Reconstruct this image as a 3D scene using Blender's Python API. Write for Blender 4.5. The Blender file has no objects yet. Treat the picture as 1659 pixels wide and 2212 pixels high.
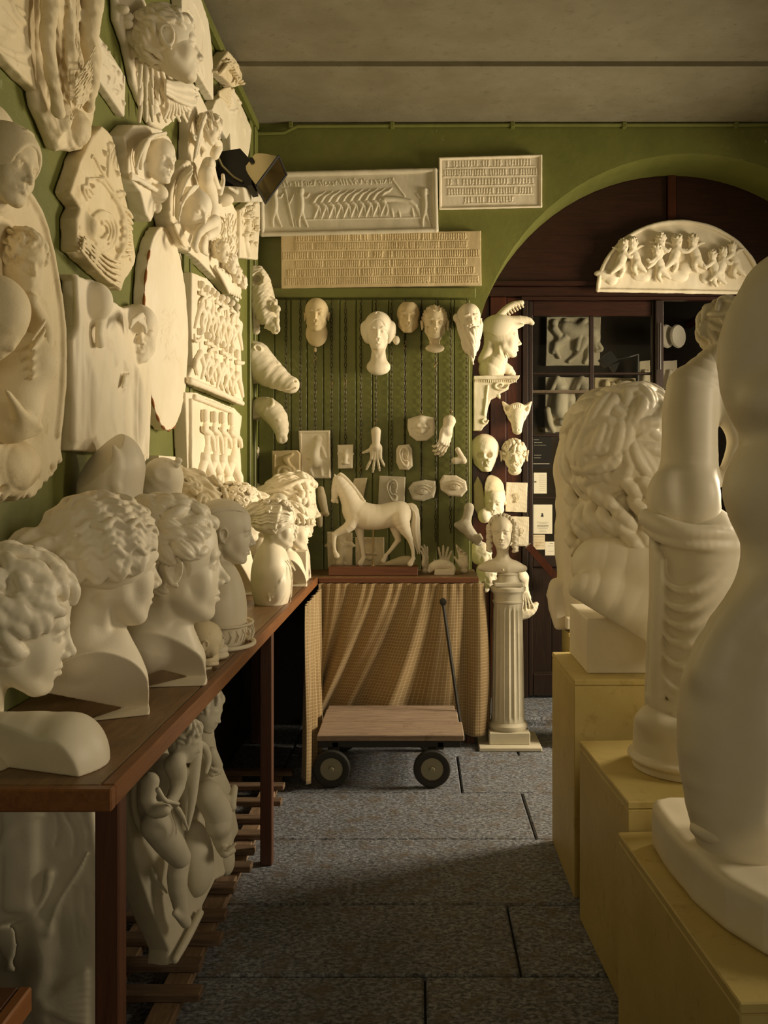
import bpy, math, random
import numpy as np
from mathutils import Vector, Matrix

# ------------------------------------------------------------------ camera, world, light, exposure
scn = bpy.context.scene
FPX, CX, CY, EYE = 2030.0, 903.0, 1025.0, 1.45      # focal length and principal point in pixels of 1659x2212, eye height
cam_d = bpy.data.cameras.new('camera'); cam = bpy.data.objects.new('camera', cam_d)
scn.collection.objects.link(cam); scn.camera = cam
cam_d.sensor_fit = 'HORIZONTAL'; cam_d.sensor_width = 36.0
cam_d.lens = FPX / 1659.0 * 36.0
cam_d.shift_x = -(CX - 829.5) / 1659.0
cam_d.shift_y = (CY - 1106.0) / 1659.0
cam_d.clip_start = 0.05; cam_d.clip_end = 60
cam.location = (0, 0, EYE); cam.rotation_euler = (math.pi / 2, 0, 0)

world = bpy.data.worlds.new('world'); scn.world = world; world.use_nodes = True
bg = world.node_tree.nodes['Background']
bg.inputs[0].default_value = (1.0, 0.80, 0.49, 1); bg.inputs[1].default_value = 0.10

def area_light(name, loc, target, size, size_y, power, color, spread=180):
    l = bpy.data.lights.new(name, 'AREA'); l.shape = 'RECTANGLE'; l.size = size; l.size_y = size_y
    l.energy = power; l.color = color; l.spread = math.radians(spread)
    o = bpy.data.objects.new(name, l); scn.collection.objects.link(o); o.location = loc
    d = Vector(target) - Vector(loc); o.rotation_euler = d.to_track_quat('-Z', 'Y').to_euler()
    return o
# daylight of the tall window in the right-hand wall, outside the frame
area_light('window_daylight', (3.1, 4.68, 1.85), (-0.7, 4.75, 1.35), 0.9, 1.2, 92, (1.0, 0.84, 0.60), 115)
area_light('near_window_daylight', (3.1, 1.9, 1.9), (-0.6, 1.9, 1.3), 0.8, 1.1, 15, (1.0, 0.84, 0.60), 110)
area_light('rear_window_daylight', (.35, -2.9, 1.9), (.45, 3.5, 1.2), 1.2, 1.3, 11, (1.0, 0.83, 0.56), 130)

vs = scn.view_settings
scn.display_settings.display_device = 'sRGB'
vs.view_transform = 'Standard'; vs.look = 'None'; vs.gamma = 1.0; vs.use_curve_mapping = False
vs.exposure = 0.0

# ------------------------------------------------------------------ materials
MATS = {}
def srgb(r, g, b):
    f = lambda c: (c / 255 / 12.92) if c <= 10.3 else ((c / 255 + .055) / 1.055) ** 2.4
    return (f(r), f(g), f(b), 1)
def new_mat(name):
    m = bpy.data.materials.new(name); m.use_nodes = True; MATS[name] = m
    nt = m.node_tree; b = nt.nodes['Principled BSDF']
    return m, nt, b
def N(nt, t, **kw):
    n = nt.nodes.new(t)
    for k, v in kw.items():
        if hasattr(n, k): setattr(n, k, v)
    return n
def noise(nt, scale, detail=4, rough=.55, vec=None, dist=0):
    n = N(nt, 'ShaderNodeTexNoise'); n.inputs['Scale'].default_value = scale; n.inputs['Detail'].default_value = detail
    n.inputs['Roughness'].default_value = rough; n.inputs['Distortion'].default_value = dist
    if vec is not None: nt.links.new(vec, n.inputs['Vector'])
    return n
def ramp(nt, fac, stops):
    r = N(nt, 'ShaderNodeValToRGB'); nt.links.new(fac, r.inputs[0])
    e = r.color_ramp.elements
    while len(e) < len(stops): e.new(.5)
    for i, (p, c) in enumerate(stops): e[i].position = p; e[i].color = c if len(c) == 4 else (*c, 1)
    return r
def mix(nt, fac, a, b, mode='MIX'):
    m = N(nt, 'ShaderNodeMix'); m.data_type = 'RGBA'; m.blend_type = mode
    for idx, v in ((0, fac), (6, a), (7, b)):
        if hasattr(v, 'links') or isinstance(v, bpy.types.NodeSocket): nt.links.new(v, m.inputs[idx])
        else: m.inputs[idx].default_value = v
    return m.outputs[2]
def coords(nt, scale=(1, 1, 1), kind='Object'):
    t = N(nt, 'ShaderNodeTexCoord'); mp = N(nt, 'ShaderNodeMapping'); mp.inputs['Scale'].default_value = scale
    nt.links.new(t.outputs[kind], mp.inputs[0]); return mp.outputs[0]
def bump(nt, b, h, strength=.3, dist=.01):
    n = N(nt, 'ShaderNodeBump'); n.inputs['Strength'].default_value = strength; n.inputs['Distance'].default_value = dist
    nt.links.new(h, n.inputs['Height']); nt.links.new(n.outputs[0], b.inputs['Normal'])
    return n
def geo_pos(nt):
    return N(nt, 'ShaderNodeNewGeometry').outputs['Position']

def plaster_mat(name, c1, c2, rough=.62, grain=.35, dirt=None):
    m, nt, b = new_mat(name); v = geo_pos(nt)
    n1 = noise(nt, 5, 5, .6, v); n2 = noise(nt, 160, 3, .6, v)
    r = ramp(nt, n1.outputs[0], [(.35, c1), (.68, c2)])
    col = r.outputs[0]
    if dirt:
        n3 = noise(nt, 17, 6, .7, v); rr = ramp(nt, n3.outputs[0], [(.56, (0, 0, 0)), (.72, (1, 1, 1))])
        col = mix(nt, rr.outputs[0], col, dirt)
    nt.links.new(col, b.inputs['Base Color']); b.inputs['Roughness'].default_value = rough
    b.inputs['Specular IOR Level'].default_value = .3
    bump(nt, b, n2.outputs[0], grain, .0012)
    return m
plaster_mat('plaster', srgb(226, 214, 186), srgb(234, 224, 200))
plaster_mat('plaster_smooth', srgb(224, 213, 186), srgb(232, 223, 200), .42, .12)
plaster_mat('plaster_old', srgb(214, 198, 160), srgb(228, 214, 180), .66, .5, srgb(196, 176, 134))
plaster_mat('plaster_grey', srgb(198, 190, 166), srgb(214, 206, 184), .6, .25)
plaster_mat('plaster_rough', srgb(216, 204, 174), srgb(230, 220, 194), .75, .9)
plaster_mat('plaster_ochre', srgb(196, 176, 134), srgb(212, 194, 152), .65, .4)
plaster_mat('pedestal_paint', srgb(188, 168, 104), srgb(200, 180, 116), .5, .25, srgb(172, 150, 90))
plaster_mat('ceiling_paint', srgb(122, 115, 92), srgb(134, 128, 106), .85, .8, srgb(112, 104, 80))
plaster_mat('paper', srgb(220, 214, 190), srgb(228, 222, 200), .8, .1)

def green_mat():
    m, nt, b = new_mat('green_paint'); v = geo_pos(nt)
    n1 = noise(nt, 2.5, 6, .65, v); r = ramp(nt, n1.outputs[0], [(.3, srgb(96, 99, 42)), (.7, srgb(116, 118, 56))])
    # pale chips where the paint has been knocked off
    mp = N(nt, 'ShaderNodeMapping'); mp.inputs['Scale'].default_value = (1, 1, .45); nt.links.new(v, mp.inputs[0])
    n2 = noise(nt, 2.1, 2, .5, v); n3 = noise(nt, 60, 5, .8, mp.outputs[0])
    a = ramp(nt, n2.outputs[0], [(.60, (0, 0, 0)), (.68, (1, 1, 1))]); c = ramp(nt, n3.outputs[0], [(.60, (0, 0, 0)), (.66, (1, 1, 1))])
    ma = N(nt, 'ShaderNodeMath'); ma.operation = 'MULTIPLY'; nt.links.new(a.outputs[0], ma.inputs[0]); nt.links.new(c.outputs[0], ma.inputs[1])
    nt.links.new(mix(nt, ma.outputs[0], r.outputs[0], srgb(170, 172, 130)), b.inputs['Base Color'])
    b.inputs['Roughness'].default_value = .5
    n4 = noise(nt, 30, 5, .6, v); bump(nt, b, n4.outputs[0], .35, .006)
green_mat()
def wood_mat(name, c1, c2, scale=(1, 12, 12), rough=.45, wear=None, bumpy=.25):
    m, nt, b = new_mat(name); v = geo_pos(nt)
    mp = N(nt, 'ShaderNodeMapping'); mp.inputs['Scale'].default_value = scale; nt.links.new(v, mp.inputs[0])
    n1 = noise(nt, 6, 6, .65, mp.outputs[0], .6); r = ramp(nt, n1.outputs[0], [(.3, c1), (.7, c2)]); col = r.outputs[0]
    if wear:
        n2 = noise(nt, 9, 6, .75, v); rr = ramp(nt, n2.outputs[0], [(.58, (0, 0, 0)), (.74, (1, 1, 1))])
        col = mix(nt, rr.outputs[0], col, wear)
    nt.links.new(col, b.inputs['Base Color']); b.inputs['Roughness'].default_value = rough
    bump(nt, b, n1.outputs[0], bumpy, .004)
wood_mat('table_wood', srgb(104, 78, 48), srgb(140, 108, 70), (9, 1, 9), .42, srgb(150, 128, 92))
wood_mat('table_edge_wood', srgb(112, 68, 34), srgb(136, 88, 46), (9, 1, 9), .45, srgb(120, 80, 40))
wood_mat('leg_wood', srgb(72, 42, 25), srgb(92, 55, 33), (12, 12, 1), .5)
wood_mat('dark_wood', srgb(50, 22, 12), srgb(78, 36, 18), (12, 12, 1), .32)
wood_mat('dark_wood_h', srgb(38, 19, 11), srgb(56, 28, 16), (1, 12, 12), .34)
wood_mat('black_wood', srgb(32, 21, 16), srgb(48, 32, 22), (12, 12, 1), .4)
wood_mat('stand_wood', srgb(102, 60, 36), srgb(124, 78, 48), (1, 14, 14), .4)
wood_mat('cart_wood', srgb(112, 92, 76), srgb(166, 146, 124), (1.2, 16, 16), .7, srgb(98, 76, 58), .5)
wood_mat('slat_wood', srgb(84, 64, 46), srgb(128, 104, 80), (1.5, 12, 12), .75, srgb(96, 70, 50), .5)
wood_mat('rail_wood', srgb(110, 86, 62), srgb(150, 124, 96), (12, 1.5, 12), .75, srgb(96, 70, 50), .5)

def simple(name, c, rough=.5, metal=0):
    m, nt, b = new_mat(name); b.inputs['Base Color'].default_value = c; b.inputs['Roughness'].default_value = rough; b.inputs['Metallic'].default_value = metal
    n = noise(nt, 40, 4, .6, geo_pos(nt)); bump(nt, b, n.outputs[0], .1, .002)
    return m
simple('black_metal', srgb(32, 30, 28), .4, .3); simple('iron', srgb(70, 62, 52), .5, .8)
simple('brass', srgb(150, 130, 90), .3, .9); simple('rubber', srgb(44, 43, 40), .7); simple('reflector', srgb(190, 178, 140), .22, .85)
simple('wheel_metal', srgb(150, 144, 120), .5, .4); simple('ink', srgb(30, 26, 24), .8); simple('cable', srgb(150, 140, 100), .6)
simple('rust', srgb(140, 84, 34), .8); simple('void_dark', srgb(40, 32, 22), .9); simple('joint_dirt', srgb(36, 32, 26), .95)  # void colour holds the shade under the tables; also on next-room walls
simple('dark_metal', srgb(58, 56, 52), .45, .6)

def stone_mat():
    m, nt, b = new_mat('floor_stone'); v = geo_pos(nt)
    mp = N(nt, 'ShaderNodeMapping'); mp.inputs['Scale'].default_value = (1, 1.3, 1); nt.links.new(v, mp.inputs[0])
    n1 = noise(nt, 3, 5, .6, v); n2 = noise(nt, 60, 6, .68, mp.outputs[0], .5); n3 = noise(nt, 13, 5, .6, v)
    r = ramp(nt, n1.outputs[0], [(.3, srgb(148, 153, 162)), (.7, srgb(170, 174, 182))])
    d = ramp(nt, n2.outputs[0], [(.38, srgb(66, 66, 68)), (.48, srgb(160, 160, 160)), (.58, (1, 1, 1))])
    c = mix(nt, .85, r.outputs[0], d.outputs[0], 'MULTIPLY')
    w = ramp(nt, n3.outputs[0], [(.5, (0, 0, 0)), (.7, (1, 1, 1))]); c = mix(nt, w.outputs[0], c, srgb(112, 100, 84))
    nt.links.new(c, b.inputs['Base Color'])
    rr = ramp(nt, n2.outputs[0], [(.35, (.7,) * 3), (.65, (.38,) * 3)]); nt.links.new(rr.outputs[0], b.inputs['Roughness'])
    ad = N(nt, 'ShaderNodeMath'); ad.operation = 'ADD'; nt.links.new(n2.outputs[0], ad.inputs[0]); nt.links.new(n3.outputs[0], ad.inputs[1]); bump(nt, b, ad.outputs[0], 1.0, .012)
stone_mat()
def cloth_mat():
    m, nt, b = new_mat('check_cloth')
    uv = N(nt, 'ShaderNodeUVMap'); sx = N(nt, 'ShaderNodeSeparateXYZ'); nt.links.new(uv.outputs[0], sx.inputs[0])
    lines = []
    for ax in (0, 1):
        w = N(nt, 'ShaderNodeMath'); w.operation = 'MULTIPLY'; w.inputs[1].default_value = 62; nt.links.new(sx.outputs[ax], w.inputs[0])
        f = N(nt, 'ShaderNodeMath'); f.operation = 'FRACT'; nt.links.new(w.outputs[0], f.inputs[0])
        g = N(nt, 'ShaderNodeMath'); g.operation = 'LESS_THAN'; g.inputs[1].default_value = .16; nt.links.new(f.outputs[0], g.inputs[0])
        lines.append(g.outputs[0])
    mx = N(nt, 'ShaderNodeMath'); mx.operation = 'MAXIMUM'; nt.links.new(lines[0], mx.inputs[0]); nt.links.new(lines[1], mx.inputs[1])
    n1 = noise(nt, 4, 4, .6, geo_pos(nt)); r = ramp(nt, n1.outputs[0], [(.3, srgb(130, 105, 68)), (.7, srgb(144, 120, 80))])
    nt.links.new(mix(nt, mx.outputs[0], r.outputs[0], srgb(170, 150, 110)), b.inputs['Base Color'])
    b.inputs['Roughness'].default_value = .9; b.inputs['Sheen Weight'].default_value = .2
    n2 = noise(nt, 300, 2, .5, geo_pos(nt)); bump(nt, b, n2.outputs[0], .3, .001)
cloth_mat()
def glass_mat():
    m = bpy.data.materials.new('pane_glass'); m.use_nodes = True; MATS['pane_glass'] = m; nt = m.node_tree
    nt.nodes.clear(); o = N(nt, 'ShaderNodeOutputMaterial'); t = N(nt, 'ShaderNodeBsdfTransparent'); t.inputs[0].default_value = (.93, .93, .88, 1)
    g = N(nt, 'ShaderNodeBsdfGlossy'); g.inputs['Roughness'].default_value = .03
    f = N(nt, 'ShaderNodeFresnel'); f.inputs[0].default_value = 1.45
    mx = N(nt, 'ShaderNodeMixShader'); nt.links.new(f.outputs[0], mx.inputs[0]); nt.links.new(t.outputs[0], mx.inputs[1]); nt.links.new(g.outputs[0], mx.inputs[2])
    nt.links.new(mx.outputs[0], o.inputs[0])
glass_mat()

# ------------------------------------------------------------------ object helpers
def tag(o, label=None, cat=None, group=None, kind=None):
    for k, v in (('label', label), ('category', cat), ('group', group), ('kind', kind)):
        if v: o[k] = v
    return o
def thing(name, label, cat, loc=(0, 0, 0), group=None):
    o = bpy.data.objects.new(name, None); scn.collection.objects.link(o); o.location = loc; o.empty_display_size = .05
    return tag(o, label, cat, group)
def mesh_obj(name, me, mat, parent=None, loc=(0, 0, 0), rot=(0, 0, 0)):
    if mat and not me.materials: me.materials.append(MATS[mat])
    o = bpy.data.objects.new(name, me); scn.collection.objects.link(o); o.location = loc; o.rotation_euler = rot
    if parent: o.parent = parent
    return o
def raw_mesh(name, verts, faces, smooth=False):
    me = bpy.data.meshes.new(name); me.from_pydata([tuple(v) for v in verts], [], [tuple(f) for f in faces]); me.update()
    if smooth: me.polygons.foreach_set('use_smooth', [True] * len(me.polygons))
    return me
class MB:
    """collects boxes, tubes and prisms into one mesh"""
    def __init__(s): s.v = []; s.f = []; s.sm = []
    def add(s, vs_, fs, smooth=False):
        n = len(s.v); s.v += [tuple(v) for v in vs_]; s.f += [tuple(i + n for i in f) for f in fs]; s.sm += [smooth] * len(fs); return s
    def box(s, x0, x1, y0, y1, z0, z1, bev=0.0):
        if bev <= 0:
            v = [(x, y, z) for x in (x0, x1) for y in (y0, y1) for z in (z0, z1)]
            return s.add(v, [(0, 1, 3, 2), (4, 6, 7, 5), (0, 4, 5, 1), (2, 3, 7, 6), (0, 2, 6, 4), (1, 5, 7, 3)])
        b = bev; c = ((x0 + x1) / 2, (y0 + y1) / 2, (z0 + z1) / 2); h = ((x1 - x0) / 2, (y1 - y0) / 2, (z1 - z0) / 2)
        v = []; idx = {}
        for sx in (-1, 1):
            for sy in (-1, 1):
                for sz in (-1, 1):
                    for a in range(3):
                        q = [h[0], h[1], h[2]]
                        for j in range(3):
                            if j != a: q[j] -= b
                        idx[(sx, sy, sz, a)] = len(v); v.append((c[0] + sx * q[0], c[1] + sy * q[1], c[2] + sz * q[2]))
        f = []; S = (-1, 1)
        for a in range(3):
            for sg in S:
                k = []
                for (p, q) in ((-1, -1), (1, -1), (1, 1), (-1, 1)):
                    t = [0, 0, 0]; t[a] = sg; o = [i for i in range(3) if i != a]; t[o[0]] = p; t[o[1]] = q; k.append(idx[(*t, a)])
                f.append(k)
        for a in range(3):
            o = [i for i in range(3) if i != a]
            for p in S:
                for q in S:
                    k = []
                    for (e, ax) in ((-1, o[0]), (1, o[0]), (1, o[1]), (-1, o[1])):
                        t = [0, 0, 0]; t[a] = e; t[o[0]] = p; t[o[1]] = q; k.append(idx[(*t, ax)])
                    f.append(k)
        for sx in S:
            for sy in S:
                for sz in S: f.append([idx[(sx, sy, sz, a)] for a in range(3)])
        return s.add(v, f)
    def prism(s, pts, fn, d0, d1):
        """polygon pts (a,b) -> fn(a,b,d) extruded between d0 and d1"""
        n = len(pts); v = [fn(a, b, d0) for a, b in pts] + [fn(a, b, d1) for a, b in pts]
        return s.add(v, [tuple(range(n))[::-1], tuple(range(n, 2 * n))] + [(i, (i + 1) % n, n + (i + 1) % n, n + i) for i in range(n)])
    def tube(s, pts, r, seg=8, closed=False):
        P = [Vector(p) for p in pts]; R = r if hasattr(r, '__len__') else [r] * len(P); v = []; f = []; up = None
        for i, p in enumerate(P):
            if closed: d = P[(i + 1) % len(P)] - P[i - 1]
            else: d = P[min(i + 1, len(P) - 1)] - P[max(i - 1, 0)]
            d.normalize()
            if up is None: up = Vector((0, 0, 1)) if abs(d.z) < .9 else Vector((1, 0, 0))
            a = d.cross(up).normalized(); up = a.cross(d).normalized()
            for j in range(seg):
                t = 2 * math.pi * j / seg; v.append(p + (a * math.cos(t) + up * math.sin(t)) * R[i])
        m = len(P)
        for i in range(m if closed else m - 1):
            for j in range(seg):
                f.append((i * seg + j, i * seg + (j + 1) % seg, ((i + 1) % m) * seg + (j + 1) % seg, ((i + 1) % m) * seg + j))
        if not closed: f += [tuple(range(seg))[::-1], tuple(range((m - 1) * seg, m * seg))]
        return s.add(v, f, True)
    def lathe(s, prof, c=(0, 0, 0), seg=48, axis='z', caps=True):
        v = []; f = []
        for r, h in prof:
            for j in range(seg):
                t = 2 * math.pi * j / seg; a, b = r * math.cos(t), r * math.sin(t)
                v.append((c[0] + a, c[1] + b, c[2] + h) if axis == 'z' else (c[0] + a, c[1] + h, c[2] + b) if axis == 'y' else (c[0] + h, c[1] + a, c[2] + b))
        for i in range(len(prof) - 1):
            for j in range(seg): f.append((i * seg + j, i * seg + (j + 1) % seg, (i + 1) * seg + (j + 1) % seg, (i + 1) * seg + j))
        if caps: f += [tuple(range(seg))[::-1], tuple(range((len(prof) - 1) * seg, len(prof) * seg))]
        return s.add(v, f, True)
    def mesh(s, name):
        me = bpy.data.meshes.new(name); me.from_pydata(s.v, [], s.f); me.update()
        me.polygons.foreach_set('use_smooth', s.sm)
        import bmesh
        bm = bmesh.new(); bm.from_mesh(me); bmesh.ops.recalc_face_normals(bm, faces=bm.faces)
        for e in bm.edges:
            if len(e.link_faces) == 2 and e.calc_face_angle(0) > .6: e.smooth = False
        bm.to_mesh(me); bm.free()
        return me
    def build(s, name, mat, parent=None, loc=(0, 0, 0), rot=(0, 0, 0)):
        """vertices are world coordinates when parent has a location: subtract it"""
        return mesh_obj(name, s.mesh(name), mat, parent, loc, rot)
# ------------------------------------------------------------------ sculpting kit: smooth-blended solids, meshed with surface nets
F32 = np.float32
def rotm(rx=0, ry=0, rz=0):
    rx, ry, rz = (math.radians(a) for a in (rx, ry, rz))
    cx, sx, cy, sy, cz, sz = math.cos(rx), math.sin(rx), math.cos(ry), math.sin(ry), math.cos(rz), math.sin(rz)
    X = np.array([[1, 0, 0], [0, cx, -sx], [0, sx, cx]]); Y = np.array([[cy, 0, sy], [0, 1, 0], [-sy, 0, cy]]); Z = np.array([[cz, -sz, 0], [sz, cz, 0], [0, 0, 1]])
    return Z @ Y @ X
def facing(yaw=0, pitch=0, roll=0):
    """columns: right, forward, up; yaw 0 looks along +y, 90 along +x; roll tips the crown towards the right"""
    y, p, r = (math.radians(a) for a in (yaw, pitch, roll))
    f = np.array([math.sin(y) * math.cos(p), math.cos(y) * math.cos(p), math.sin(p)]); rt = np.array([math.cos(y), -math.sin(y), 0.]); up = np.cross(rt, f)
    return np.stack([rt * math.cos(r) - up * math.sin(r), f, up * math.cos(r) + rt * math.sin(r)], 1)
class Sculpt:
    def __init__(s):
        s.parts = {'body': []}; s.cur = 'body'; s.M = np.eye(3); s.t = np.zeros(3); s.sc = 1.0; s.stk = []; s.mats = {}; s.noise = {}
    def part(s, name, mat=None):
        s.cur = name; s.parts.setdefault(name, [])
        if mat: s.mats[name] = mat
        return s
    def push(s, M=None, t=(0, 0, 0), sc=1.0):
        s.stk.append((s.M, s.t, s.sc)); s.t = s.t + s.sc * (s.M @ np.array(t, float))
        if M is not None: s.M = s.M @ M
        s.sc = s.sc * sc; return s
    def pop(s): s.M, s.t, s.sc = s.stk.pop()
    def _add(s, kind, data, c, ext, k, op):
        """c: local centre, ext: local half extents of an (oriented) bound"""
        cw = s.t + s.sc * (s.M @ np.asarray(c, float)); e = s.sc * (np.abs(s.M) @ np.asarray(ext, float))
        s.parts[s.cur].append((op, kind, data, s.M, s.t, s.sc, cw - e, cw + e, k * s.sc))
    def ell(s, c, r, rot=None, k=.0, op='+'):
        r = np.array(r, float) if hasattr(r, '__len__') else np.array([r] * 3, float)
        R = rotm(*rot) if rot is not None else None
        e = r if R is None else np.sqrt((R ** 2) @ (r ** 2))
        s._add('ell', (np.array(c, float), r, R), c, e, k, op)
    def cap(s, a, b, ra, rb=None, k=.0, op='+'):
        rb = ra if rb is None else rb; a = np.array(a, float); b = np.array(b, float); m = max(ra, rb)
        s._add('cap', (a, b, ra, rb), (a + b) / 2, np.abs(b - a) / 2 + m, k, op)
    def path(s, pts, rad, k=.0, op='+', smooth=0):
        P = [np.array(p, float) for p in pts]; R = list(rad) if hasattr(rad, '__len__') else [rad] * len(P)
        for _ in range(smooth):
            Q = [P[0]]; T = [R[0]]
            for i in range(len(P) - 1):
                Q += [P[i] * .75 + P[i + 1] * .25, P[i] * .25 + P[i + 1] * .75]; T += [R[i] * .75 + R[i + 1] * .25, R[i] * .25 + R[i + 1] * .75]
            P = Q + [P[-1]]; R = T + [R[-1]]
        A = np.array(P); lo = (A - np.array(R)[:, None]).min(0); hi = (A + np.array(R)[:, None]).max(0)
        s._add('path', (A, R), (lo + hi) / 2, (hi - lo) / 2, k, op)
    def box(s, c, h, rot=None, rd=.0, k=.0, op='+'):
        R = rotm(*rot) if rot is not None else None; h = np.array(h, float)
        e = h if R is None else np.abs(R) @ h
        s._add('box', (np.array(c, float), h, R, rd), c, e, k, op)
    def tor(s, c, R0, r, rot=None, k=.0, op='+'):
        """ring lying in the local xz plane (axis along y)"""
        R = rotm(*rot) if rot is not None else None; e = R0 + r
        s._add('tor', (np.array(c, float), R0, r, R), c, (e, e, e), k, op)
    def poly(s, pts, y0, y1, rd=.0, k=.0, op='+'):
        """outline in local xz, between y0 and y1"""
        P = np.array(pts, float); lo = P.min(0); hi = P.max(0)
        c = ((lo[0] + hi[0]) / 2, (y0 + y1) / 2, (lo[1] + hi[1]) / 2)
        s._add('poly', (P, y0, y1, rd), c, ((hi[0] - lo[0]) / 2, (y1 - y0) / 2, (hi[1] - lo[1]) / 2), k, op)
    @staticmethod
    def dist(kind, d, x, y, z):
        if kind == 'cap':
            a, b, ra, rb = d; ab = b - a; L = max(float(ab @ ab), 1e-12)
            px, py, pz = x - F32(a[0]), y - F32(a[1]), z - F32(a[2])
            t = (px * F32(ab[0] / L) + py * F32(ab[1] / L) + pz * F32(ab[2] / L)); np.clip(t, 0, 1, out=t)
            q = (px - t * F32(ab[0])) ** 2; q += (py - t * F32(ab[1])) ** 2; q += (pz - t * F32(ab[2])) ** 2
            return np.sqrt(q) - (F32(ra) + t * F32(rb - ra))
        if kind == 'poly':
            P, y0, y1, rd = d; n = len(P); sh = np.broadcast_shapes(x.shape, z.shape)
            q = np.full(sh, 1e9, F32); ins = np.zeros(sh, bool)
            for i in range(n):
                a = P[i]; b = P[(i + 1) % n]; e = b - a; L = max(float(e @ e), 1e-12)
                wx, wz = x - F32(a[0]), z - F32(a[1]); t = np.clip((wx * e[0] + wz * e[1]) / L, 0, 1).astype(F32)
                q = np.minimum(q, (wx - t * F32(e[0])) ** 2 + (wz - t * F32(e[1])) ** 2)
                if abs(b[1] - a[1]) > 1e-9:
                    cr = ((z >= a[1]) != (z >= b[1])) & (x < (b[0] - a[0]) * (z - a[1]) / (b[1] - a[1]) + a[0]); ins ^= cr
            d2 = np.sqrt(q); d2 = np.where(ins, -d2, d2) + F32(rd)
            dy = np.abs(y - F32((y0 + y1) / 2)) - F32((y1 - y0) / 2 - rd)
            return np.minimum(np.maximum(d2, dy), 0) + np.sqrt(np.maximum(d2, 0) ** 2 + np.maximum(dy, 0) ** 2) - F32(rd)
        c = d[0]; x = x - F32(c[0]); y = y - F32(c[1]); z = z - F32(c[2])
        R = d[3] if kind == 'tor' else d[2]
        if R is not None:
            x, y, z = (x * F32(R[0, i]) + y * F32(R[1, i]) + z * F32(R[2, i]) for i in range(3))
        if kind == 'ell':
            r = d[1]; ax, ay, az = x * F32(1 / r[0]), y * F32(1 / r[1]), z * F32(1 / r[2])
            k0 = np.sqrt(ax * ax + ay * ay + az * az); ax = ax * F32(1 / r[0]); ay = ay * F32(1 / r[1]); az = az * F32(1 / r[2])
            k1 = np.sqrt(ax * ax + ay * ay + az * az) + F32(1e-9)
            return k0 * (k0 - 1) / k1
        if kind == 'box':
            h, rd = d[1], d[3]; qx, qy, qz = np.abs(x) - F32(h[0] - rd), np.abs(y) - F32(h[1] - rd), np.abs(z) - F32(h[2] - rd)
            return np.sqrt(np.maximum(qx, 0) ** 2 + np.maximum(qy, 0) ** 2 + np.maximum(qz, 0) ** 2) + np.minimum(np.maximum(qx, np.maximum(qy, qz)), 0) - F32(rd)
        if kind == 'tor':
            R0, r = d[1], d[2]; q = np.sqrt(x * x + z * z) - F32(R0)
            return np.sqrt(q * q + y * y) - F32(r)
    def field(s, name, h):
        ops = s.parts[name]; pos = [o for o in ops if o[0] == '+']
        lo = np.min([o[6] for o in pos], 0) - 3 * h; hi = np.max([o[7] for o in pos], 0) + 3 * h
        n = np.ceil((hi - lo) / h).astype(int) + 1
        f = np.full(n, F32(1.0)); ax = [lo[i] + h * np.arange(n[i]) for i in range(3)]
        for op, kind, data, M, t, sc, olo, ohi, k in ops:
            pad = k + 2.5 * h
            if op == '&': i0 = [0, 0, 0]; i1 = list(n)
            else:
                i0 = [max(0, int((olo[i] - pad - lo[i]) / h)) for i in range(3)]; i1 = [min(n[i], int((ohi[i] + pad - lo[i]) / h) + 2) for i in range(3)]
            if any(i0[i] >= i1[i] for i in range(3)): continue
            X, Y, Z = (((ax[i][i0[i]:i1[i]] - t[i]) / sc).astype(F32) for i in range(3))
            X = X[:, None, None]; Y = Y[None, :, None]; Z = Z[None, None, :]
            if np.allclose(M, np.eye(3)): x, y, z = X, Y, Z
            else:
                # keep broadcasting when an axis is untouched
                def comb(c):
                    terms = [(c[j], A) for j, A in enumerate((X, Y, Z)) if abs(c[j]) > 1e-9]
                    r = terms[0][1] * F32(terms[0][0])
                    for cc, A in terms[1:]: r = r + A * F32(cc)
                    return r
                x, y, z = (comb(M[:, i]) for i in range(3))
            sl = tuple(slice(i0[i], i1[i]) for i in range(3)); a = f[sl]
            if kind == 'path':       # hard union of the segments, so that a stroke has no beads at its joints
                A, RR = data; d = np.full(a.shape, F32(1.0)); W = A @ M.T * sc + t
                for j in range(len(A) - 1):
                    m_ = max(RR[j], RR[j + 1]) * sc + pad; wl = np.minimum(W[j], W[j + 1]) - m_; wh = np.maximum(W[j], W[j + 1]) + m_
                    b0 = [max(0, int((wl[q] - lo[q]) / h) - i0[q]) for q in range(3)]; b1 = [min(a.shape[q], int((wh[q] - lo[q]) / h) + 2 - i0[q]) for q in range(3)]
                    if any(b0[q] >= b1[q] for q in range(3)): continue
                    ss = tuple(slice(b0[q], b1[q]) for q in range(3))
                    sub = [v if v.ndim == 3 and v.shape == (1, 1, 1) else v[tuple(ss[q] if v.shape[q] > 1 else slice(None) for q in range(3))] for v in (x, y, z)]
                    dd = s.dist('cap', (A[j], A[j + 1], RR[j], RR[j + 1]), *sub) * F32(sc); d[ss] = np.minimum(d[ss], dd)
            else: d = s.dist(kind, data, x, y, z) * F32(sc)
            d = np.broadcast_to(d, a.shape)
            if op == '+':
                if k > 0: q = np.maximum(F32(k) - np.abs(a - d), 0); f[sl] = np.minimum(a, d) - q * q * F32(.25 / k)
                else: f[sl] = np.minimum(a, d)
            else:
                if op == '-': d = -d
                if k > 0: q = np.maximum(F32(k) - np.abs(a - d), 0); f[sl] = np.maximum(a, d) + q * q * F32(.25 / k)
                else: f[sl] = np.maximum(a, d)
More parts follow.
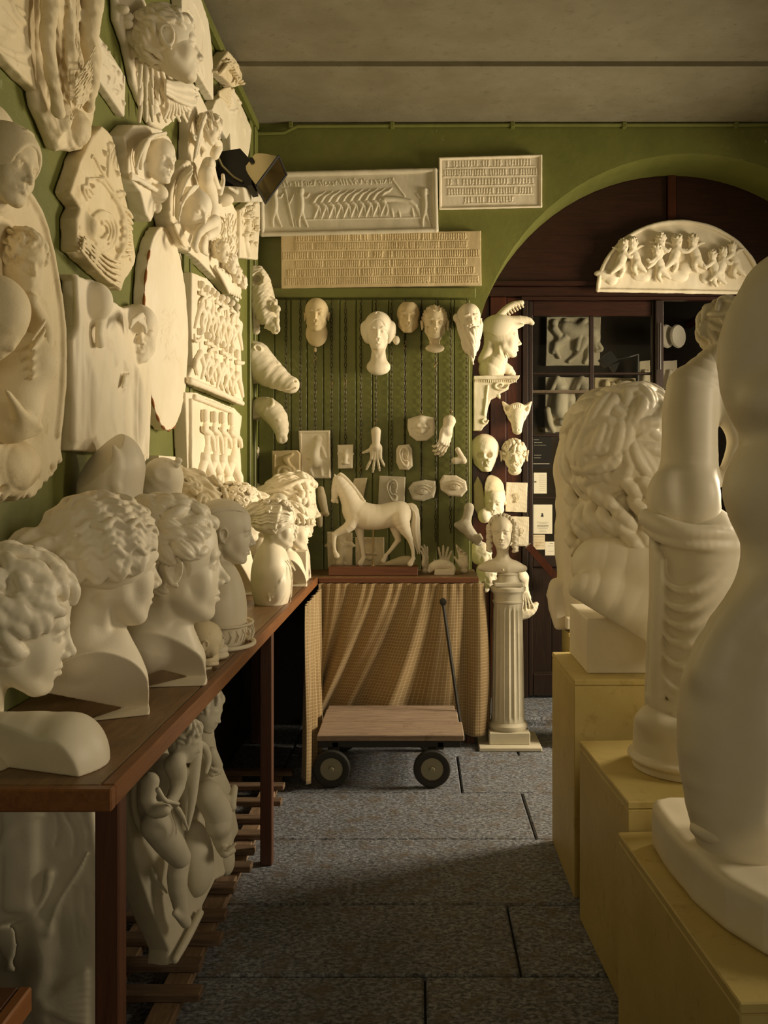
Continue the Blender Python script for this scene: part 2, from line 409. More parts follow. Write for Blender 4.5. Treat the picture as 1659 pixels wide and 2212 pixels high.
        for amp, wl, seed in s.noise.get(name, []):
            X, Y, Z = (a.astype(F32) for a in ax); rs = np.random.RandomState(seed); w = np.zeros_like(f)
            for o in range(8):
                v = rs.normal(size=3); v = v / np.linalg.norm(v) * 2 * math.pi / wl * (.35 + .22 * o + .1 * rs.rand()); ph = rs.rand() * 6.28
                w += np.sin(X[:, None, None] * F32(v[0]) + Y[None, :, None] * F32(v[1]) + Z[None, None, :] * F32(v[2]) + F32(ph)) * F32(1 / (.6 + .3 * o))
            f += w * F32(amp / 2.2)
        return f, lo
    def mesh(s, name, h, origin, mname):
        f, lo = s.field(name, h)
        f[[0, -1]] = 1; f[:, [0, -1]] = 1; f[:, :, [0, -1]] = 1
        ins = f < 0; n = f.shape
        cnt = np.zeros((n[0] - 1, n[1] - 1, n[2] - 1), np.int8)
        offs = [(i, j, k) for i in (0, 1) for j in (0, 1) for k in (0, 1)]
        for i, j, k in offs: cnt += ins[i:n[0] - 1 + i, j:n[1] - 1 + j, k:n[2] - 1 + k]
        act = np.argwhere((cnt > 0) & (cnt < 8))
        idm = np.full(cnt.shape, -1, np.int32); idm[act[:, 0], act[:, 1], act[:, 2]] = np.arange(len(act), dtype=np.int32)
        V = np.stack([f[act[:, 0] + i, act[:, 1] + j, act[:, 2] + k] for i, j, k in offs], 1)
        acc = np.zeros((len(act), 3), F32); num = np.zeros(len(act), F32)
        for a in range(8):
            for bit in (4, 2, 1):
                if a & bit: continue
                b = a | bit; va, vb = V[:, a], V[:, b]; m = (va < 0) != (vb < 0)
                t = np.where(m, va / np.where(m, va - vb, 1), 0)
                for d, bb in enumerate((4, 2, 1)):
                    acc[:, d] += m * (t if bb == bit else float(bool(a & bb)))
                num += m
        P = (act + acc / num[:, None]) * h + lo - np.array(origin)
        Q = []
        for d in range(3):
            o1, o2 = (d + 1) % 3, (d + 2) % 3
            sl0 = [slice(1, n[i] - 1) for i in range(3)]; sl0[d] = slice(0, n[d] - 1); sl1 = list(sl0); sl1[d] = slice(1, n[d])
            a, b = ins[tuple(sl0)], ins[tuple(sl1)]
            for flip, m in ((False, a & ~b), (True, ~a & b)):
                e = np.argwhere(m)
                if not len(e): continue
                e = e + np.array([0 if i == d else 1 for i in range(3)])
                def cid(u, v):
                    c = e.copy(); c[:, o1] += u; c[:, o2] += v; return idm[c[:, 0], c[:, 1], c[:, 2]]
                q = np.stack([cid(-1, -1), cid(0, -1), cid(0, 0), cid(-1, 0)], 1)
                Q.append(q[:, ::-1] if flip else q)
        Q = np.concatenate(Q).astype(np.int32)
        me = bpy.data.meshes.new(mname); me.vertices.add(len(P)); me.vertices.foreach_set('co', P.astype(F32).ravel())
        me.loops.add(len(Q) * 4); me.loops.foreach_set('vertex_index', Q.ravel())
        me.polygons.add(len(Q)); me.polygons.foreach_set('loop_start', np.arange(0, len(Q) * 4, 4, dtype=np.int32))
        me.polygons.foreach_set('use_smooth', np.ones(len(Q), bool)); me.update(calc_edges=True)
        return me
    def build(s, name, label, cat, h, mat='plaster', origin=(0, 0, 0), group=None, names=None, labels=None):
        """body alone -> one mesh; otherwise an Empty with each part as a child"""
        used = [p for p in s.parts if s.parts[p]]
        if len(used) == 1:
            o = mesh_obj(name, s.mesh(used[0], h, origin, name), s.mats.get(used[0], mat), None, origin)
            return tag(o, label, cat, group)
        root = thing(name, label, cat, origin, group)
        for p in used:
            nm = (names or {}).get(p, p).split('#')[0]
            c = mesh_obj(nm, s.mesh(p, h, origin, nm), s.mats.get(p, mat), root)
            if labels and p in labels: c['label'] = labels[p]
        return root
def sph_pts(n, seed, fn):
    """n points spread evenly over the unit sphere for which fn(direction) holds"""
    rs = np.random.RandomState(seed); out = []; m = 0
    while len(out) < n and m < 60 * n:
        m += 1; v = rs.normal(size=3); v /= np.linalg.norm(v)
        if not fn(v): continue
        cand = [v]
        for _ in range(6):
            w = rs.normal(size=3); w /= np.linalg.norm(w)
            if fn(w): cand.append(w)
        if out:
            A = np.array(out); best = max(cand, key=lambda c: np.min(np.sum((A - c) ** 2, 1)))
        else: best = v
        out.append(best)
    return out
# ------------------------------------------------------------------ anatomy, in units of head height (chin to crown = 1), eyes at z = 0, face along +y
CR_C = np.array([0, -.07, .13]); CR_R = np.array([.335, .42, .375])
def cran(v, off=0.0):
    v = np.asarray(v, float); v = v / np.linalg.norm(v); return CR_C + (CR_R + off) * v
def hair_ok(v, ears=False):
    p = cran(v)
    if ears and abs(p[0]) > .2 and abs(p[1] + .03) < .13 and p[2] < .11: return False
    if p[1] > .20: return p[2] > .31
    if p[1] > 0.05: return p[2] > .06
    return p[2] > -.24
def face(S, eyes=True, male=0, k=.03, open_eyes=True, old=0, child=0, classical=1):
    S.ell(CR_C, CR_R)
    S.ell((0, .09, -.10), (.255, .285, .33), k=.10)
    S.ell((0, .13, .20), (.25, .22, .22), k=.08)                       # forehead
    for s in (-1, 1):
        S.cap((s * .20, .02, -.22), (s * .085, .22, -.40), .085 + .015 * male, .075, k=.09)
        S.ell((s * .15, .205, -.15), (.105, .095, .13), k=.07)
    S.ell((0, .275, -.415), (.085 + .015 * male, .07, .065), k=.06)    # chin
    S.ell((0, .275, -.275), (.125, .09, .11), k=.07)                   # muzzle
    S.cap((-.15, .285, .075), (.15, .285, .075), .055 + .012 * male, k=.06)
    if eyes:
        for s in (-1, 1):
            S.ell((s * .135, .36, -.01), (.080, .060, .048), k=.045, op='-')
            S.ell((s * .132, .266, -.012), (.072, .066, .060), k=.008)
            lid = [(s * .065, .312, -.02), (s * .10, .337, .012), (s * .14, .336, .018), (s * .185, .302, .0), (s * .205, .27, -.018)]
            S.path(lid, .0115, k=.012)
            S.path([(s * .065, .312, -.02), (s * .10, .328, -.040), (s * .145, .322, -.045), (s * .20, .275, -.022)], .009, k=.012)
            S.path([(s * .05, .335, .055), (s * .12, .35, .085), (s * .20, .29, .065)], [.02, .02, .012], k=.035)   # brow edge
            if not open_eyes: S.ell((s * .132, .272, -.02), (.068, .062, .05), k=.012)
    # nose
    S.path([(0, .325, .06), (0, .365, -.03), (0, .420 + .015 * male, -.140)], [.038, .034, .036], k=.035)
    S.ell((0, .418 + .01 * male, -.145), (.042, .042, .036), k=.03)
    for s in (-1, 1):
        S.ell((s * .048, .375, -.165), (.032, .045, .030), k=.02)
        S.ell((s * .026, .41, -.192), (.014, .022, .012), k=.008, op='-')
    # mouth
    S.path([(-.095, .315, -.272), (-.035, .366, -.252), (0, .366, -.258), (.035, .366, -.252), (.095, .315, -.272)], [.010, .022, .020, .022, .010], k=.018)
    S.path([(-.08, .318, -.290), (0, .362, -.312), (.08, .318, -.290)], [.010, .031, .010], k=.018)
    S.path([(-.10, .335, -.277), (-.035, .388, -.277), (0, .388, -.281), (.035, .388, -.277), (.10, .335, -.277)], .008, k=.008, op='-')
    S.ell((0, .385, -.225), (.012, .03, .03), k=.012, op='-')
    S.ell((0, .375, -.358), (.07, .028, .020), k=.03, op='-')
    if old:
        for s in (-1, 1):
            S.path([(s * .06, .40, -.17), (s * .12, .345, -.25), (s * .125, .31, -.32)], .010, k=.02, op='-')
            S.path([(s * .08, .375, .10), (s * .17, .34, .08)], .02, k=.02)
        for zz in (.15, .19, .23): S.path([(-.15, .345 - zz * .1, zz), (-.08, .392 - zz * .12, zz), (0, .402 - zz * .12, zz + .01), (.08, .392 - zz * .12, zz), (.15, .345 - zz * .1, zz)], .012, k=.012, op='-')
def ear(S, s, c=(.325, -.03, -.03), sc=1.0):
    x, y, z = c; a = sc
    S.ell((s * x, y, z), (.03 * a, .07 * a, .115 * a), rot=(-8, 0, 0), k=.015)
    S.ell((s * (x + .03 * a), y + .012, z - .01), (.025 * a, .04 * a, .06 * a), k=.012, op='-')
    P = [(.0, .055, -.02), (.01, .06, .05), (.02, .03, .105), (.025, -.03, .11), (.022, -.07, .06), (.012, -.06, -.02), (.0, -.02, -.10), (.0, .02, -.115)]
    S.path([(s * (x + .012 + p[0] * a), y + p[1] * a, z + p[2] * a) for p in P], [.012 * a, .016 * a, .018 * a, .018 * a, .017 * a, .014 * a, .016 * a, .018 * a], k=.008, smooth=1)
def neck(S, r=.19, l=.55, lean=.06, k=.06):
    S.path([(0, -.10, -.16), (0, -.11 - lean * .5, -.16 - l * .55), (0, -.12 - lean, -.16 - l)], [r * 1.03, r * .96, r * 1.12], k=k)
    for s in (-1, 1): S.path([(s * .23, -.10, -.24), (s * .05, .06 - lean, -.16 - l)], [.035, .03], k=.07)
def slerp(a, b, t):
    a = np.asarray(a, float); b = np.asarray(b, float); a = a / np.linalg.norm(a); b = b / np.linalg.norm(b)
    w = math.acos(max(-1, min(1, a @ b)));
    return a if w < 1e-4 else (math.sin((1 - t) * w) * a + math.sin(t * w) * b) / math.sin(w)
def strand(S, a, b, r=.022, amp=.03, waves=4, off=.04, seg=30, ph=0, k=.01, taper=.6):
    a = np.array(a, float); b = np.array(b, float); side = np.cross(a, b); side /= (np.linalg.norm(side) + 1e-9)
    P = []; R = []
    for i in range(seg + 1):
        t = i / seg; v = slerp(a, b, t); p = cran(v, off + .008 * math.sin(t * math.pi * 2 * waves + ph))
        P.append(p + side * amp * math.sin(t * 2 * math.pi * waves + ph)); R.append(r * (1 - (1 - taper) * abs(2 * t - 1)))
    S.path(P, R, k=k)
def cap_hair(S, off=.03, zf=.34):
    """thin smooth layer of hair over the skull, open over the face"""
    S.ell(CR_C, CR_R + off)
    S.ell((0, .60, zf - .46), (.26, .50, .44), k=.04, op='-')
    S.box((0, .2, -.55), (.6, .8, .30), rot=(-12, 0, 0), k=.04, op='-')
def curl(S, c, n, r=.05, w=.02, seed=0, k=.006):
    """small snail curl lying on the scalp: centre c, outward direction n"""
    n = np.asarray(n, float); n /= np.linalg.norm(n); u = np.cross(n, (0.3, .2, 1)); u /= np.linalg.norm(u); v = np.cross(n, u)
    P = []; R = []; ph = seed * 2.4; sg = 1 if seed % 2 else -1
    for i in range(9):
        t = i / 8; a = ph + sg * t * 8.2; q = r * (1 - .82 * t)
        P.append(c + (u * math.cos(a) + v * math.sin(a)) * q + n * (w * .9 * t)); R.append(w * (1 - .35 * t))
    S.path(P, R, k=k)
def curls(S, n=75, r=.075, w=.024, seed=1, off=.055, fn=None):
    for i, v in enumerate(sph_pts(n, seed, fn or hair_ok)): curl(S, cran(v, off), v, r * (.8 + .4 * ((i * 37) % 10) / 10), w, i)
def ear_free(v): return hair_ok(v, True)
def locks(S, n=130, seed=2, L=.2, r=.027, off=.045, crown=(0, -.6, .8), fn=None, curve=.35, k=.008, tip=False, lay=0.0, split=False):
    """short overlapping locks combed away from the crown"""
    rs = np.random.RandomState(seed); cr = np.array(crown, float); cr /= np.linalg.norm(cr)
    for i, v in enumerate(sph_pts(n, seed, fn or hair_ok)):
        d = v * (v @ cr) - cr; d /= (np.linalg.norm(d) + 1e-6); sd = np.cross(v, d); a = rs.uniform(-.7, .7); c = rs.choice([-1, 1]) * curve
        dd = d * math.cos(a) + sd * math.sin(a); P = []; R = []
        for j in range(9 if tip else 6):
            t = j / (8 if tip else 5); q = v + dd * L * 2.4 * (t - .4) + np.cross(v, dd) * c * L * 2.4 * (t * t - .3)
            P.append(cran(q, off + lay * ((i * 7) % 5 - 2) / 2 + .02 * math.sin(t * 3.1) - .012)); R.append(r * (.25 + .95 * math.sin(3.14 * (.12 + .80 * t))) if tip else r * (.55 + .6 * math.sin(.5 + t * 2.3)))
        if split:       # three ridges side by side
            for o in (-1, 0, 1): S.path([p + sd * o * R[j] * .62 + np.array(v) * (.0 if o else .25) * R[j] for j, p in enumerate(P)], [q * .52 for q in R], k=k)
        else: S.path(P, R, k=k)
def beard(S, seed=3, L=.35, n=30, r=.034, k=.012):
    rs = np.random.RandomState(seed)
    S.ell((0, .24, -.46), (.22, .13, .17), k=.06)
    for i in range(n):
        u = (i + .5) / n * 2 - 1; u += rs.uniform(-.05, .05); x0 = u * .295; y0 = .40 - .34 * u * u; z0 = -.345 + .26 * abs(u) ** 1.5 + rs.uniform(-.05, .03)
        ll = L * (1 - .55 * abs(u)) * rs.uniform(.7, 1.1); ph = rs.uniform(0, 6); P = []; R = []
        for j in range(9):
            t = j / 8; P.append((x0 * (1 - .45 * t) + .03 * math.sin(t * 9 + ph), y0 + .03 * math.cos(t * 8 + ph) - .04 * t + .05 * (1 - abs(u)) * t, z0 - ll * t)); R.append(r * (1 - .45 * t))
        S.path(P, R, k=k)
    for s in (-1, 1):
        for q in range(3): S.path([(s * .01, .39, -.235 - .008 * q), (s * .07, .38, -.255 - .01 * q), (s * .14, .33, -.33 - .03 * q), (s * .15, .31, -.42)], [.014, .024, .02, .01], k=k)
def finger(S, base, d, up, L, r, curl_, k=.15):
    """base point, pointing direction d, back-of-hand direction up, curl in degrees per joint"""
    d = np.array(d, float); up = np.array(up, float); p = np.array(base, float); P = [p]; R = [r]; a = 0
    for j, f in enumerate((.45, .30, .25)):
        a += math.radians(curl_[j] if hasattr(curl_, '__len__') else curl_); q = d * math.cos(a) - up * math.sin(a); p = p + q * L * f; P.append(p); R.append(r * (.92, .84, .70)[j])
    for i in range(3): S.cap(P[i], P[i + 1], R[i], R[i + 1], k=r * .25)
    for i in (1, 2): S.ell(P[i], R[i] * 1.08, k=r * .3)
    e = P[-1] - P[-2]; S.ell(P[-1] + up * R[-1] * .5, (R[-1] * .6,) * 3, k=r * .2)
def hand(S, curls_=(10, 12, 15, 20), spread=8, thumb=(40, 15), wrist=.55, side=1, wr=.26, cuts=True):
    """wrist at the origin, fingers along +z, back of the hand along +y; unit = palm length; hand about 2.0 long"""
    S.box((0, 0, .50), (.42, .14, .50), rd=.13, k=.06); S.ell((0, -.03, .18), (.36, .19, .24), k=.12)
    S.ell((side * .28, -.10, .32), (.17, .17, .33), rot=(0, side * 12, 0), k=.10); S.ell((-side * .27, -.09, .35), (.14, .14, .34), k=.1)
    for i, (x, L, z) in enumerate(((.32, .86, .95), (.11, .96, 1.0), (-.10, .90, .98), (-.30, .72, .90))):
        a = math.radians((x / .32) * spread) * side; d = (math.sin(a), 0, math.cos(a))
        S.ell((side * x, .06, z - .02), (.10, .10, .12), k=.06); S.path([(side * x * .4, .08, .2), (side * x, .10, z)], [.03, .045], k=.05)
        finger(S, (side * x, 0, z), d, (0, 1, 0), L, .105 - .008 * (i == 3), curls_[i])
    t0 = np.array((side * .36, -.06, .30)); a = math.radians(thumb[0]); d = np.array((side * math.sin(a), -.25, math.cos(a))); d /= np.linalg.norm(d)
    S.cap((side * .2, -.05, .12), t0, .17, .14, k=.1); t1 = t0 + d * .34; S.cap(t0, t1, .135, .115, k=.06)
    a2 = a - math.radians(thumb[1]); d2 = np.array((side * math.sin(a2), -.3, math.cos(a2))); d2 /= np.linalg.norm(d2); t2 = t1 + d2 * .32; S.cap(t1, t2, .118, .085, k=.03)
    S.path([(0, 0, .10), (0, 0, -.15), (0, 0, -wrist)], [wr * .9, wr * .82, wr], k=.12)

def chest(S, zb, w=.46, d=.30, z0=-.62, sides=True, lean=0.0, full=0.0):
    """shoulders and breast of a bust, cut flat at zb; sides: the shoulders sliced off by slanting planes"""
    S.ell((0, -.06 - lean, z0 - .30), (w, d, .42 + full), k=.12)
    S.cap((-w * .70, -.12 - lean, z0 - .14), (w * .70, -.12 - lean, z0 - .14), .13, k=.14)
    if sides:
        S.path([(0, -.02, z0 + .02), (0, d * .12, (z0 + zb) / 2), (0, d * .32, zb + .02)], [.20, .24, .20], k=.14)
        for q in (-1, 1): S.box((q * 1.10, -.05, zb - .10), (1.0, 3, .50), rot=(0, q * 35, q * -14), k=.008, op='-')
        S.box((0, -1.32, zb), (3, 1, .30), rot=(-24, 0, 0), k=.008, op='-')
    S.box((0, 0, zb - 1.0), (3, 3, 1.0), op='-')
def bust(name, label, px, py, Y, hpx, yaw, pitch=0, roll=0, zt=TZ if 'TZ' in globals() else .9, fn=None, body=None, w=.46, d=.30, h=.0032, mat='plaster', male=0, ears=True, hair=None, group=None, nl=.55, lean=.06, nr=.19, sides=True, full=0.0, z0=-.62, dy=0, old=0, open_eyes=True, extra=None, zt_=None):
    c = at(px, py, Y); s = hpx * Y / FPX; zt = TZ if zt_ is None else zt_; zb = -(c[2] - zt) / s
    S = Sculpt()
    # head turned as asked; chest upright, sharing the yaw
    S.push(facing(yaw, 0), c, s); chest(S, zb, w, d, z0, sides, lean, full); S.pop()
    S.push(facing(yaw, pitch, roll), c, s); face(S, male=male, old=old, open_eyes=open_eyes); neck(S, nr, nl, lean)
    if ears:
        for q in (-1, 1): ear(S, q)
    S.pop()
    S.push(facing(yaw, 0), c, s); S.box((0, 0, zb - 1.0), (3, 3, 1.0), op='-')
    if body: body(S, zb)
    S.pop()
    if hair:
        S.part('hair'); S.push(facing(yaw, pitch, roll), c, s); hair(S); S.pop()
    if extra:
        S.push(facing(yaw, 0), c, s); extra(S, zb); S.pop()
    return S.build(name, label, 'bust', h, mat, (c[0], c[1], zt), group, {'body': 'head_and_shoulders'})
# ------------------------------------------------------------------ placement helpers
XW = -0.96          # left wall
YB = 5.49           # back wall
YP = 5.96           # partition inside the arch
TZ = 0.90           # table top height
def at(px, py, Y):                                   # pixel of the photograph at depth Y -> world point
    return np.array(((px - CX) * Y / FPX, Y, EYE - (py - CY) * Y / FPX))
def on_left(px, py, off=0.0):                        # pixel on the plane parallel to the left wall
    X = XW + off; Y = FPX * X / (px - CX); return np.array((X, Y, EYE - (py - CY) * Y / FPX))
LEFT = np.array([[0, 1, 0], [1, 0, 0], [0, 0, 1]], float).T       # columns: u -> +Y, out -> +X, up -> +Z
LEFT = np.stack([(0, 1, 0), (1, 0, 0), (0, 0, 1)], 1).astype(float)
BACK = np.stack([(1, 0, 0), (0, -1, 0), (0, 0, 1)], 1).astype(float)
def struct(o): o['kind'] = 'structure'; return o
FB, FR, FLx = -3.2, 3.9, XW - .0       # room extents
# floor: bedding, then every slab as a piece of its own
floor = struct(MB().box(XW - .15, FR, FB, 8.6, -.16, -.018).build('floor', 'joint_dirt'))
rs = random.Random(5)
def slab_piece(x0, x1, y0, y1, dz=0, skew=0.0):
    g = .0035; m = MB(); n = 4; b = .006
    x0 += g; x1 -= g; y0 += g; y1 -= g
    def xs(y, x): return x + skew * (y - y0)
    top = [(xs(y0, x0) + b, y0 + b), (xs(y0, x1) - b, y0 + b), (xs(y1, x1) - b, y1 - b), (xs(y1, x0) + b, y1 - b)]
    out = [(xs(y0, x0), y0), (xs(y0, x1), y0), (xs(y1, x1), y1), (xs(y1, x0), y1)]
    t = [rs.uniform(-.0015, .0015) + dz for _ in range(4)]
    v = [(a, c, t[i]) for i, (a, c) in enumerate(top)] + [(a, c, t[i] - .006) for i, (a, c) in enumerate(out)] + [(a, c, -.03) for a, c in out]
    m.add(v, [(0, 1, 2, 3)] + [(i, 4 + i, 4 + (i + 1) % 4, (i + 1) % 4) for i in range(4)] + [(4 + i, 8 + i, 8 + (i + 1) % 4, 4 + (i + 1) % 4) for i in range(4)])
    return m.build('stone_slab', 'floor_stone', floor)
XL = -.68; XE = -.955
rows = [(-3.1, -2.2, (.35, 1.4)), (-2.2, -1.3, (.1, 1.2)), (-1.3, -.4, (.6, 1.7)), (-.4, .5, (.2, 1.3)), (.5, 1.35, (.7, 1.9)), (1.35, 2.18, (.15, 1.2)), (2.18, 2.72, (.02, 1.1)), (2.72, 3.17, (.30, 1.35)), (3.17, 3.74, (.75, 1.75)),
        (3.74, 4.28, (.47, 1.4)), (4.28, 4.85, (.2, 1.25)), (4.85, 5.40, (.52, 1.5)), (5.40, 6.2, (.1, 1.2)), (6.2, 7.2, (.4, 1.4)), (7.2, 8.5, (.1, 1.2))]
for y0, y1, cuts in rows:
    e = [-.665 + .006 * (y0 - 3)] + [c for c in cuts] + [2.7, FR - .02]
    e[0] = -.66
    for a, b in zip(e[:-1], e[1:]): slab_piece(a, b, y0, y1)
for a, b in ((-3.1, -1.4), (-1.4, .6), (.6, 2.3), (2.3, 3.35), (3.35, 4.6), (4.6, 5.45)): slab_piece(XE, -.662, a, b, -.002)

wl = struct(MB().box(XW - .15, XW, FB, YB + .2, -.1, 3.7).build('wall_left', 'green_paint'))
# back wall with the arched recess on the right
ARX, ARZ, ARA, ARB = 1.592, 2.0, 1.276, 1.325
arch = [(ARX - ARA * math.cos(t), ARZ + ARB * math.sin(t)) for t in [math.pi * i / 40 for i in range(41)]]
def back_wall():
    m = MB(); v = []; f = []
    outer = []
    for x, z in arch: outer.append((x, 3.7))
    n = len(arch)
    for d in (YB, 5.90): v += [(x, d, z) for x, z in arch] + [(x, d, z) for x, z in outer]
    for i in range(n - 1):
        f.append((i, i + 1, n + i + 1, n + i)); f.append((2 * n + i, 3 * n + i, 3 * n + i + 1, 2 * n + i + 1)); f.append((i, 2 * n + i, 2 * n + i + 1, i + 1))
    m.add(v, f)
    m.box(XW - .15, ARX - ARA, YB, 5.90, -.1, 3.7); m.box(ARX + ARA, FR + .1, YB, 5.90, -.1, 3.7)
    return m.build('wall_back', 'green_paint')
struct(back_wall())
# ceiling: plain part, low step, last bay before the back wall
cm = MB(); cm.box(XW - .15, FR + .1, FB, 4.72, 3.525, 3.75); cm.box(XW - .15, FR + .1, 4.72, 5.6, 3.50, 3.75)
struct(cm.build('ceiling', 'ceiling_paint'))
mm = MB(); mm.box(XW, XW + .035, FB, YB, 3.455, 3.50, .006); struct(mm.build('trim_1', 'green_paint'))
mm = MB(); mm.tube([(XW + .03, YB - .02, 3.435), (-.78, YB - .02, 3.44), (-.70, YB - .022, 3.478), (.5, YB - .022, 3.484), (2.9, YB - .022, 3.486)], .011, 10)
for x in (-.74, -.15, .55, 1.2, 1.85, 2.5): mm.box(x - .012, x + .012, YB - .036, YB + .002, 3.466, 3.5, .003)
tag(mm.build('conduit_pipe', 'green_paint'), 'green painted pipe running along the top of the back wall', 'pipe')
# right-hand wall with the window opening, behind-camera wall omitted: the room is long and open there
WY0, WY1, WZ0, WZ1 = 4.0, 5.25, 1.25, 2.75
# boarded part of the back wall with batten, chain boards
bm_ = thing('chain_board', 'green painted plank board on the back wall with a top batten', 'board', (-.23, YB, 1.6))
O = Vector(bm_.location)
def rel(m, name, mat, parent, O=O):
    m.v = [(a - O[0], b - O[1], c - O[2]) for a, b, c in m.v]; return m.build(name, mat, parent)
xs = [-.93 + i * (1.235 / 13) for i in range(14)]
for i in range(13):
    rel(MB().box(xs[i] + .002, xs[i + 1] - .002, YB - .018, YB - .001, TZ - .3, 2.47, .004), 'plank', 'green_paint', bm_)
rel(MB().box(-.92, .335, YB - .034, YB - .001, 2.478, 2.535, .004), 'batten', 'green_paint', bm_)
mm = MB()
mm.box(XW, XW + .03, YB - .10, YB - .02, .9, 3.45, .006); mm.box(XW, XW + .02, YB - .20, YB - .12, .9, 3.45, .005); struct(mm.build('trim_2', 'green_paint'))
mm = MB(); mm.box(XW, XW + .018, 3.80, 3.87, .9, 3.45, .004); mm.box(XW, XW + .018, 3.90, 3.93, .9, 3.45, .004); struct(mm.build('trim_3', 'green_paint'))

# ---------------------------------------------------------------- wooden partition in the arch
YQ = 5.90
def P(px, py, Y=YQ): return at(px, py, Y)
def zx(py, Y=YQ): return EYE - (py - CY) * Y / FPX
def xx(px, Y=YQ): return (px - CX) * Y / FPX
pt = thing('wood_partition', 'dark red-brown wooden partition filling the arch, with glazed doors', 'partition', (1.6, YQ, 0))
O2 = Vector(pt.location)
def prel(m, name, mat): 
    c = rel(m, name, mat, pt, O2); return c
# tympanum boards under the arch
def arch_board(x0, x1, zb, y0, y1, name, mat='dark_wood_h'):
    n = 14; v = []; pts = []
    for i in range(n + 1):
        x = x0 + (x1 - x0) * i / n; q = max(0, 1 - ((x - ARX) / (ARA + .02)) ** 2); pts.append((x, max(zb + .001, ARZ + (ARB + .02) * math.sqrt(q))))
    poly = [(x0, zb)] + pts + [(x1, zb)]
    prel(MB().prism(poly, lambda a, b, d: (a, d, b), y0, y1), name, mat)
zt = zx(608)
arch_board(ARX - ARA, xx(1440) - .0, zt, YQ + .01, YQ + .035, 'arch_panel'); arch_board(xx(1462), ARX + ARA, zt, YQ + .01, YQ + .035, 'arch_panel')
arch_board(xx(1442), xx(1459), zt, YQ - .015, YQ + .03, 'post', 'dark_wood')
prel(MB().box(xx(1020), ARX + ARA + .1, YQ - .02, YQ + .04, zx(618), zt + .003, .005), 'beam', 'dark_wood_h')
prel(MB().box(xx(1020), ARX + ARA + .1, YQ + .005, YQ + .04, zx(640), zx(619), .003), 'lintel', 'dark_wood_h')
prel(MB().box(xx(1126), ARX + ARA + .1, YQ - .012, YQ + .04, zx(649), zx(640.5), .004), 'lintel_moulding', 'dark_wood_h')
# left fixed boards
ztop, zbot = zx(641), .05
for a, b, m_, dy in ((1020, 1058, 'dark_wood', .012), (1058.5, 1094, 'dark_wood', .0), (1094.5, 1128, 'dark_wood', .012)):
    prel(MB().box(xx(a), xx(b), YQ + dy, YQ + .04, zbot, ztop, .005), 'board', m_)
for x in (xx(1128.5), ): prel(MB().box(x, xx(1141), YQ - .008, YQ + .045, zbot, zx(649), .004), 'door_post', 'black_wood')
struct(MB().box(XL, 2.0, YB - .06, YQ + .5, -.02, .045, .012).build('trim_4', 'floor_stone'))
# glazed door
dr = struct(thing('door_1', 'dark wooden glazed door with six visible panes', None, (xx(1141), YQ, 0)))
O3 = Vector(dr.location)
def drel(m, name, mat): return rel(m, name, mat, dr, O3)
x0, x1 = xx(1142), xx(1413)
drel(MB().box(x0, xx(1151), YQ, YQ + .04, .06, zx(650), .004), 'stile', 'black_wood')
drel(MB().box(xx(1408), x1, YQ, YQ + .04, .06, zx(650), .004), 'stile', 'black_wood')
drel(MB().box(xx(1151), xx(1408), YQ, YQ + .04, zx(682), zx(650), .004), 'top_rail', 'dark_wood_h')
for py in (804, 938, 1073): drel(MB().box(xx(1151), xx(1408), YQ + .005, YQ + .035, zx(py + 5), zx(py), .004), 'glazing_bar', 'black_wood')
for px in (1274,): drel(MB().box(xx(px), xx(px + 9), YQ + .004, YQ + .036, zx(1200), zx(682), .004), 'glazing_bar', 'black_wood')
drel(MB().box(xx(1151), xx(1408), YQ, YQ + .04, zx(1225), zx(1200), .004), 'lock_rail', 'black_wood')
drel(MB().box(xx(1151), xx(1408), YQ, YQ + .04, .06, zx(1456), .006), 'bottom_rail', 'black_wood')
for a, b in ((1151, 1192), (1193, 1274), (1275, 1345), (1346, 1408)): drel(MB().box(xx(a), xx(b), YQ + .018, YQ + .034, zx(1456), zx(1225), .003), 'panel_board', 'black_wood')
drel(MB().box(xx(1151), xx(1408), YQ + .006, YQ + .018, zx(1458), zx(1452), .003), 'panel_moulding', 'black_wood')
yb = [682, 804, 938, 1073, 1200]
for i in range(4):
    for a, b in ((1151, 1274), (1283, 1408)):
        drel(MB().box(xx(a), xx(b), YQ + .019, YQ + .022, zx(yb[i + 1]), zx(yb[i] + (5 if i else 0))), 'pane', 'pane_glass')
# post and bolt between the doors
prel(MB().box(xx(1414), xx(1431), YQ - .03, YQ + .04, .05, zx(650), .005), 'door_post', 'black_wood')
prel(MB().tube([(xx(1422), YQ - .045, zx(700)), (xx(1422), YQ - .045, zx(800))], .006, 8), 'bolt', 'dark_metal')
# second door leaf to the right stands open, folded back into the next room
d2 = struct(thing('door_2', None, None, (xx(1431), YQ, 0))); O4 = Vector(d2.location)
rel(MB().box(xx(1659) + .2, xx(1659) + .24, YQ, YQ + .8, .06, zx(650), .004), 'leaf', 'black_wood', d2, O4)
# next room: dark walls, so the doorway leads somewhere
struct(MB().box(-.2, 4.2, 7.9, 8.0, 0, 3.6).build('wall_far', 'void_dark'))
struct(MB().box(.1, .2, 5.95, 8.0, 0, 3.6).build('wall_side', 'void_dark'))
struct(MB().box(-.2, 4.2, 5.95, 8.0, 3.6, 3.7).build('ceiling', 'void_dark'))
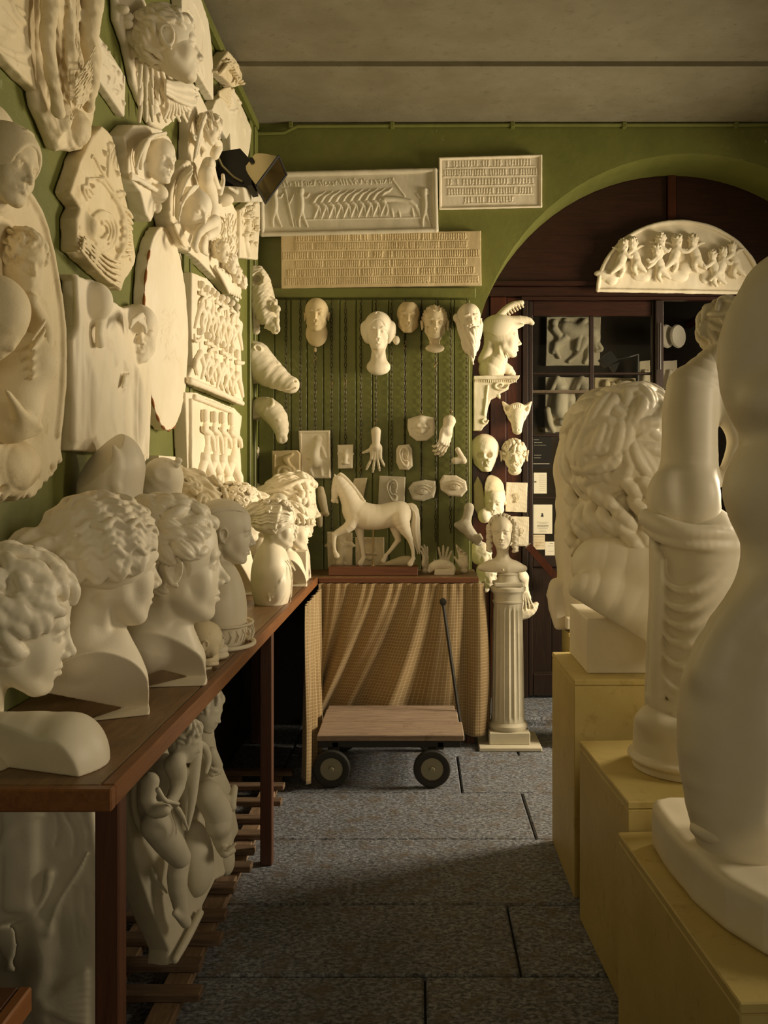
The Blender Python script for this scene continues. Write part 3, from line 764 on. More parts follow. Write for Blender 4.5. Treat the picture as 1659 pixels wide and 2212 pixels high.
# diagonal brace in front of the door
a, b = at(1146, 1184, 5.80), at(1202, 1248, 5.80)
d = b - a; d /= np.linalg.norm(d); nn = np.array((-d[2], 0, d[0])) * .022; mm = MB()
q = [a + nn - d * .02, a - nn - d * .02, b - nn + d * .05, b + nn + d * .05]
mm.add([tuple(p) for p in q] + [tuple(p + np.array((0, .05, 0))) for p in q], [(0, 1, 2, 3), (4, 7, 6, 5), (0, 4, 5, 1), (1, 5, 6, 2), (2, 6, 7, 3), (3, 7, 4, 0)])
tag(mm.build('brace_rail', 'dark_wood'), 'dark sloping wooden rail across the lower door beside the column bust', 'rail')

# ---------------------------------------------------------------- tables, curtain, cart, floor slats, pedestals
XE2 = -.535         # front edge of the long table
lt = thing('long_table', 'long brown wooden table along the left wall, full of plaster busts', 'table', (XE2 - .2, 3.3, 0)); O5 = Vector(lt.location)
def lrel(m, name, mat): return rel(m, name, mat, lt, O5)
lrel(MB().box(XW + .004, XE2 - .028, 1.665, 5.02, TZ - .034, TZ, .003), 'tabletop', 'table_wood')
lrel(MB().box(XE2 - .028, XE2, 1.665, 5.02, TZ - .04, TZ + .001, .004), 'front_edging', 'table_edge_wood')
lrel(MB().box(XW + .004, XE2, 1.64, 1.665, TZ - .04, TZ, .003), 'end_edging', 'table_edge_wood')
for y in (1.70, 3.48):
    lrel(MB().box(XE2 - .05, XE2 - .006, y, y + .045, 0, TZ - .04, .003), 'leg', 'leg_wood')
for y in (1.70, 3.48): lrel(MB().box(XW + .03, XW + .07, y, y + .045, 0, TZ - .04, .003), 'leg', 'leg_wood')
struct(MB().box(XW, XW + .01, FB, YB - .1, 0, .86).build('shade_panel_left', 'void_dark'))  # dark panel on the lower wall, its colour standing in for under-table shade
struct(MB().box(XW + .02, .33, YB - .032, YB - .020, 0, TZ - .05).build('shade_panel_back', 'void_dark'))  # added dark panel where only shade lies beneath the back table
bt = thing('back_table', 'wooden table against the back wall carrying the plaster horse', 'table', (-.1, 5.25, 0)); O6 = Vector(bt.location)
def brel(m, name, mat): return rel(m, name, mat, bt, O6)
brel(MB().box(XW + .03, .325, 5.03, YB - .02, TZ - .025, TZ, .004), 'tabletop', 'table_wood')
brel(MB().box(-.53, .325, 5.012, 5.03, TZ - .03, TZ - .002, .003), 'front_edging', 'stand_wood')
for x in (-.9, .26): 
    for y in (5.06, 5.40): brel(MB().box(x, x + .045, y, y + .045, 0, TZ - .025, .003), 'leg', 'leg_wood')
def curtain(name, label, path, ztop, zb, seed, folds, amp, pull=None, loc=(0, 0, 0)):
    """gathered cloth hanging along path; pull(u, v) shifts a point sideways"""
    rs = random.Random(seed); nu, nv = 320, 46; v = []; uv = []; f = []
    L = [0]; P_ = [np.array(p, float) for p in path]
    for a, b in zip(P_[:-1], P_[1:]): L.append(L[-1] + np.linalg.norm(b - a))
    tot = L[-1]; ph = [rs.uniform(0, 6) for _ in range(8)]
    for j in range(nv + 1):
        t = j / nv
        for i in range(nu + 1):
            u = i / nu; s_ = u * tot; k = max(q for q in range(len(P_) - 1) if L[q] <= s_ + 1e-9); w = (s_ - L[k]) / (L[k + 1] - L[k]); p = P_[k] * (1 - w) + P_[k + 1] * w
            d = (P_[k + 1] - P_[k]) / (L[k + 1] - L[k]); n = np.array((d[1], -d[0]))
            g = .0045 * math.sin(u * folds * 6.283 * 3.1 + ph[0]) * math.exp(-t * 5)
            big = amp * (.25 + .75 * min(1, t * 1.5)) * (math.sin(u * folds * 6.283 + ph[1] + .7 * math.sin(t * 2.1 + u * 5)) * .6 + .4 * math.sin(u * folds * 6.283 * .43 + ph[2] + t * 1.2) + .18 * math.sin(u * folds * 6.283 * 1.9 + ph[3] + t))
            du, dn, dz = pull(u, t) if pull else (0, 0, 0)
            q = p + n * (g + big + .012 + dn) + d * du
            zb_ = zb(u) if callable(zb) else zb
            z = ztop - (ztop - zb_) * t + dz
            v.append((q[0] - loc[0], q[1] - loc[1], z - loc[2])); uv.append((s_ * 1.35, z))
    for j in range(nv):
        for i in range(nu): a = j * (nu + 1) + i; f.append((a, a + 1, a + nu + 2, a + nu + 1))
    me = raw_mesh(name, v, f, True); l = me.uv_layers.new(name='UVMap')
    li = np.zeros(len(me.loops), np.int32); me.loops.foreach_get('vertex_index', li); U = np.array(uv, F32)[li]; l.data.foreach_set('uv', U.ravel())
    o = mesh_obj(name, me, 'check_cloth', None, loc); md = o.modifiers.new('t', 'SOLIDIFY'); md.thickness = .0015
    return tag(o, label, 'curtain')
def pull_main(u, t):
    # swagged: the middle is dragged down towards the lower left corner
    g = max(0, min(1, u / .62)) * max(0, 1 - u / .80)
    return (-.95 * g * t ** 1.25, .022 * math.sin(t * 3.1), 0)
curtain('table_curtain', 'brown checked cloth curtain gathered under the back table behind the cart', [(-.53, 5.012), (-.05, 5.012), (.333, 5.012), (.345, 5.10)], TZ - .03, lambda u: .16 if u < .78 else .06, 3, 6.5, .036, pull_main)
curtain('side_curtain', 'pale checked cloth curtain hanging at the far end of the long table', [(XE2 + .002, 4.30), (XE2 + .004, 4.98)], TZ - .055, lambda u: .03 + .02 * u, 8, 6.5, .028)

# cart
ct = thing('platform_cart', 'low wooden platform cart with four rubber wheels before the curtain', 'cart', (-.12, 4.63, 0)); O7 = Vector(ct.location)
def crel(m, name, mat): return rel(m, name, mat, ct, O7)
for a, b, r0, r1 in ((4.36, 4.60, -.47, .215), (4.604, 4.84, -.472, .20), (4.844, 4.925, -.468, .19)):
    crel(MB().box(r0, r1, a, b, .212, .24, .004), 'plank', 'cart_wood')
crel(MB().box(-.465, .20, 4.37, 4.395, .18, .212, .002), 'frame_rail', 'dark_metal'); crel(MB().box(-.465, .20, 4.88, 4.905, .18, .212, .002), 'frame_rail', 'dark_metal')
for x in (-.40, .09): crel(MB().box(x, x + .03, 4.37, 4.905, .17, .205, .002), 'frame_rail', 'dark_metal')
for x in (-.40, .065):
    crel(MB().tube([(x, 4.36, .088), (x, 4.90, .088)], .009, 10), 'axle', 'iron')
    for y, sg in ((4.355, -1), (4.92, 1)):
        c = (x, y, .088)
        w = MB().lathe([(.052, -.016), (.066, -.021), (.082, -.018), (.087, -.008), (.087, .008), (.082, .018), (.066, .021), (.052, .016), (.052, -.016)], c, 48, 'y', False); wo = crel(w, 'wheel', 'rubber')
        h = MB().lathe([(.004, -.014 * 1), (.056, -.013), (.060, -.018), (.064, -.018), (.066, -.01), (.066, .01), (.064, .018), (.056, .013), (.004, .014)], c, 40, 'y'); h.lathe([(.002, -.034), (.012, -.033), (.014, -.012), (.022, -.011), (.04, -.004), (.04, .004), (.014, .012), (.012, .033), (.002, .034)], c, 24, 'y')
        hub = crel(h, 'wheel_disc', 'wheel_metal'); hub.parent = wo
    for y in (4.38, 4.89): crel(MB().box(x - .02, x + .02, y - .004, y + .004, .075, .185, .002), 'axle_bracket', 'dark_metal')
p0, p1 = at(998, 1590, 4.78), at(957, 1300, 4.93)
hm = MB(); hm.tube([tuple(p0), tuple(p1)], .009, 8); hm.lathe([(.001, -.02), (.018, -.018), (.018, .018), (.001, .02)], tuple(p1), 16, 'y')
crel(hm, 'handle_bar', 'dark_metal')

# slatted duckboard along the wall under the long table
db = thing('duckboard', 'wooden slatted duckboard on the floor under the long table', 'duckboard', (-.75, 3.0, 0)); O8 = Vector(db.location)
def frel(m, name, mat): return rel(m, name, mat, db, O8)
for x in (XW + .06, XE2 - .175): frel(MB().box(x, x + .07, 1.50, 4.45, .002, .032, .003), 'runner', 'rail_wood')
y = 1.66
while y < 4.5:
    frel(MB().box(XW + .03, XE2 - .07 + rs.uniform(-.03, .02), y, y + .055, .033, .055, .003), 'slat', 'slat_wood'); y += rs.choice((.15, .17, .20))
# pedestals
def pedestal(label, A, Bk, w, h, lip=.0):
    """A: front left corner (x, y); Bk: back left corner; box of width w to the right"""
    a = np.array(A); b = np.array(Bk); d = (b - a) / np.linalg.norm(b - a); L = np.linalg.norm(b - a); r = np.array((d[1], -d[0]))
    th = math.atan2(-d[0], d[1]); o = thing('plinth_box', label, 'pedestal', (a[0], a[1], 0), 'yellow painted box pedestals'); o.rotation_euler.z = th
    MB().box(0, w, 0, L, 0, h - .022, .003).build('carcass', 'pedestal_paint', o); MB().box(-.001, w + .001, -.001, L + .001, h - .021, h, .003).build('top_board', 'pedestal_paint', o)
    return o
pedestal('tallest yellow box pedestal, under the colossal curly head', (.534, 3.217), (.531, 3.72), .62, .748)
pedestal('middle yellow box pedestal, under the draped female torso', (.558, 2.50), (.528, 3.07), .62, .58)
pedestal('lowest nearest yellow box pedestal, under the big walking figure', (.573, 1.672), (.526, 2.47), .62, .51)
# ------------------------------------------------------------------ casts hung on the left wall
def Zt(ox, oy, sc): return lambda x, y: (ox + x / sc, oy + y / sc)
Z1 = Zt(0, 0, 2.9625); Z2 = Zt(0, 500, 2.9625); Z3 = Zt(350, 200, 4.1475); ID = lambda x, y: (x, y)
class Relief(Sculpt):
    """sculpting on the left wall in wall coordinates: x = along the wall, y = out from it, z = up"""
    def __init__(s, V=ID, wall='L'):
        super().__init__(); s.V = V; s.wall = wall; s.noise = {'body': [(.0010, .06, 1)]}
        if isinstance(wall, tuple):      # free plane: point, direction along it, lean backwards in degrees
            P0, u, lean = wall; u = np.array((u[0], u[1], 0.)); u /= np.linalg.norm(u); n = np.array((u[1], -u[0], 0.)); l = math.radians(lean); up = np.array((0, 0, 1.)) * math.cos(l) - n * math.sin(l); n = n * math.cos(l) + np.array((0, 0, 1.)) * math.sin(l)
            s.P0 = np.array(P0, float); s.U = np.stack([u, n, up], 1); s.push(s.U, P0)
        else: s.push(LEFT, (XW, 0, 0)) if wall == 'L' else s.push(BACK, (0, YB if wall == 'B' else wall, 0))
    def p(s, x, y, off):
        px, py = s.V(x, y)
        if s.wall == 'L': q = on_left(px, py, off); return np.array((q[1], off, q[2]))
        if isinstance(s.wall, tuple):
            n = s.U[:, 1]; d = np.array(((px - CX) / FPX, 1, -(py - CY) / FPX)); o = np.array((0, 0, EYE)); tt = (n @ (s.P0 - o) + off) / (n @ d); w = o + d * tt; return s.U.T @ (w - s.P0)
        Yw = YB if s.wall == 'B' else s.wall; q = at(px, py, Yw - off); return np.array((q[0], off, q[2]))
    def sc_at(s, x, y, off):     # pixels (of V) per metre, vertical
        px, py = s.V(x, y)
        if isinstance(s.wall, tuple): Y = s.t_world(s.p(x, y, off))[1]; return FPX / Y * (s.V(0, 1)[1] - s.V(0, 0)[1]) ** -1
        Y = (FPX * (XW + off) / (px - CX)) if s.wall == 'L' else (YB if s.wall == 'B' else s.wall) - off
        return FPX / Y * (s.V(0, 1)[1] - s.V(0, 0)[1]) ** -1
    def st(s, pts, r, off, k=.006, op='+', smooth=1):
        """stroke through zoom-pixel points; r in zoom pixels; off out of the wall (one value or per point)"""
        n = len(pts); O_ = off if hasattr(off, '__len__') else [off] * n; R = (list(r) + [r[-1]] * n)[:n] if hasattr(r, '__len__') else [r] * n
        s.path([s.p(a, b, o) for (a, b), o in zip(pts, O_)], [q / s.sc_at(a, b, o) for (a, b), q, o in zip(pts, R, O_)], k=k, op=op, smooth=smooth)
    def bl(s, x, y, off, rx, ry, ro, rot=None, k=.01, op='+'):
        """blob: rx, ry in zoom pixels as if seen flat on, ro in metres"""
        m = s.sc_at(x, y, off); s.ell(s.p(x, y, off), (rx / m, ro, ry / m), rot, k, op)
    def slab(s, pts, t, back=.0, rd=.004, k=0):
        s.poly([(lambda q: (q[0], q[2]))(s.p(a, b, t)) for a, b in pts], back, t, rd, k)
    def head(s, x, y, off, hpx, yaw=0, pitch=0, roll=0, **kw):
        s.push(facing(yaw, pitch, roll), s.p(x, y, off), hpx / s.sc_at(x, y, off)); face(s, **kw)
    def build(s, *a, **kw):
        if s.wall == 'L':
            for p in list(s.parts):
                if s.parts[p]: s.cur = p; s.box((3, -.997, 2), (9, 1, 9), op='-')
        return super().build(*a, **kw)
    def org(s, x, y):
        q = s.p(x, y, 0); return tuple(s.t_world(q))
    def t_world(s, q): return s.t + s.M @ q
def rough_ring(R, pts, t, n, r, seed):
    n = int(n * 1.3); r *= .8
    """broken edge: little lumps along the outline"""
    rs_ = random.Random(seed); m = len(pts)
    for i in range(n):
        u = rs_.random() * m; a = pts[int(u) % m]; b = pts[(int(u) + 1) % m]; w = u % 1
        R.bl(a[0] * (1 - w) + b[0] * w, a[1] * (1 - w) + b[1] * w, t - .006, r * rs_.uniform(.4, 1.4), r * rs_.uniform(.4, 1.4), .012, k=.014, op='-')
def fig(R, j, off, k=.006, headyaw=0, hp=None, r=1.0, hair=True, fat=1.0):
    """small relief figure. j: joints in zoom pixels: head (x, y), neck, hip, hands, elbows, knees, feet; r in zoom pixels = torso radius"""
    T = r
    R.st([j['neck'], j['mid'], j['hip']], [T * .95, T * .85 * fat, T * 1.05], off, k=k * 2)
    for s_ in ('l', 'r'):
        if 'elbow' + s_ in j: R.st([j.get('sh' + s_, j['neck']), j['elbow' + s_], j['hand' + s_]], [T * .5, T * .4, T * .3], off + .012, k=k)
        if 'knee' + s_ in j: R.st([j['hip'], j['knee' + s_], j['foot' + s_]], [T * .8, T * .6, T * .38], off + .008, k=k); f = j['foot' + s_]; R.st([f, (f[0] + T * .6, f[1] + T * .3)], [T * .34, T * .22], off + .01, k=k)
    h = hp or T * 2.3; x, y = j['head']; c = R.p(x, y, off + .015); m = R.sc_at(x, y, off)
    R.push(facing(headyaw, -8), c, h / m); face(R)
    if hair: locks(R, 34, seed=int(x) % 97, L=.2, r=.045, off=.03)
    R.pop()

# -- top-left slab with an incised vase
R = Relief(Z1); t = .035
R.slab([(-420, -500), (243, -500), (245, 590), (-420, -80)], t)
rim = [(-300, 60), (-120, 240), (60, 380), (200, 440)]
R.st(rim, 10, t, k=.004); R.st([(-300, 30), (-120, 200), (60, 340), (195, 360)], 7, t, k=.004)
R.st([(60, 0), (90, 90), (160, 150), (170, 220)], [20, 26, 20, 8], t, k=.006); R.st([(95, 50), (150, 80), (175, 150)], [12, 16, 5], t, k=.005); R.st([(20, 60), (60, 130), (150, 230)], [10, 16, 6], t, k=.005)
R.st([(-60, 100), (30, 190), (90, 230), (100, 180)], 8, t, k=.005); R.bl(170, 330, t, 34, 22, .012, k=.01)
R.build('relief_slab', 'pale plaster relief slab cropped by the top left corner, carved vase foliage', 'relief', .0036, 'plaster_old', R.org(150, 300))

# -- draped legs fragment
R = Relief(Z1); t = .045
out = [(240, -420), (690, -420), (680, 60), (640, 260), (640, 560), (600, 830), (540, 960), (395, 965), (285, 700), (262, 600), (248, 300)]
R.slab(out, t, rd=.02, k=0)
R.bl(460, 820, .045, 105, 120, .05, k=.03); R.bl(350, 740, .04, 70, 120, .045, k=.03)
R.st([(330, -300), (320, 0), (300, 250), (330, 480), (380, 720)], [62, 58, 48, 42, 40], .075, k=.02)
R.st([(600, -300), (590, 0), (560, 200), (590, 420), (570, 680)], [80, 76, 68, 60, 36], .085, k=.02)
R.st([(480, -300), (470, 100), (450, 350), (470, 640)], [40, 38, 34, 26], .06, k=.02)
rs_ = random.Random(3)
for i in range(17):
    x0 = 400 + i * 15; R.st([(430 + (i % 5) * 14, -200 + i * 12), (415 + i * 6, 150 + i * 10), (425 + i * 9, 330 + i * 14), (440 + i * 9 + rs_.uniform(-14, 14), 480 + i * 12), (450 + i * 8, 690 - i * 4)], [9, 10, 10, 9, 5], .105 - abs(i - 8) * .002, k=.006)
for i in range(9): R.st([(610 - i * 4, 300 + i * 34), (560 - i * 5, 400 + i * 36), (480 - i * 3, 520 + i * 30)], [7, 9, 5], .125 - i * .004, k=.006)
R.noise = {'body': [(.0015, .03, 2)]}
R.build('relief_fragment', 'tall plaster fragment of draped legs with folds and a rough rounded lower end', 'relief', .0034, 'plaster_old', R.org(450, 500))

# -- small leaf-ornament panel
R = Relief(Z1); t = .03
R.slab([(560, 160), (640, 235), (806, 490), (795, 745), (560, 400)], t)
for q in ([(650, 300), (700, 380), (740, 420), (770, 500)], [(660, 420), (700, 470), (690, 540)], [(750, 560), (770, 600), (720, 580)], [(700, 330), (690, 400), (740, 480), (720, 560), (760, 640)]): R.st(q, [9, 12, 10, 6][:len(q)], t, k=.004)
for x, y in ((680, 340), (720, 440), (690, 500), (750, 470), (740, 590), (770, 560), (660, 300), (780, 660)): R.bl(x, y, t, 20, 12, .012, (0, 40, 0), k=.005)
R.build('leaf_relief', 'small plaster leaf-ornament panel to the right of the draped-legs fragment', 'relief', .0032, 'plaster', R.org(700, 450))

# -- winged head in profile
R = Relief(Z1)
R.slab([(745, -120), (880, -120), (1000, 150), (1060, 480), (1100, 560), (1180, 640), (1210, 730), (1130, 760), (1090, 800), (1045, 835), (980, 800), (930, 690), (870, 540), (820, 300), (760, 130)], .03, rd=.012)
rs_ = random.Random(8)
for i in range(13):      # upper wing: long feathers sweeping up
    a = i / 12; R.st([(1010 - a * 130, 380 - a * 60), (950 - a * 110, 200 - a * 90), (905 - a * 140, -20 - a * 40)], [17, 19, 12], .06 - .03 * a, k=.004)
for i in range(15):      # scalloped outer wing edge
    y = 60 + i * 46; x = 790 + 13.5 * i + (8 if i % 2 else -6); R.bl(x, y, .04, 34, 30, .022, (0, 30, 0), k=.008)
for i in range(24):      # downward feathers
    x = 900 + (i % 8) * 32; y = 420 + (i // 8) * 110; dx = (x - 960) * .35; R.st([(x, y), (x + dx * .4 + 5, y + 60), (x + dx + 12, y + 135)], [14, 17, 10], .075 - .012 * (i // 8), k=.003)
for i in range(9):       # right wing tip
    R.st([(1060, 520 + i * 9), (1130, 540 + i * 12), (1200 + i * 5, 520 + i * 20), (1255 + rs_.uniform(-14, 14), 560 + i * 10)], [13, 16, 15, 9], .10 + .003 * (i % 3), k=.004)
for i in range(8): R.st([(1060 + i * 14, 600), (1080 + i * 15, 680), (1050 + i * 24, 760 - i * 8)], [13, 15, 10], .075, k=.004)
R.part('head')
R.push(facing(14, 4), R.p(1085, 300, .15), 440 / R.sc_at(1085, 300, .12)); face(R, child=1); ear(R, 1, (.345, -.02, -.02), 1.35); ear(R, -1, (.345, -.02, -.02), 1.35); R.part('hair'); cap_hair(R, .025); R.ell((-.45, -.03, -.02), (.25, .14, .15), op='-', k=.02); locks(R, 110, seed=4, L=.16, r=.034, off=.04, k=.02, fn=lambda v: ear_free(v) and not (abs(cran(v)[0]) > .2 and cran(v)[2] < .2 and cran(v)[1] > -.2)); R.pop()
R.build('winged_head_cast', 'large winged cherub head cast in profile with feathered wings, near the top of left wall', 'relief', .0032, 'plaster', R.org(1000, 400), names={'body': 'wings'})

# -- arched panel at the top
R = Relief(Z1); t = .045
pts = [(1120, -200)] + [(1130 + 30, -150)] + [(1280, -20), (1320, 90), (1350, 260), (1366, 460), (1368, 640), (1180, 330)]
R.slab([(1170, -260), (1290, 0), (1330, 120), (1352, 260), (1366, 460), (1368, 640), (1170, 310), (1165, 0)], t)
for q in ([(1200, 60), (1240, 120), (1230, 220), (1260, 330)], [(1280, 120), (1300, 240), (1290, 360), (1310, 480)], [(1210, 250), (1250, 380), (1300, 500)], [(1240, 20), (1275, 90), (1310, 200)]): R.st(q, 7, t, k=.005)
R.build('arched_panel', 'thick arched plaster panel with faint relief, behind the winged cherub head', 'relief', .0036, 'plaster', R.org(1280, 300))

# -- capital fragment, and cross-shaped panel below it
R = Relief(Z1)
R.slab([(1385, 455), (1420, 380), (1465, 325), (1520, 390), (1555, 480), (1550, 545), (1500, 560), (1440, 500)], .06, rd=.01)
for i in range(6): R.st([(1400 + i * 10, 480 - i * 6), (1440 + i * 16, 420 - i * 6), (1480 + i * 10, 370 + i * 26), (1530 - i * 4, 470 + i * 14)], 8, .075 + .006 * (i % 2), k=.003)
for i in range(10): R.bl(1440 + i * 12, 390 + i * 16, .08, 12, 9, .018, k=.003)
for i in range(6): R.st([(1400, 590 + i * 3), (1440, 570 + i * 14), (1480, 560 + i * 24), (1460, 640 + i * 10)], [8, 10, 8, 4], .05, k=.004)
R.build('capital_fragment', 'carved capital fragment jutting out at the top right of the left wall', 'relief', .0036, 'plaster_old', R.org(1460, 450))
R = Relief(Z1); t = .05
R.slab([(1360, 700), (1385, 640), (1500, 565), (1560, 700), (1612, 830), (1600, 950), (1590, 1010), (1480, 985), (1475, 850), (1452, 890), (1420, 830)], t)
rough_ring(R, [(1500, 575), (1560, 700), (1610, 830), (1590, 1000)], t, 14, 12, 2)
for q in ([(1480, 620), (1500, 690), (1490, 740)], [(1510, 830), (1515, 930)], [(1560, 820), (1570, 870)], [(1440, 680), (1480, 720), (1520, 700)], [(1500, 600), (1540, 660)]): R.st(q, 9, t, k=.004)
R.build('cross_panel', 'rough edged cross-shaped plaster panel below the capital fragment near the ceiling', 'relief', .004, 'plaster_rough', R.org(1500, 800))

# -- leaf-scroll relief
R = Relief(Z1); t = .05
out = [(455, 1230), (520, 1030), (590, 880), (660, 805), (720, 870), (760, 1040), (800, 1230), (850, 1480), (868, 1640), (865, 1690), (800, 1800), (778, 1860), (600, 1700), (500, 1600), (495, 1400), (520, 1330)]
R.slab(out, t, rd=.006)
for i, q in enumerate(([(740, 1240), (700, 1180), (650, 1100), (600, 990), (590, 1010)], [(750, 1300), (690, 1200), (640, 1140), (560, 1150)], [(690, 1130), (690, 1040), (700, 960), (690, 920), (720, 950), (700, 980)], [(600, 1240), (560, 1190), (520, 1200), (560, 1280)], [(720, 1260), (770, 1230), (790, 1270), (740, 1280)], [(560, 1160), (550, 1230), (580, 1260)])): R.st(q, [10, 12, 12, 10, 7, 5][:len(q)], t + .004, k=.005)
for x, y in ((650, 1080), (640, 1140), (580, 1190), (740, 1110), (770, 1240), (660, 980), (700, 930)): R.bl(x, y, t, 24, 13, .016, (0, 35, 0), k=.006)
for q, (r0, w_) in enumerate(((150, 11), (122, 10), (96, 9))):      # big volute with parallel ribs
    R.st([(650 + (r0 * (1 - t_ * .72)) * .78 * math.cos(2.0 - t_ * 9.6), 1470 + (r0 * (1 - t_ * .72)) * 1.05 * math.sin(2.0 - t_ * 9.6)) for t_ in [j / 26 for j in range(27 - q * 5)]], w_, t + .006, k=.010)
R.st([(720, 1230), (770, 1330), (800, 1450), (790, 1580), (740, 1680)], [10, 20, 26, 22, 10], t + .006, k=.012)
for i in range(7): R.st([(780 + 6 * (i % 2), 1330 + i * 50), (820, 1350 + i * 46), (846, 1392 + i * 38)], [12, 14, 7], t + .008, k=.01)
for i in range(5): R.st([(520 + i * 5, 1600 - i * 22), (600 + i * 6, 1700 - i * 26), (690 + i * 6, 1790 - i * 32), (770, 1840 - i * 40)], 11, t + .012, k=.003)
R.bl(560, 1450, t, 50, 70, .03, k=.02); rough_ring(R, out[9:15], t, 18, 12, 5)
R.build('scroll_relief', 'shield-shaped plaster relief of acanthus scrolls with broken lower edge', 'relief', .0032, 'plaster_old', R.org(650, 1300))

# -- veiled woman relief
R = Relief(Z1); t = .06
R.slab([(800, 870), (860, 800), (940, 800), (1040, 830), (1100, 900), (1100, 980), (1060, 1140), (1050, 1220), (1000, 1330), (970, 1420), (940, 1370), (905, 1230), (830, 1130), (815, 1000)], t, rd=.006)
R.head(1010, 1030, .09, 300, -28, -6); R.pop()
for i in range(8): R.st([(1060 - i * 6, 850 + i * 6), (960 - i * 9, 870 + i * 6), (905 - i * 8, 960 + i * 4), (870 + i * 2, 1080 + i * 6)], [10, 13, 12, 8], .12 - .009 * i, k=.005)
for i in range(6): R.st([(960 - i * 8, 900 + i * 10), (930 - i * 6, 980 + i * 12), (900, 1060 + i * 4)], 8, .10, k=.004)
for i in range(5): R.st([(840, 1110 + i * 8), (900 + i * 6, 1160), (960 + i * 16, 1200 + i * 8)], [9, 12, 9], .075, k=.005)
R.bl(1010, 1240, .075, 50, 60, .035, k=.01); R.bl(1000, 1320, .06, 26, 44, .02, k=.01)
R.build('veiled_woman_relief', 'small plaster relief of a veiled woman turning right, broken base, beneath the winged head', 'relief', .0028, 'plaster', R.org(950, 1050))

# -- bowed woman under a hood
R = Relief(Z3); t = .07
R.slab([(90, 850), (140, 700), (240, 600), (300, 620), (340, 760), (380, 900), (385, 1000), (300, 1200), (260, 1430), (180, 1380), (100, 1200), (75, 1050)], t, rd=.01)
R.head(270, 1060, .10, 420, -25, -22, 10); R.pop()
for i in range(9): R.st([(150 - i * 4, 1150 - i * 8), (150 - i * 3, 1000 - i * 20), (200 - i * 5, 830 - i * 14), (270, 720 - i * 10)], [13, 15, 14, 8], .14 - .010 * i, k=.005)
for i in range(10): R.st([(330 - i * 4, 830 + i * 4), (260 - i * 9, 850 + i * 14), (200 - i * 5, 960 + i * 16)], [9, 12, 8], .155 - .006 * (i % 3), k=.004)
for i in range(6): R.st([(110 + i * 8, 1180), (150 + i * 10, 1280), (200 + i * 9, 1380)], 11, .09, k=.006)
R.build('hooded_woman_relief', 'plaster relief of a hooded woman with head bowed, above the tall oval medallion', 'relief', .0028, 'plaster', R.org(250, 1050))

# -- tall slab with a crouching nude
R = Relief(Z3); t = .045
R.slab([(240, -60), (330, -10), (430, 200), (478, 330), (480, 600), (440, 900), (560, 1210), (620, 1260), (700, 1560), (715, 1790), (690, 1880), (330, 1500), (240, 1430), (250, 1300), (240, 900)], t)
R.part('figure')
R.st([(420, 640), (380, 760), (430, 900), (440, 1050)], [62, 68, 72, 66], .12, k=.02)                 # back
R.st([(430, 620), (470, 780), (520, 900)], [34, 30, 24], .14, k=.012); R.st([(520, 900), (550, 800), (545, 740)], [24, 20, 16], .15, k=.01)   # arm up
R.st([(440, 1060), (480, 1240), (400, 1290)], [66, 60, 40], .12, k=.02); R.st([(470, 1150), (330, 1240), (290, 1370)], [56, 40, 30], .15, k=.015)   # thigh, shin
R.st([(290, 1370), (310, 1420), (325, 1425)], [28, 22, 12], .15, k=.008); R.st([(380, 1300), (350, 1400), (405, 1450)], [36, 30, 18], .12, k=.012)
R.head(430, 330, .10, 260, 5, -25); locks(R, 60, 5, L=.24, r=.04, off=.04); R.pop()
for i in range(8): R.st([(390, 180 + i * 8), (350 - i * 2, 280 + i * 10), (360 - i * 8, 400 + i * 12), (330 - i * 7, 520 + i * 14)], [12, 15, 13, 8], .085 + .004 * (i % 3), k=.005)
for i in range(6): R.st([(280 + i * 14, 390), (290 + i * 16, 430), (380, 480 + i * 6)], 14, .08, k=.008)
R.st([(470, 420), (505, 480), (470, 560)], [40, 48, 44], .10, k=.015)
for x, y, hp, yw in ((525, 1430, 210, -25), (610, 1540, 180, -15), (660, 1640, 160, -45), (715, 1700, 130, 5)):
    R.part('cherub_head#%d' % x); R.head(x, y, .09, hp, yw, -5, child=1); locks(R, 40, int(x), L=.2, r=.05, off=.03); R.pop()
R.part('drapery'); 
for i in range(6): R.st([(480 + i * 30, 1560 + i * 20), (540 + i * 26, 1660 + i * 22), (600 + i * 20, 1790 + i * 10)], [16, 20, 14], .07, k=.008)
R.build('crouching_nude_relief', 'tall plaster relief slab of a crouching nude above singing cherub heads', 'relief', .003, 'plaster', R.org(400, 1000), names={'body': 'slab'})

# -- foliage casts in the corner
R = Relief(Z3)
R.slab([(470, 940), (560, 900), (640, 1000), (690, 1100), (700, 1250), (690, 1450), (600, 1350), (530, 1200), (480, 1100)], .03, rd=.01)
R.bl(545, 960, .07, 70, 60, .05, k=.01)
rs_ = random.Random(12)
for i in range(34):
    x = 540 + rs_.random() * 140; y = 1080 + rs_.random() * 330; a = rs_.uniform(-1, 1); R.st([(x, y), (x + 14 * a, y + 34), (x + 26 * a - 8, y + 66)], [8, 11, 6], .05 + rs_.random() * .03, k=.003)
for i in range(5): R.st([(500, 1000 + i * 22), (580 + i * 10, 1040 + i * 26), (610, 1120 + i * 36)], [10, 12, 7], .06, k=.004)
R.build('acanthus_cast', 'openwork acanthus foliage cast beside the crouching nude relief', 'relief', .003, 'plaster', R.org(600, 1200))
R = Relief(Z3)
R.slab([(705, 1050), (850, 920), (880, 1000), (876, 1250), (860, 1500), (700, 1480)], .05, rd=.008)
for i in range(26):
    x = 745 + rs_.random() * 115; y = 970 + rs_.random() * 430; R.bl(x, y, .06 + .02 * rs_.random(), 18, 13, .018, (0, rs_.uniform(-60, 60), 0), k=.006); R.st([(x, y), (x + rs_.uniform(-30, 20), y + 40)], [8, 4], .06, k=.004)
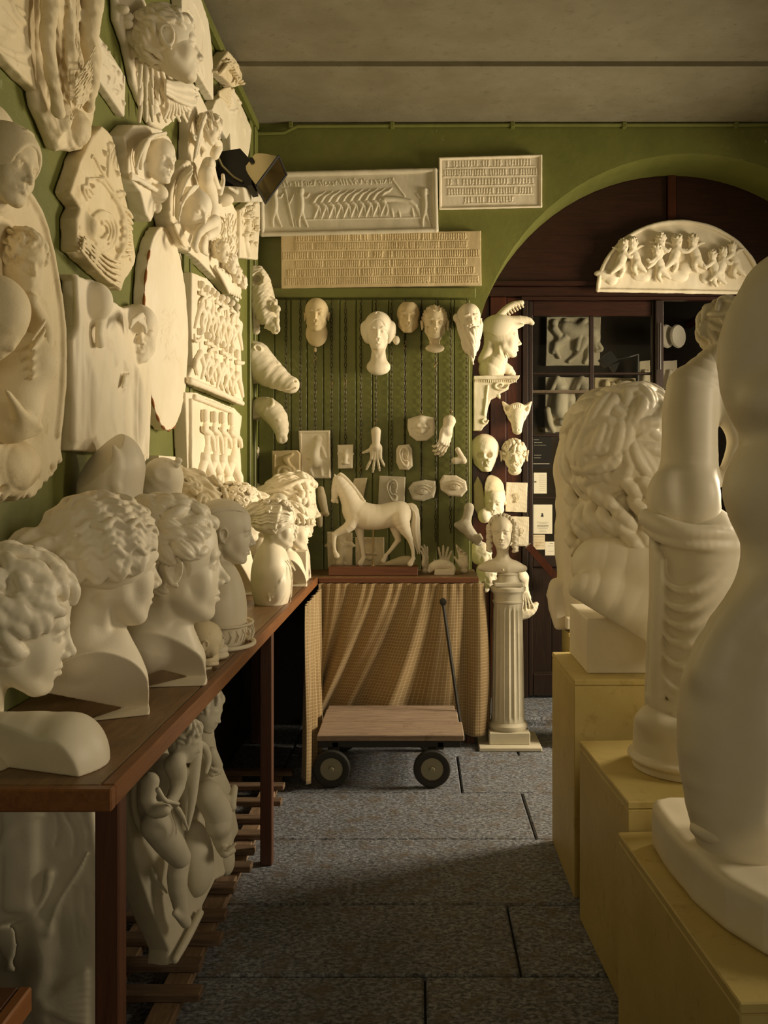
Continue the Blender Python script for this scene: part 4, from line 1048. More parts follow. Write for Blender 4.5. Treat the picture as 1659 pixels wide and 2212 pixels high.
R.st([(760, 1100), (770, 1200), (740, 1300), (770, 1440)], [24, 30, 26, 34], .055, k=.01)
R.build('leafy_corner_cast', 'leafy plaster cast in the corner directly below the floodlight', 'relief', .0032, 'plaster_rough', R.org(800, 1200))
R = Relief(Z3)
R.poly([(R.p(640, 1000, .1)[0], R.p(640, 980, .1)[2]), (R.p(800, 1000, .1)[0], R.p(800, 980, .1)[2]), (R.p(800, 1000, .1)[0], R.p(800, 960, .1)[2] + .03), (R.p(620, 900, .1)[0], R.p(620, 900, .1)[2] + .03)], 0, .16, .01)
for i in range(4): R.st([(600 + i * 16, 850 + i * 12), (660 + i * 20, 880 + i * 14), (740, 930 + i * 4)], 12, .12, k=.006)
R.build('bracket_cast', 'small carved plaster bracket right under the black floodlight', 'bracket', .0032, 'plaster_grey', R.org(700, 950))

# -- oval medallion with chipped rusty rim
R = Relief(Z2); t = .045
ov = []
cy_, cz_ = None, None
pL, pR = R.p(925, 500, t), R.p(1206, 500, t); pT, pB = R.p(1050, -45, t), R.p(1085, 1275, t)
cu = (pL[0] + pR[0]) / 2; cv = (pT[2] + pB[2]) / 2 + .0; au = (pR[0] - pL[0]) / 2; av = (pT[2] - pB[2]) / 2
ov = [(cu + au * math.cos(a), cv + av * math.sin(a)) for a in np.linspace(0, 2 * math.pi, 72, endpoint=False)]
R.poly(ov, 0, t, .005)
R.path([(cu + (au - .012) * math.cos(a), t + .001, cv + (av - .012) * math.sin(a)) for a in np.linspace(0, 2 * math.pi, 73)], .0035, k=.003, op='-')
rs_ = random.Random(4)
for i in range(26):
    x = 1030 + rs_.random() * 100; y = 470 + rs_.random() * 330; R.st([(x, y), (x + rs_.uniform(-22, 22), y + 24), (x + rs_.uniform(-30, 30), y + 50)], [5, 8, 4], t, k=.003)
for i in range(22):
    x = 990 + rs_.random() * 170; y = 60 + rs_.random() * 1050; R.st([(x, y), (x + rs_.uniform(-10, 10), y + 40), (x + rs_.uniform(-16, 16), y + 90)], [2, 3.5, 2], t, k=.003)
R.part('rusty_rim', 'rust')
R.path([(cu + (au - .001) * math.cos(a), t - .003, cv + (av - .001) * math.sin(a)) for a in np.linspace(math.pi * .78, math.pi * 1.62, 40)], [.0035 + .0025 * math.sin(i * 1.7) for i in range(40)])
R.build('oval_medallion', 'tall oval plaster medallion with a chipped rust-brown rim', 'medallion', .0032, 'plaster', R.org(1060, 600), names={'body': 'disc'}, labels={'rusty_rim': 'rust-brown worn edge'})

# -- two profiles relief
R = Relief(Z2); t = .05
R.slab([(475, 1300), (470, 700), (500, 600), (510, 320), (470, 265), (540, 300), (640, 330), (690, 440), (740, 450), (800, 490), (860, 478), (930, 520), (960, 640), (950, 760), (972, 1000), (960, 1460), (900, 1490), (840, 1430), (480, 1400)], t, rd=.008)
R.st([(485, 300), (500, 600), (490, 700), (480, 1000), (480, 1330)], [24, 22, 20, 18, 18], t - .002, k=.012)
R.st([(530, 620), (525, 900), (520, 1330)], [10, 12, 10], t - .002, k=.008)
R.bl(610, 450, t + .01, 78, 125, .05, (0, -10, 0), k=.02); R.st([(650, 560), (630, 640), (640, 720)], [34, 26, 30], t + .02, k=.01)
R.head(880, 660, t - .015, 390, -66, -3); R.pop()
R.bl(890, 560, t + .02, 72, 90, .05, k=.02)
for i in range(7): R.st([(830 + i * 8, 620 - i * 12), (850 + i * 12, 550 - i * 6), (930, 600 + i * 8)], 9, t + .06, k=.005)
for q in ([(720, 560), (740, 700), (735, 820)], [(680, 720), (720, 740), (730, 830)], [(600, 740), (570, 900), (560, 1300)], [(660, 860), (640, 1050), (600, 1300)], [(830, 900), (800, 1000), (780, 1180), (800, 1300)], [(860, 900), (870, 1050), (880, 1400)], [(940, 900), (930, 1100), (930, 1400)], [(720, 1000), (700, 1150), (740, 1300)]): R.st(q, [12, 15, 12, 9][:len(q)], t - .003, k=.02)
R.st([(800, 860), (830, 900), (800, 950), (790, 1000)], [16, 20, 18, 12], t + .002, k=.02)
for i in range(3): R.st([(826 - i * 12, 905 + i * 6), (812 - i * 10, 950 + i * 10), (800 - i * 8, 985 + i * 6)], 6, t + .014, k=.008)
R.bl(560, 1080, t, 60, 260, .03, k=.03); R.bl(870, 1150, t, 60, 260, .03, k=.03); rough_ring(R, [(840, 1430), (960, 1470)], t, 12, 16, 9)
R.build('two_figure_relief', 'wide plaster relief of two robed people facing each other, smoothed heads', 'relief', .0036, 'plaster', R.org(700, 900))

# -- battle panel and three graces panel
def crowd(R, x0, x1, y0, y1, slope, t, n, seed, rows, r):
    rs_ = random.Random(seed); i = 0
    for q in range(n):
        x = x0 + (x1 - x0) * (q + .5) / n + rs_.uniform(-6, 6); R.part('figure#%d' % q)
        for w in range(rows):
            H_ = (y1 - y0) / rows; y = y0 + w * H_ + slope * (x - x0) + H_ * .12; T = r * rs_.uniform(.85, 1.1); s1, s2 = rs_.choice((-1, 1)), rs_.choice((-1, 1))
            R.st([(x, y + T * .7), (x, y + T * 1.5), (x + s1 * T * .4, y + H_ * .28), (x, y + H_ * .48)], [T * .30, T * .72, T * .48, T * .86], t + .004, k=.01)
            R.st([(x, y + T * 1.6), (x + s2 * T * 1.1, y + H_ * .2 + rs_.uniform(-9, 9)), (x + s2 * T * 1.3, y + H_ * rs_.uniform(.05, .4))], [T * .45, T * .38, T * .28], t + .018, k=.004)
            R.st([(x, y + H_ * .45), (x + s1 * T * 1.3, y + H_ * .68), (x + s1 * T * .6, y + H_ * .9)], [T * .75, T * .55, T * .35], t + .014, k=.005)
            R.st([(x, y + H_ * .45), (x - s1 * T * .7, y + H_ * .7), (x - s1 * T * 1.1, y + H_ * .9)], [T * .75, T * .55, T * .35], t + .01, k=.005)
            R.bl(x + s1 * 3, y - T * .1, t + .016, T * .62, T * .85, .02, k=.004)
R = Relief(Z2); t = .055
R.slab([(1232, 262), (1330, 300), (1560, 590), (1540, 700), (1558, 1110), (1200, 960), (1240, 860), (1230, 600)], t, rd=.006)
R.st([(1215, 955), (1380, 1020), (1550, 1100)], [22, 20, 16], t + .008, k=.006)
crowd(R, 1270, 1530, 300, 900, .6, t - .006, 8, 21, 2, 30)
R.build('battle_relief', 'square plaster relief crowded with struggling figures, upper of the two at the corner', 'relief', .0034, 'plaster', R.org(1380, 700), names={'body': 'slab', **{'figure#%d' % i: 'figure' for i in range(8)}})
R = Relief(Z2); t = .055
R.slab([(1190, 1030), (1260, 1030), (1500, 1130), (1550, 1180), (1535, 1330), (1550, 1640), (1210, 1690)], t, rd=.006)
R.st([(1245, 1060), (1480, 1150)], 16, t + .008, k=.006); R.st([(1222, 1080), (1225, 1650)], 12, t + .008, k=.006)
crowd(R, 1275, 1500, 1110, 1700, .12, t - .004, 4, 33, 1, 50)
R.build('standing_nudes_relief', 'plaster relief of four standing nudes, lower of the two at the corner', 'relief', .0034, 'plaster', R.org(1380, 1350), names={'body': 'slab', **{'figure#%d' % i: 'figure' for i in range(4)}})

# -- great oval relief with mother and child
R = Relief(Z2); t = .05
out = [(-560, 100), (-420, -260), (-150, -420), (60, -380), (200, -250), (300, -80), (360, 150), (410, 420), (436, 700), (430, 1000), (395, 1390), (418, 1480), (330, 1590), (230, 1700), (60, 1735), (-100, 1680), (-400, 1500), (-600, 900)]
R.slab(out, t, rd=.01)
R.st([(60, -360), (190, -240), (280, -80), (335, 150), (385, 420), (408, 700), (400, 1000), (370, 1300)], 20, t + .004, k=.012)
R.bl(90, 1500, .05, 240, 170, .05, k=.03); rough_ring(R, [(418, 1480), (330, 1590), (230, 1690), (60, 1730), (-100, 1680)], t, 26, 22, 3)
R.part('child')
R.head(150, 190, t + .03, 370, -38, -18, child=1); R.ell((0, .02, -.2), (.32, .3, .3), k=.1); locks(R, 70, 9, L=.2, r=.04, off=.045); R.pop()
R.st([(180, 400), (230, 560), (240, 760)], [90, 100, 90], t + .035, k=.03); R.st([(200, 440), (300, 620), (290, 780)], [46, 40, 32], t + .06, k=.02)
R.part('mother')
R.head(-40, 560, t + .06, 500, -10, -38); R.ell(CR_C, CR_R + .04); R.ell((0, .05, -.1), (.34, .36, .45), k=.1); R.pop()
R.bl(120, 850, t + .03, 200, 210, .085, k=.04); R.bl(60, 1100, t + .02, 200, 260, .07, k=.04)
for i in range(7): R.st([(40 + i * 10, 1020 + i * 16), (120, 1130 + i * 26), (215, 1220 + i * 14), (265, 1255)], [14, 20, 18, 8], t + .075 - .004 * i, k=.01)
for i in range(5): R.st([(200, 940 - i * 60), (260 + i * 6, 860 - i * 70), (290, 800 - i * 60)], [10, 13, 8], t + .085, k=.01)
R.build('oval_mother_and_child', 'huge oval plaster relief of a mother and child with broken lower edge, leftmost on wall', 'relief', .0042, 'plaster_old', R.org(100, 700), names={'body': 'oval_slab'})

# -- veiled head at the far left
R = Relief(Z1)
R.ell(R.p(-30, 1050, .03), (.09, .05, .13), k=0)
R.head(35, 1070, .13, 520, -18, -8, 8); neck(R, .2, .3); R.pop()
R.part('veil'); R.push(facing(-18, -8, 8), R.p(35, 1070, .13), 520 / R.sc_at(40, 1060, .13)); cap_hair(R, .06)
for i in range(8): R.path([(-.3 + .005 * i, .12 - .05 * i, .05 - .04 * i), (-.2, .22 - .05 * i, .34), (0, .25 - .06 * i, .50), (.2, .22 - .05 * i, .34), (.32, .10 - .05 * i, .0)], .022, k=.01, smooth=1)
R.pop()
R.build('veiled_head_cast', 'veiled female head cast leaning out above the huge oval, at the left edge', 'mask', .003, 'plaster_old', R.org(40, 1060), names={'body': 'head'})

# -- small block on the wall behind the busts
m = MB(); a = on_left(343, 984, .05); b = on_left(379, 992, .05)
m.box(XW, XW + .05, a[1], b[1], a[2] - .18, a[2]); tag(m.build('wall_block', 'plaster'), 'small plain plaster block on the wall left of the standing nudes relief', 'block')

# -- floodlight
fl = thing('floodlight', 'black floodlight with open metal reflector clamped in the upper corner', 'lamp', tuple(at(530, 375, 4.45))); OF = Vector(fl.location)
m = MB(); c0 = at(512, 372, 4.45)
m.prism([(-.085, -.03), (-.065, .07), (.03, .085), (.07, .04), (.085, -.085), (.02, -.10)], lambda a, b, d: (c0[0] + a, d, c0[2] + b), 4.37, 4.55); rel(m, 'housing', 'black_metal', fl, OF)
c1 = at(570, 378, 4.43); U = np.array((.82, -.15, -.55)); U /= np.linalg.norm(U); W = np.array((.55, .1, .80)); W -= U * (W @ U); W /= np.linalg.norm(W); Vv = np.cross(U, W)
def fp(a, b, c): return tuple(c1 + U * a + Vv * b + W * c)
m = MB(); ring = []
for i in range(9):
    a = i / 8; d_ = -.055 + .10 * a; w_ = .035 + .05 * a ** .6; ring.append([fp(d_, s1 * .085, s2 * w_) for s1, s2 in ((-1, -1), (1, -1), (1, 1), (-1, 1))])
v = [p for r in ring for p in r]; f = [(i * 4 + j, i * 4 + (j + 1) % 4, i * 4 + 4 + (j + 1) % 4, i * 4 + 4 + j) for i in range(8) for j in range(4)] + [(0, 1, 2, 3)]
m.add(v, f); rel(m, 'reflector', 'reflector', fl, OF)
m = MB()
for s1 in (-1, 1): m.tube([fp(.047, s1 * .09, -.087), fp(.047, s1 * .09, .087)], .006, 6); m.tube([fp(.047, -.09, s1 * .087), fp(.047, .09, s1 * .087)], .006, 6)
rel(m, 'rim', 'black_metal', fl, OF)
m = MB(); c = fp(-.06, 0, .01); m.lathe([(.001, -.1), (.012, -.1), (.012, .1), (.001, .1)], c, 12, 'y'); m.tube([c, tuple(np.array(c) + (-.08, .12, .02)), (XW + .012, 4.72, c[2] + .05)], .008, 8); rel(m, 'arm', 'black_metal', fl, OF)
m = MB(); m.tube([tuple(at(462, 320, 4.28)), tuple(at(480, 358, 4.31)), tuple(at(505, 382, 4.34)), tuple(at(523, 392, 4.36))], .005, 8); rel(m, 'cable', 'cable', fl, OF)
# ------------------------------------------------------------------ casts on and before the back wall
ZA = Zt(500, 560, 2.5136); ZB = Zt(500, 880, 2.5136); ZC = Zt(540, 240, 2.37); ZD = Zt(960, 440, 2.3734)
def cutback(R, y=.03):
    cur = R.cur
    for p in R.parts:
        if R.parts[p]: R.cur = p; R.box((0, y - 1, 1.5), (4, 1, 4), op='-')
    R.cur = cur
def Bk(V=ZB, wall='B'):
    R = Relief(V, wall); R.noise = {'body': [(.0004, .04, 1)]}; return R
# -- three tablets
R = Bk(ZC); t = .045
q = [(60, 325), (947, 303), (953, 610), (62, 632)]
R.slab(q, t, .002)
for a, b in zip(q, q[1:] + q[:1]):
    R.st([a, b], 12, t + .004, k=.004, smooth=0)
inner = lambda x, y: (x, y)
for hx, s_ in ((128, 1), (262, 1), (895, -1)):     # three standing attendants
    R.st([(hx, 405), (hx, 418)], 14, t, k=.003); R.st([(hx - 2, 430), (hx + 4, 480), (hx - 2, 530)], [14, 12, 12], t - .002, k=.004)
    R.st([(hx, 520), (hx - 12, 560), (hx - 10, 590)], [8, 6, 5], t, k=.003); R.st([(hx + 4, 520), (hx + 18, 560), (hx + 32, 590)], [8, 6, 5], t, k=.003)
    R.st([(hx, 430), (hx + s_ * 26, 445), (hx + s_ * 40, 425)], 5, t, k=.003); R.st([(hx, 430), (hx - s_ * 24, 420), (hx - s_ * 16, 398)], 5, t, k=.003)
R.st([(180, 400), (222, 590)], 3.2, t + .002, k=.002, smooth=0); R.st([(203, 470), (240, 395)], 3.2, t + .002, k=.002, smooth=0); R.st([(730, 350), (792, 436)], 3.5, t + .001, k=.002, smooth=0)
for i in range(10):                                 # overlapping row of oxen
    x = 322 + i * 38; y = 470 - i * 2
    R.st([(x, y + 4), (x + 22, y - 34), (x + 48, y - 44), (x + 62, y - 58)], [7, 8, 6, 3], t, k=.003); R.st([(x + 12, y + 10), (x + 30, y + 22), (x + 12, y + 60), (x + 4, y + 84)], [9, 8, 5, 3.5], t, k=.003); R.st([(x + 34, y + 28), (x + 42, y + 60), (x + 34, y + 78)], [6, 4, 3], t, k=.003)
R.st([(690, 450), (760, 450), (840, 470), (866, 530)], [14, 12, 12, 4], t - .001, k=.006); R.bl(770, 490, t - .004, 80, 34, .012, k=.006)
for x in (725, 760, 830, 862): R.st([(x, 500), (x + 8, 540)], [6, 4], t, k=.003)
R.st([(230, 556), (930, 544)], 3, t, k=.003, smooth=0); R.st([(232, 558), (236, 590)], 3, t, k=.003, smooth=0)
rs_ = random.Random(6)
for i in range(32):
    x = 170 + i * 18; R.st([(x, 370 - i * .6), (x + rs_.uniform(-12, 12), 352 - i * .6 + rs_.uniform(0, 40)), (x + rs_.uniform(-8, 14), 385 - i * .6)], 3, t, k=.002)
R.build('ox_tablet', 'framed grey-white plaster tablet with a row of overlapping oxen and attendants', 'tablet', .0026, 'plaster_grey', R.org(500, 500))
def frieze(R, rows, t, seed, r=3.0):
    rs_ = random.Random(seed)
    for x0, x1, ya, yb, H_, step in rows:
        R.st([(x0, ya + H_), (x1, yb + H_)], 2, t + .0005, k=.002, smooth=0)
        n = int((x1 - x0) / step)
        for i in range(n):
            if rs_.random() < .06: continue
            x = x0 + (i + .5) * step; y = ya + (yb - ya) * i / n; l = rs_.uniform(-.4, .4) * step
            R.st([(x, y + H_ * .12), (x + l * .4, y + H_ * .45), (x, y + H_ * .62)], [r, r * .8, r], t, k=.002, smooth=0)
            R.st([(x, y + H_ * .6), (x + l, y + H_ * .95)], r * .7, t, k=.002, smooth=0)
            if rs_.random() < .8: R.st([(x, y + H_ * .3), (x - l * 1.6, y + H_ * rs_.uniform(.15, .6))], r * .6, t, k=.002, smooth=0)
R = Bk(ZC); t = .04
R.slab([(158, 628), (1182, 612), (1186, 890), (160, 908)], t, .002)
frieze(R, [(232, 1118, 630, 622, 38, 12), (230, 1116, 674, 664, 38, 9), (166, 1176, 722, 708, 38, 12), (232, 1112, 766, 754, 38, 11), (190, 1160, 812, 796, 38, 12), (180, 1172, 854, 840, 38, 10)], t, 4, 3.4)
R.build('procession_tablet', 'long yellowish plaster tablet of six rows of tiny figures, lowest of the three tablets', 'tablet', .0026, 'plaster_ochre', R.org(670, 760))
R = Bk(ZC); t = .035
q = [(972, 243), (1490, 228), (1490, 488), (974, 500)]; R.slab(q, t, .002)
for a, b in zip(q, q[1:] + q[:1]): R.st([a, b], 6, t + .003, k=.003, smooth=0)
frieze(R, [(1005, 1460, 254, 244, 38, 15), (990, 1476, 300, 292, 36, 13), (1005, 1455, 348, 340, 36, 16), (1010, 1450, 396, 388, 36, 14), (1095, 1355, 440, 434, 34, 15)], t, 9, 3.2)
R.build('small_frieze_tablet', 'small white plaster tablet of five figure rows, highest of the three tablets', 'tablet', .0026, 'plaster', R.org(1230, 370))

# -- chains on the plank board
link_y0 = zx(652, YB)
CH = ['leftmost, nearest the corner', 'second from the left', 'holding the bald mask', 'just right of the bald mask', 'with two small hooks, holding the nose study', 'left of the woman mask neck', 'holding the splayed hand',
      'just right of the woman mask', 'under the small cut face mask', 'holding the mouth study', 'under the flayed head', 'holding the relaxed hand', 'rightmost, beside the arch']
def chain(i, px, py1, s_hook):
    x = (px - CX) * YB / FPX; zb = EYE - (py1 - CY) * (YB - .03) / FPX; z0 = link_y0 - .02; m = MB(); n = int((z0 - zb) / .026)
    for j in range(n):
        cz = z0 - .016 - j * .026; pts = []
        for a in range(10):
            th = 2 * math.pi * a / 10; u = math.cos(th) * .0062; w = math.sin(th) * .0155; pts.append((x + (u if j % 2 else u * .5), YB - .030 + (0 if j % 2 else u), cz + w))
        m.tube(pts, .0017, 4, True)
    hk = MB(); hk.tube([(x, YB - .018, z0 + .03), (x, YB - .034, z0 + .032), (x + .004, YB - .038, z0 + .016), (x, YB - .034, z0 - .002), (x - .004, YB - .028, z0 + .006)], .0024, 6)
    c = thing('hanging_chain', 'thin iron chain on the green planks, ' + CH[i], 'chain', (x, YB - .03, z0), 'chains on the green plank board'); oo = Vector(c.location)
    rel(m, 'links', 'iron', c, oo); rel(hk, 'hook', 'iron', c, oo)
    if s_hook:
        z = EYE - (s_hook - CY) * (YB - .04) / FPX; sh = MB(); sh.tube([(x + .008 * math.sin(a * .9), YB - .042, z + .022 - a * .0062) for a in range(8)], .0026, 6); rel(sh, 'link_hook', 'brass', c, oo)
for i, (px, y1, sh) in enumerate(((619, 990, 0), (650, 1010, 0), (682, 990, 777), (717, 1180, 832), (747, 1000, 826), (780, 1060, 1012), (812, 985, 912), (846, 1160, 0), (875, 1000, 745), (910, 1150, 895), (941, 1170, 788), (973, 1160, 893), (1007, 1100, 0))):
    chain(i, px, y1, sh)

# -- masks
R = Bk(ZA)
R.head(462, 305, .085, 192, 0, 0, open_eyes=False); ear(R, 1); ear(R, -1); R.ell((0, -.05, -.50), (.31, .16, .38), k=.06); R.pop(); cutback(R); R.st([(455, 485), (455, 497)], 8, .045, k=.003)
R.build('bald_mask', 'smooth bald head mask with closed eyes, first in the row of hanging heads', 'mask', .0026, 'plaster_ochre', R.org(462, 300))
R = Bk(ZA)
R.head(797, 395, .10, 205, 0, -4, open_eyes=True); neck(R, .19, .55, .02); R.ell((0, -.05, -.92), (.32, .2, .22), k=.1); R.pop()
R.part('hair'); R.push(None, R.p(797, 395, .10), 205 / R.sc_at(797, 395, .1)); cap_hair(R, .05)
for s_ in (-1, 1): R.ell((s_ * .32, .0, -.02), (.14, .22, .30), (0, s_ * 14, 0), k=.08)
R.ell((.48, .0, -.22), (.09, .1, .12), k=.04)
for i in range(7):
    for s_ in (-1, 1): R.path([(s_ * .02, .22 - .06 * i, .50), (s_ * (.20 + .02 * i), .26 - .06 * i, .32), (s_ * (.36 + .02 * i), .12 - .04 * i, .05), (s_ * .38, .06 - .03 * i, -.15)], .02, k=.012, smooth=1)
R.pop(); cutback(R)
R.build('woman_mask', 'woman head cast with smooth parted hair and long neck hanging on the planks', 'mask', .0026, 'plaster', R.org(790, 450), names={'body': 'head'})
R = Bk(ZA); R.head(960, 318, .055, 185, 0, 0, male=1, open_eyes=False); R.box((0, 0, .75), (1, 1, .28), rot=(-10, 0, 0), op='-'); R.pop(); cutback(R)
R.build('life_mask', 'small narrow face mask cut flat across the forehead, between two larger heads', 'mask', .0026, 'plaster_ochre', R.org(960, 318))
R = Bk(ZA); R.head(1104, 350, .085, 185, 3, 0, male=1); ear(R, 1, (.37, .02, -.05), 1.15); ear(R, -1, (.37, .02, -.05), 1.15); neck(R, .15, .5, .0); R.ell((0, -.02, -.72), (.28, .16, .13), k=.06)
for s_ in (-1, 1):
    R.ell((s_ * .135, .35, -.01), (.075, .06, .055), op='-', k=.02); R.ell((s_ * .135, .27, -.01), .055); R.ell((s_ * .2, .22, -.22), (.06, .1, .12), op='-', k=.06)
R.pop(); cutback(R); R.part('hair'); R.push(None, R.p(1104, 350, .085), 185 / R.sc_at(1104, 350, .1)); cap_hair(R, .025); locks(R, 80, 6, L=.12, r=.025, off=.03); R.pop(); cutback(R)
R.build('flayed_head_cast', 'anatomical flayed head with protruding ears and hollow cheeks', 'mask', .0026, 'plaster_old', R.org(1104, 350), names={'body': 'head'})
R = Bk(ZA); R.head(1290, 335, .10, 195, 8, 4, male=1, old=1); ear(R, -1, sc=1.1); ear(R, 1); R.ell((-.36, -.02, .08), (.09, .1, .12), k=.05); R.pop(); cutback(R)
R.part('beard'); R.push(facing(8, 4), R.p(1290, 335, .10), 195 / R.sc_at(1290, 335, .1)); beard(R, 3, .95, 36, .05)
R.ell((0, .18, -.62), (.27, .16, .38), k=.06)
for s_ in (-1, 1): R.path([(s_ * .31, .04, .02), (s_ * .30, .10, -.2), (s_ * .24, .16, -.5)], [.05, .08, .06], k=.05, smooth=1)
R.pop(); cutback(R)
R.build('bearded_mask', 'bald old man mask with a long flowing beard, last before the arch', 'mask', .0026, 'plaster', R.org(1290, 400), names={'body': 'head'})

# -- animal heads in the corner
R = Bk(ZA); R.noise = {'body': [(.0022, .03, 3)]}
R.st([(150, 120), (160, 230), (190, 310), (235, 375)], [62, 78, 58, 30], [.10, .11, .13, .15], k=.03); R.st([(120, 160), (110, 330), (130, 385)], [52, 44, 26], .09, k=.03)
R.st([(130, 90), (125, 150)], [58, 66], .09, k=.02); R.bl(140, 105, .16, 30, 36, .06, op='-', k=.01); R.tor(R.p(140, 108, .13), .030, .008, k=.008)
R.bl(222, 245, .17, 20, 22, .02, k=.01); R.bl(222, 245, .19, 9, 11, .014, op='-', k=.005)
for i in range(5): R.st([(190 + i * 12, 190 + i * 8), (225 + i * 7, 280), (225 + i * 7, 350)], 8, .15, k=.006)
R.st([(245, 330), (255, 385)], [14, 10], .17, k=.005); R.bl(175, 360, .13, 22, 14, .06, op='-', k=.01); R.bl(245, 270, .18, 24, 18, .02, k=.01); cutback(R, .0)
R.build('flayed_bear_head', 'rough anatomical animal head with open round ear, topmost of three in the corner', 'mask', .003, 'plaster_rough', R.org(170, 250))
R = Bk(ZA); R.noise = {'body': [(.0008, .04, 3)]}
R.st([(130, 540), (180, 600), (260, 650), (325, 690)], [92, 88, 62, 40], [.10, .11, .13, .15], k=.03); R.st([(110, 500), (90, 640)], [50, 50], .08, k=.04); R.bl(330, 672, .15, 36, 32, .04, k=.02)
R.st([(320, 640), (348, 668), (352, 690)], [10, 12, 8], .16, k=.006); R.st([(280, 715), (320, 705), (345, 700)], 5, .18, k=.004, op='-'); R.bl(345, 664, .18, 8, 6, .01, op='-', k=.004)
R.bl(140, 480, .17, 32, 22, .03, (0, 25, 0), k=.01); R.bl(142, 482, .195, 18, 11, .02, (0, 25, 0), op='-', k=.006)
for i in range(7): R.st([(90 + i * 6, 600 - i * 6), (130 + i * 14, 590 - i * 4), (180 + i * 12, 640 - i * 12)], 8, .175 - .004 * i, k=.008)
R.bl(220, 575, .165, 22, 14, .02, k=.008); cutback(R, .0)
R.build('flayed_horse_head', 'plaster horse head cast in profile pointing down right, middle of three in the corner', 'mask', .003, 'plaster', R.org(200, 600))
R = Bk(ZB); R.noise = {'body': [(.0007, .04, 3)]}
R.st([(120, 20), (180, -5), (240, 40), (270, 110), (272, 170)], [50, 62, 62, 44, 28], [.08, .11, .14, .15, .16], k=.03); R.st([(110, 60), (100, 90)], [36, 20], .06, k=.02)
R.tor(R.p(205, -22, .17), .026, .009, (20, 0, 30), k=.006); R.st([(190, 10), (180, 40)], [12, 8], .18, k=.008); R.bl(262, 175, .17, 15, 20, .02, k=.008); R.bl(290, 170, .17, 15, 20, .02, k=.008)
R.bl(255, 70, .19, 14, 10, .014, k=.006); R.st([(230, 80), (250, 130)], 6, .185, k=.006)
for i in range(5): R.st([(110, -10 + i * 16), (150, 0 + i * 12), (200 - i * 8, 30 + i * 6)], 8, .125, k=.008)
cutback(R, .0); R.build('ram_head', 'plaster ram head with curled horn looking down, lowest of three in the corner', 'mask', .003, 'plaster', R.org(200, 60))
for (x0, y0, x1, y1), lb in (((80, 185, 122, 318), 'round plaster medallion with a small protruding profile head, under the ram head'), ((90, 415, 120, 490), 'small plaster boss with a curly head, lowest item in the corner')):
    R = Bk(ZB); cx_, cy2 = (x0 + x1) / 2, (y0 + y1) / 2; c = R.p(cx_, cy2, .02); m_ = R.sc_at(0, 0, .02); R.push(rotm(0, 0, -62), c, 1); R.ell((0, 0, 0), ((y1 - y0) / 2 / m_, .014, (y1 - y0) / 2 / m_)); R.pop()
    R.part('head'); R.push(facing(70, -5), c + np.array((.028, .02, .005)), .075); face(R); locks(R, 50, 3, L=.2, r=.05, off=.04); R.pop(); R.build('profile_medallion', lb, 'medallion', .0022, 'plaster', R.org(cx_, cy2), names={'body': 'disc'})

# -- small anatomical studies hanging from the chains
R = Bk(); R.slab([(365, 127), (536, 124), (540, 385), (376, 386)], .045, .03, .002)
for a, b in zip([(375, 137), (527, 135), (530, 375), (385, 376)], [(527, 135), (530, 375), (385, 376), (375, 137)]): R.st([a, b], 3, .0455, k=.002, smooth=0)
R.bl(472, 178, .045, 20, 24, .010, k=.004); R.st([(465, 205), (450, 260), (460, 300)], [26, 32, 34], .036, k=.01); R.st([(440, 220), (410, 270), (440, 280)], 10, .046, k=.004); R.st([(490, 220), (510, 270)], 10, .044, k=.004); R.st([(460, 300), (420, 330), (440, 365)], [20, 14, 8], .042, k=.006); R.st([(480, 300), (490, 365)], [16, 8], .042, k=.006)
R.build('seated_figure_panel', 'thin framed white panel with a faint seated figure on the planks', 'relief', .0022, 'plaster', R.org(450, 260))
R = Bk(); R.slab([(218, 235), (355, 232), (372, 250), (370, 430), (222, 430)], .09, .03, .006)
for i in range(4): R.st([(330 - i * 5, 255 + i * 3), (300 - i * 8, 275), (310, 310 + i * 4), (345 - i * 4, 340 + i * 10), (330, 400)], [6, 9, 9, 8], .092, k=.004)
R.st([(250, 370), (255, 330), (290, 322), (322, 345), (310, 375)], 12, .092, k=.006); R.bl(290, 355, .09, 26, 26, .02, k=.006); R.st([(235, 260), (232, 410)], 5, .09, k=.003)
R.build('ornament_block', 'thick plaster block carved with a spiral leaf ornament, behind the large band-haired head', 'relief', .0025, 'plaster_ochre', R.org(295, 330))
def plaque(x0, y0, x1, y1, t=.05, back=.03, rd=.004, pts=None):
    R = Bk(); R.slab(pts or [(x0, y0), (x1, y0), (x1, y1), (x0, y1)], t, back, rd); return R
def big_nose(R, x, y, s_, off):     # s_: nose length in zoom pixels
    m = R.sc_at(x, y, off); R.push(None, R.p(x, y, off), s_ / m / .28)
    R.path([(0, -.02, .10), (0, .03, -.03), (0, .12, -.145)], [.04, .04, .045], k=.05); R.ell((0, .12, -.15), (.045, .045, .04), k=.03)
    for q in (-1, 1): R.ell((q * .055, .06, -.165), (.036, .05, .034), k=.02); R.ell((q * .028, .11, -.205), (.016, .03, .014), op='-', k=.006)
    for q in (-1, 1): R.path([(q * .03, .0, .05), (q * .1, -.01, .07), (q * .17, -.03, .04)], [.02, .025, .015], k=.03)
    R.pop()
def big_lips(R, x, y, w, off):
    m = R.sc_at(x, y, off); R.push(None, R.p(x, y, off), w / m / .2); R.ell((0, -.05, .02), (.14, .07, .12), k=.05)
    R.path([(-.095, -.01, .0), (-.035, .03, .02), (0, .028, .014), (.035, .03, .02), (.095, -.01, .0)], [.010, .022, .020, .022, .010], k=.012); R.path([(-.08, -.01, -.018), (0, .03, -.04), (.08, -.01, -.018)], [.010, .030, .010], k=.012)
    R.path([(-.10, .0, -.005), (0, .055, -.010), (.10, .0, -.005)], .006, k=.006, op='-'); R.pop()
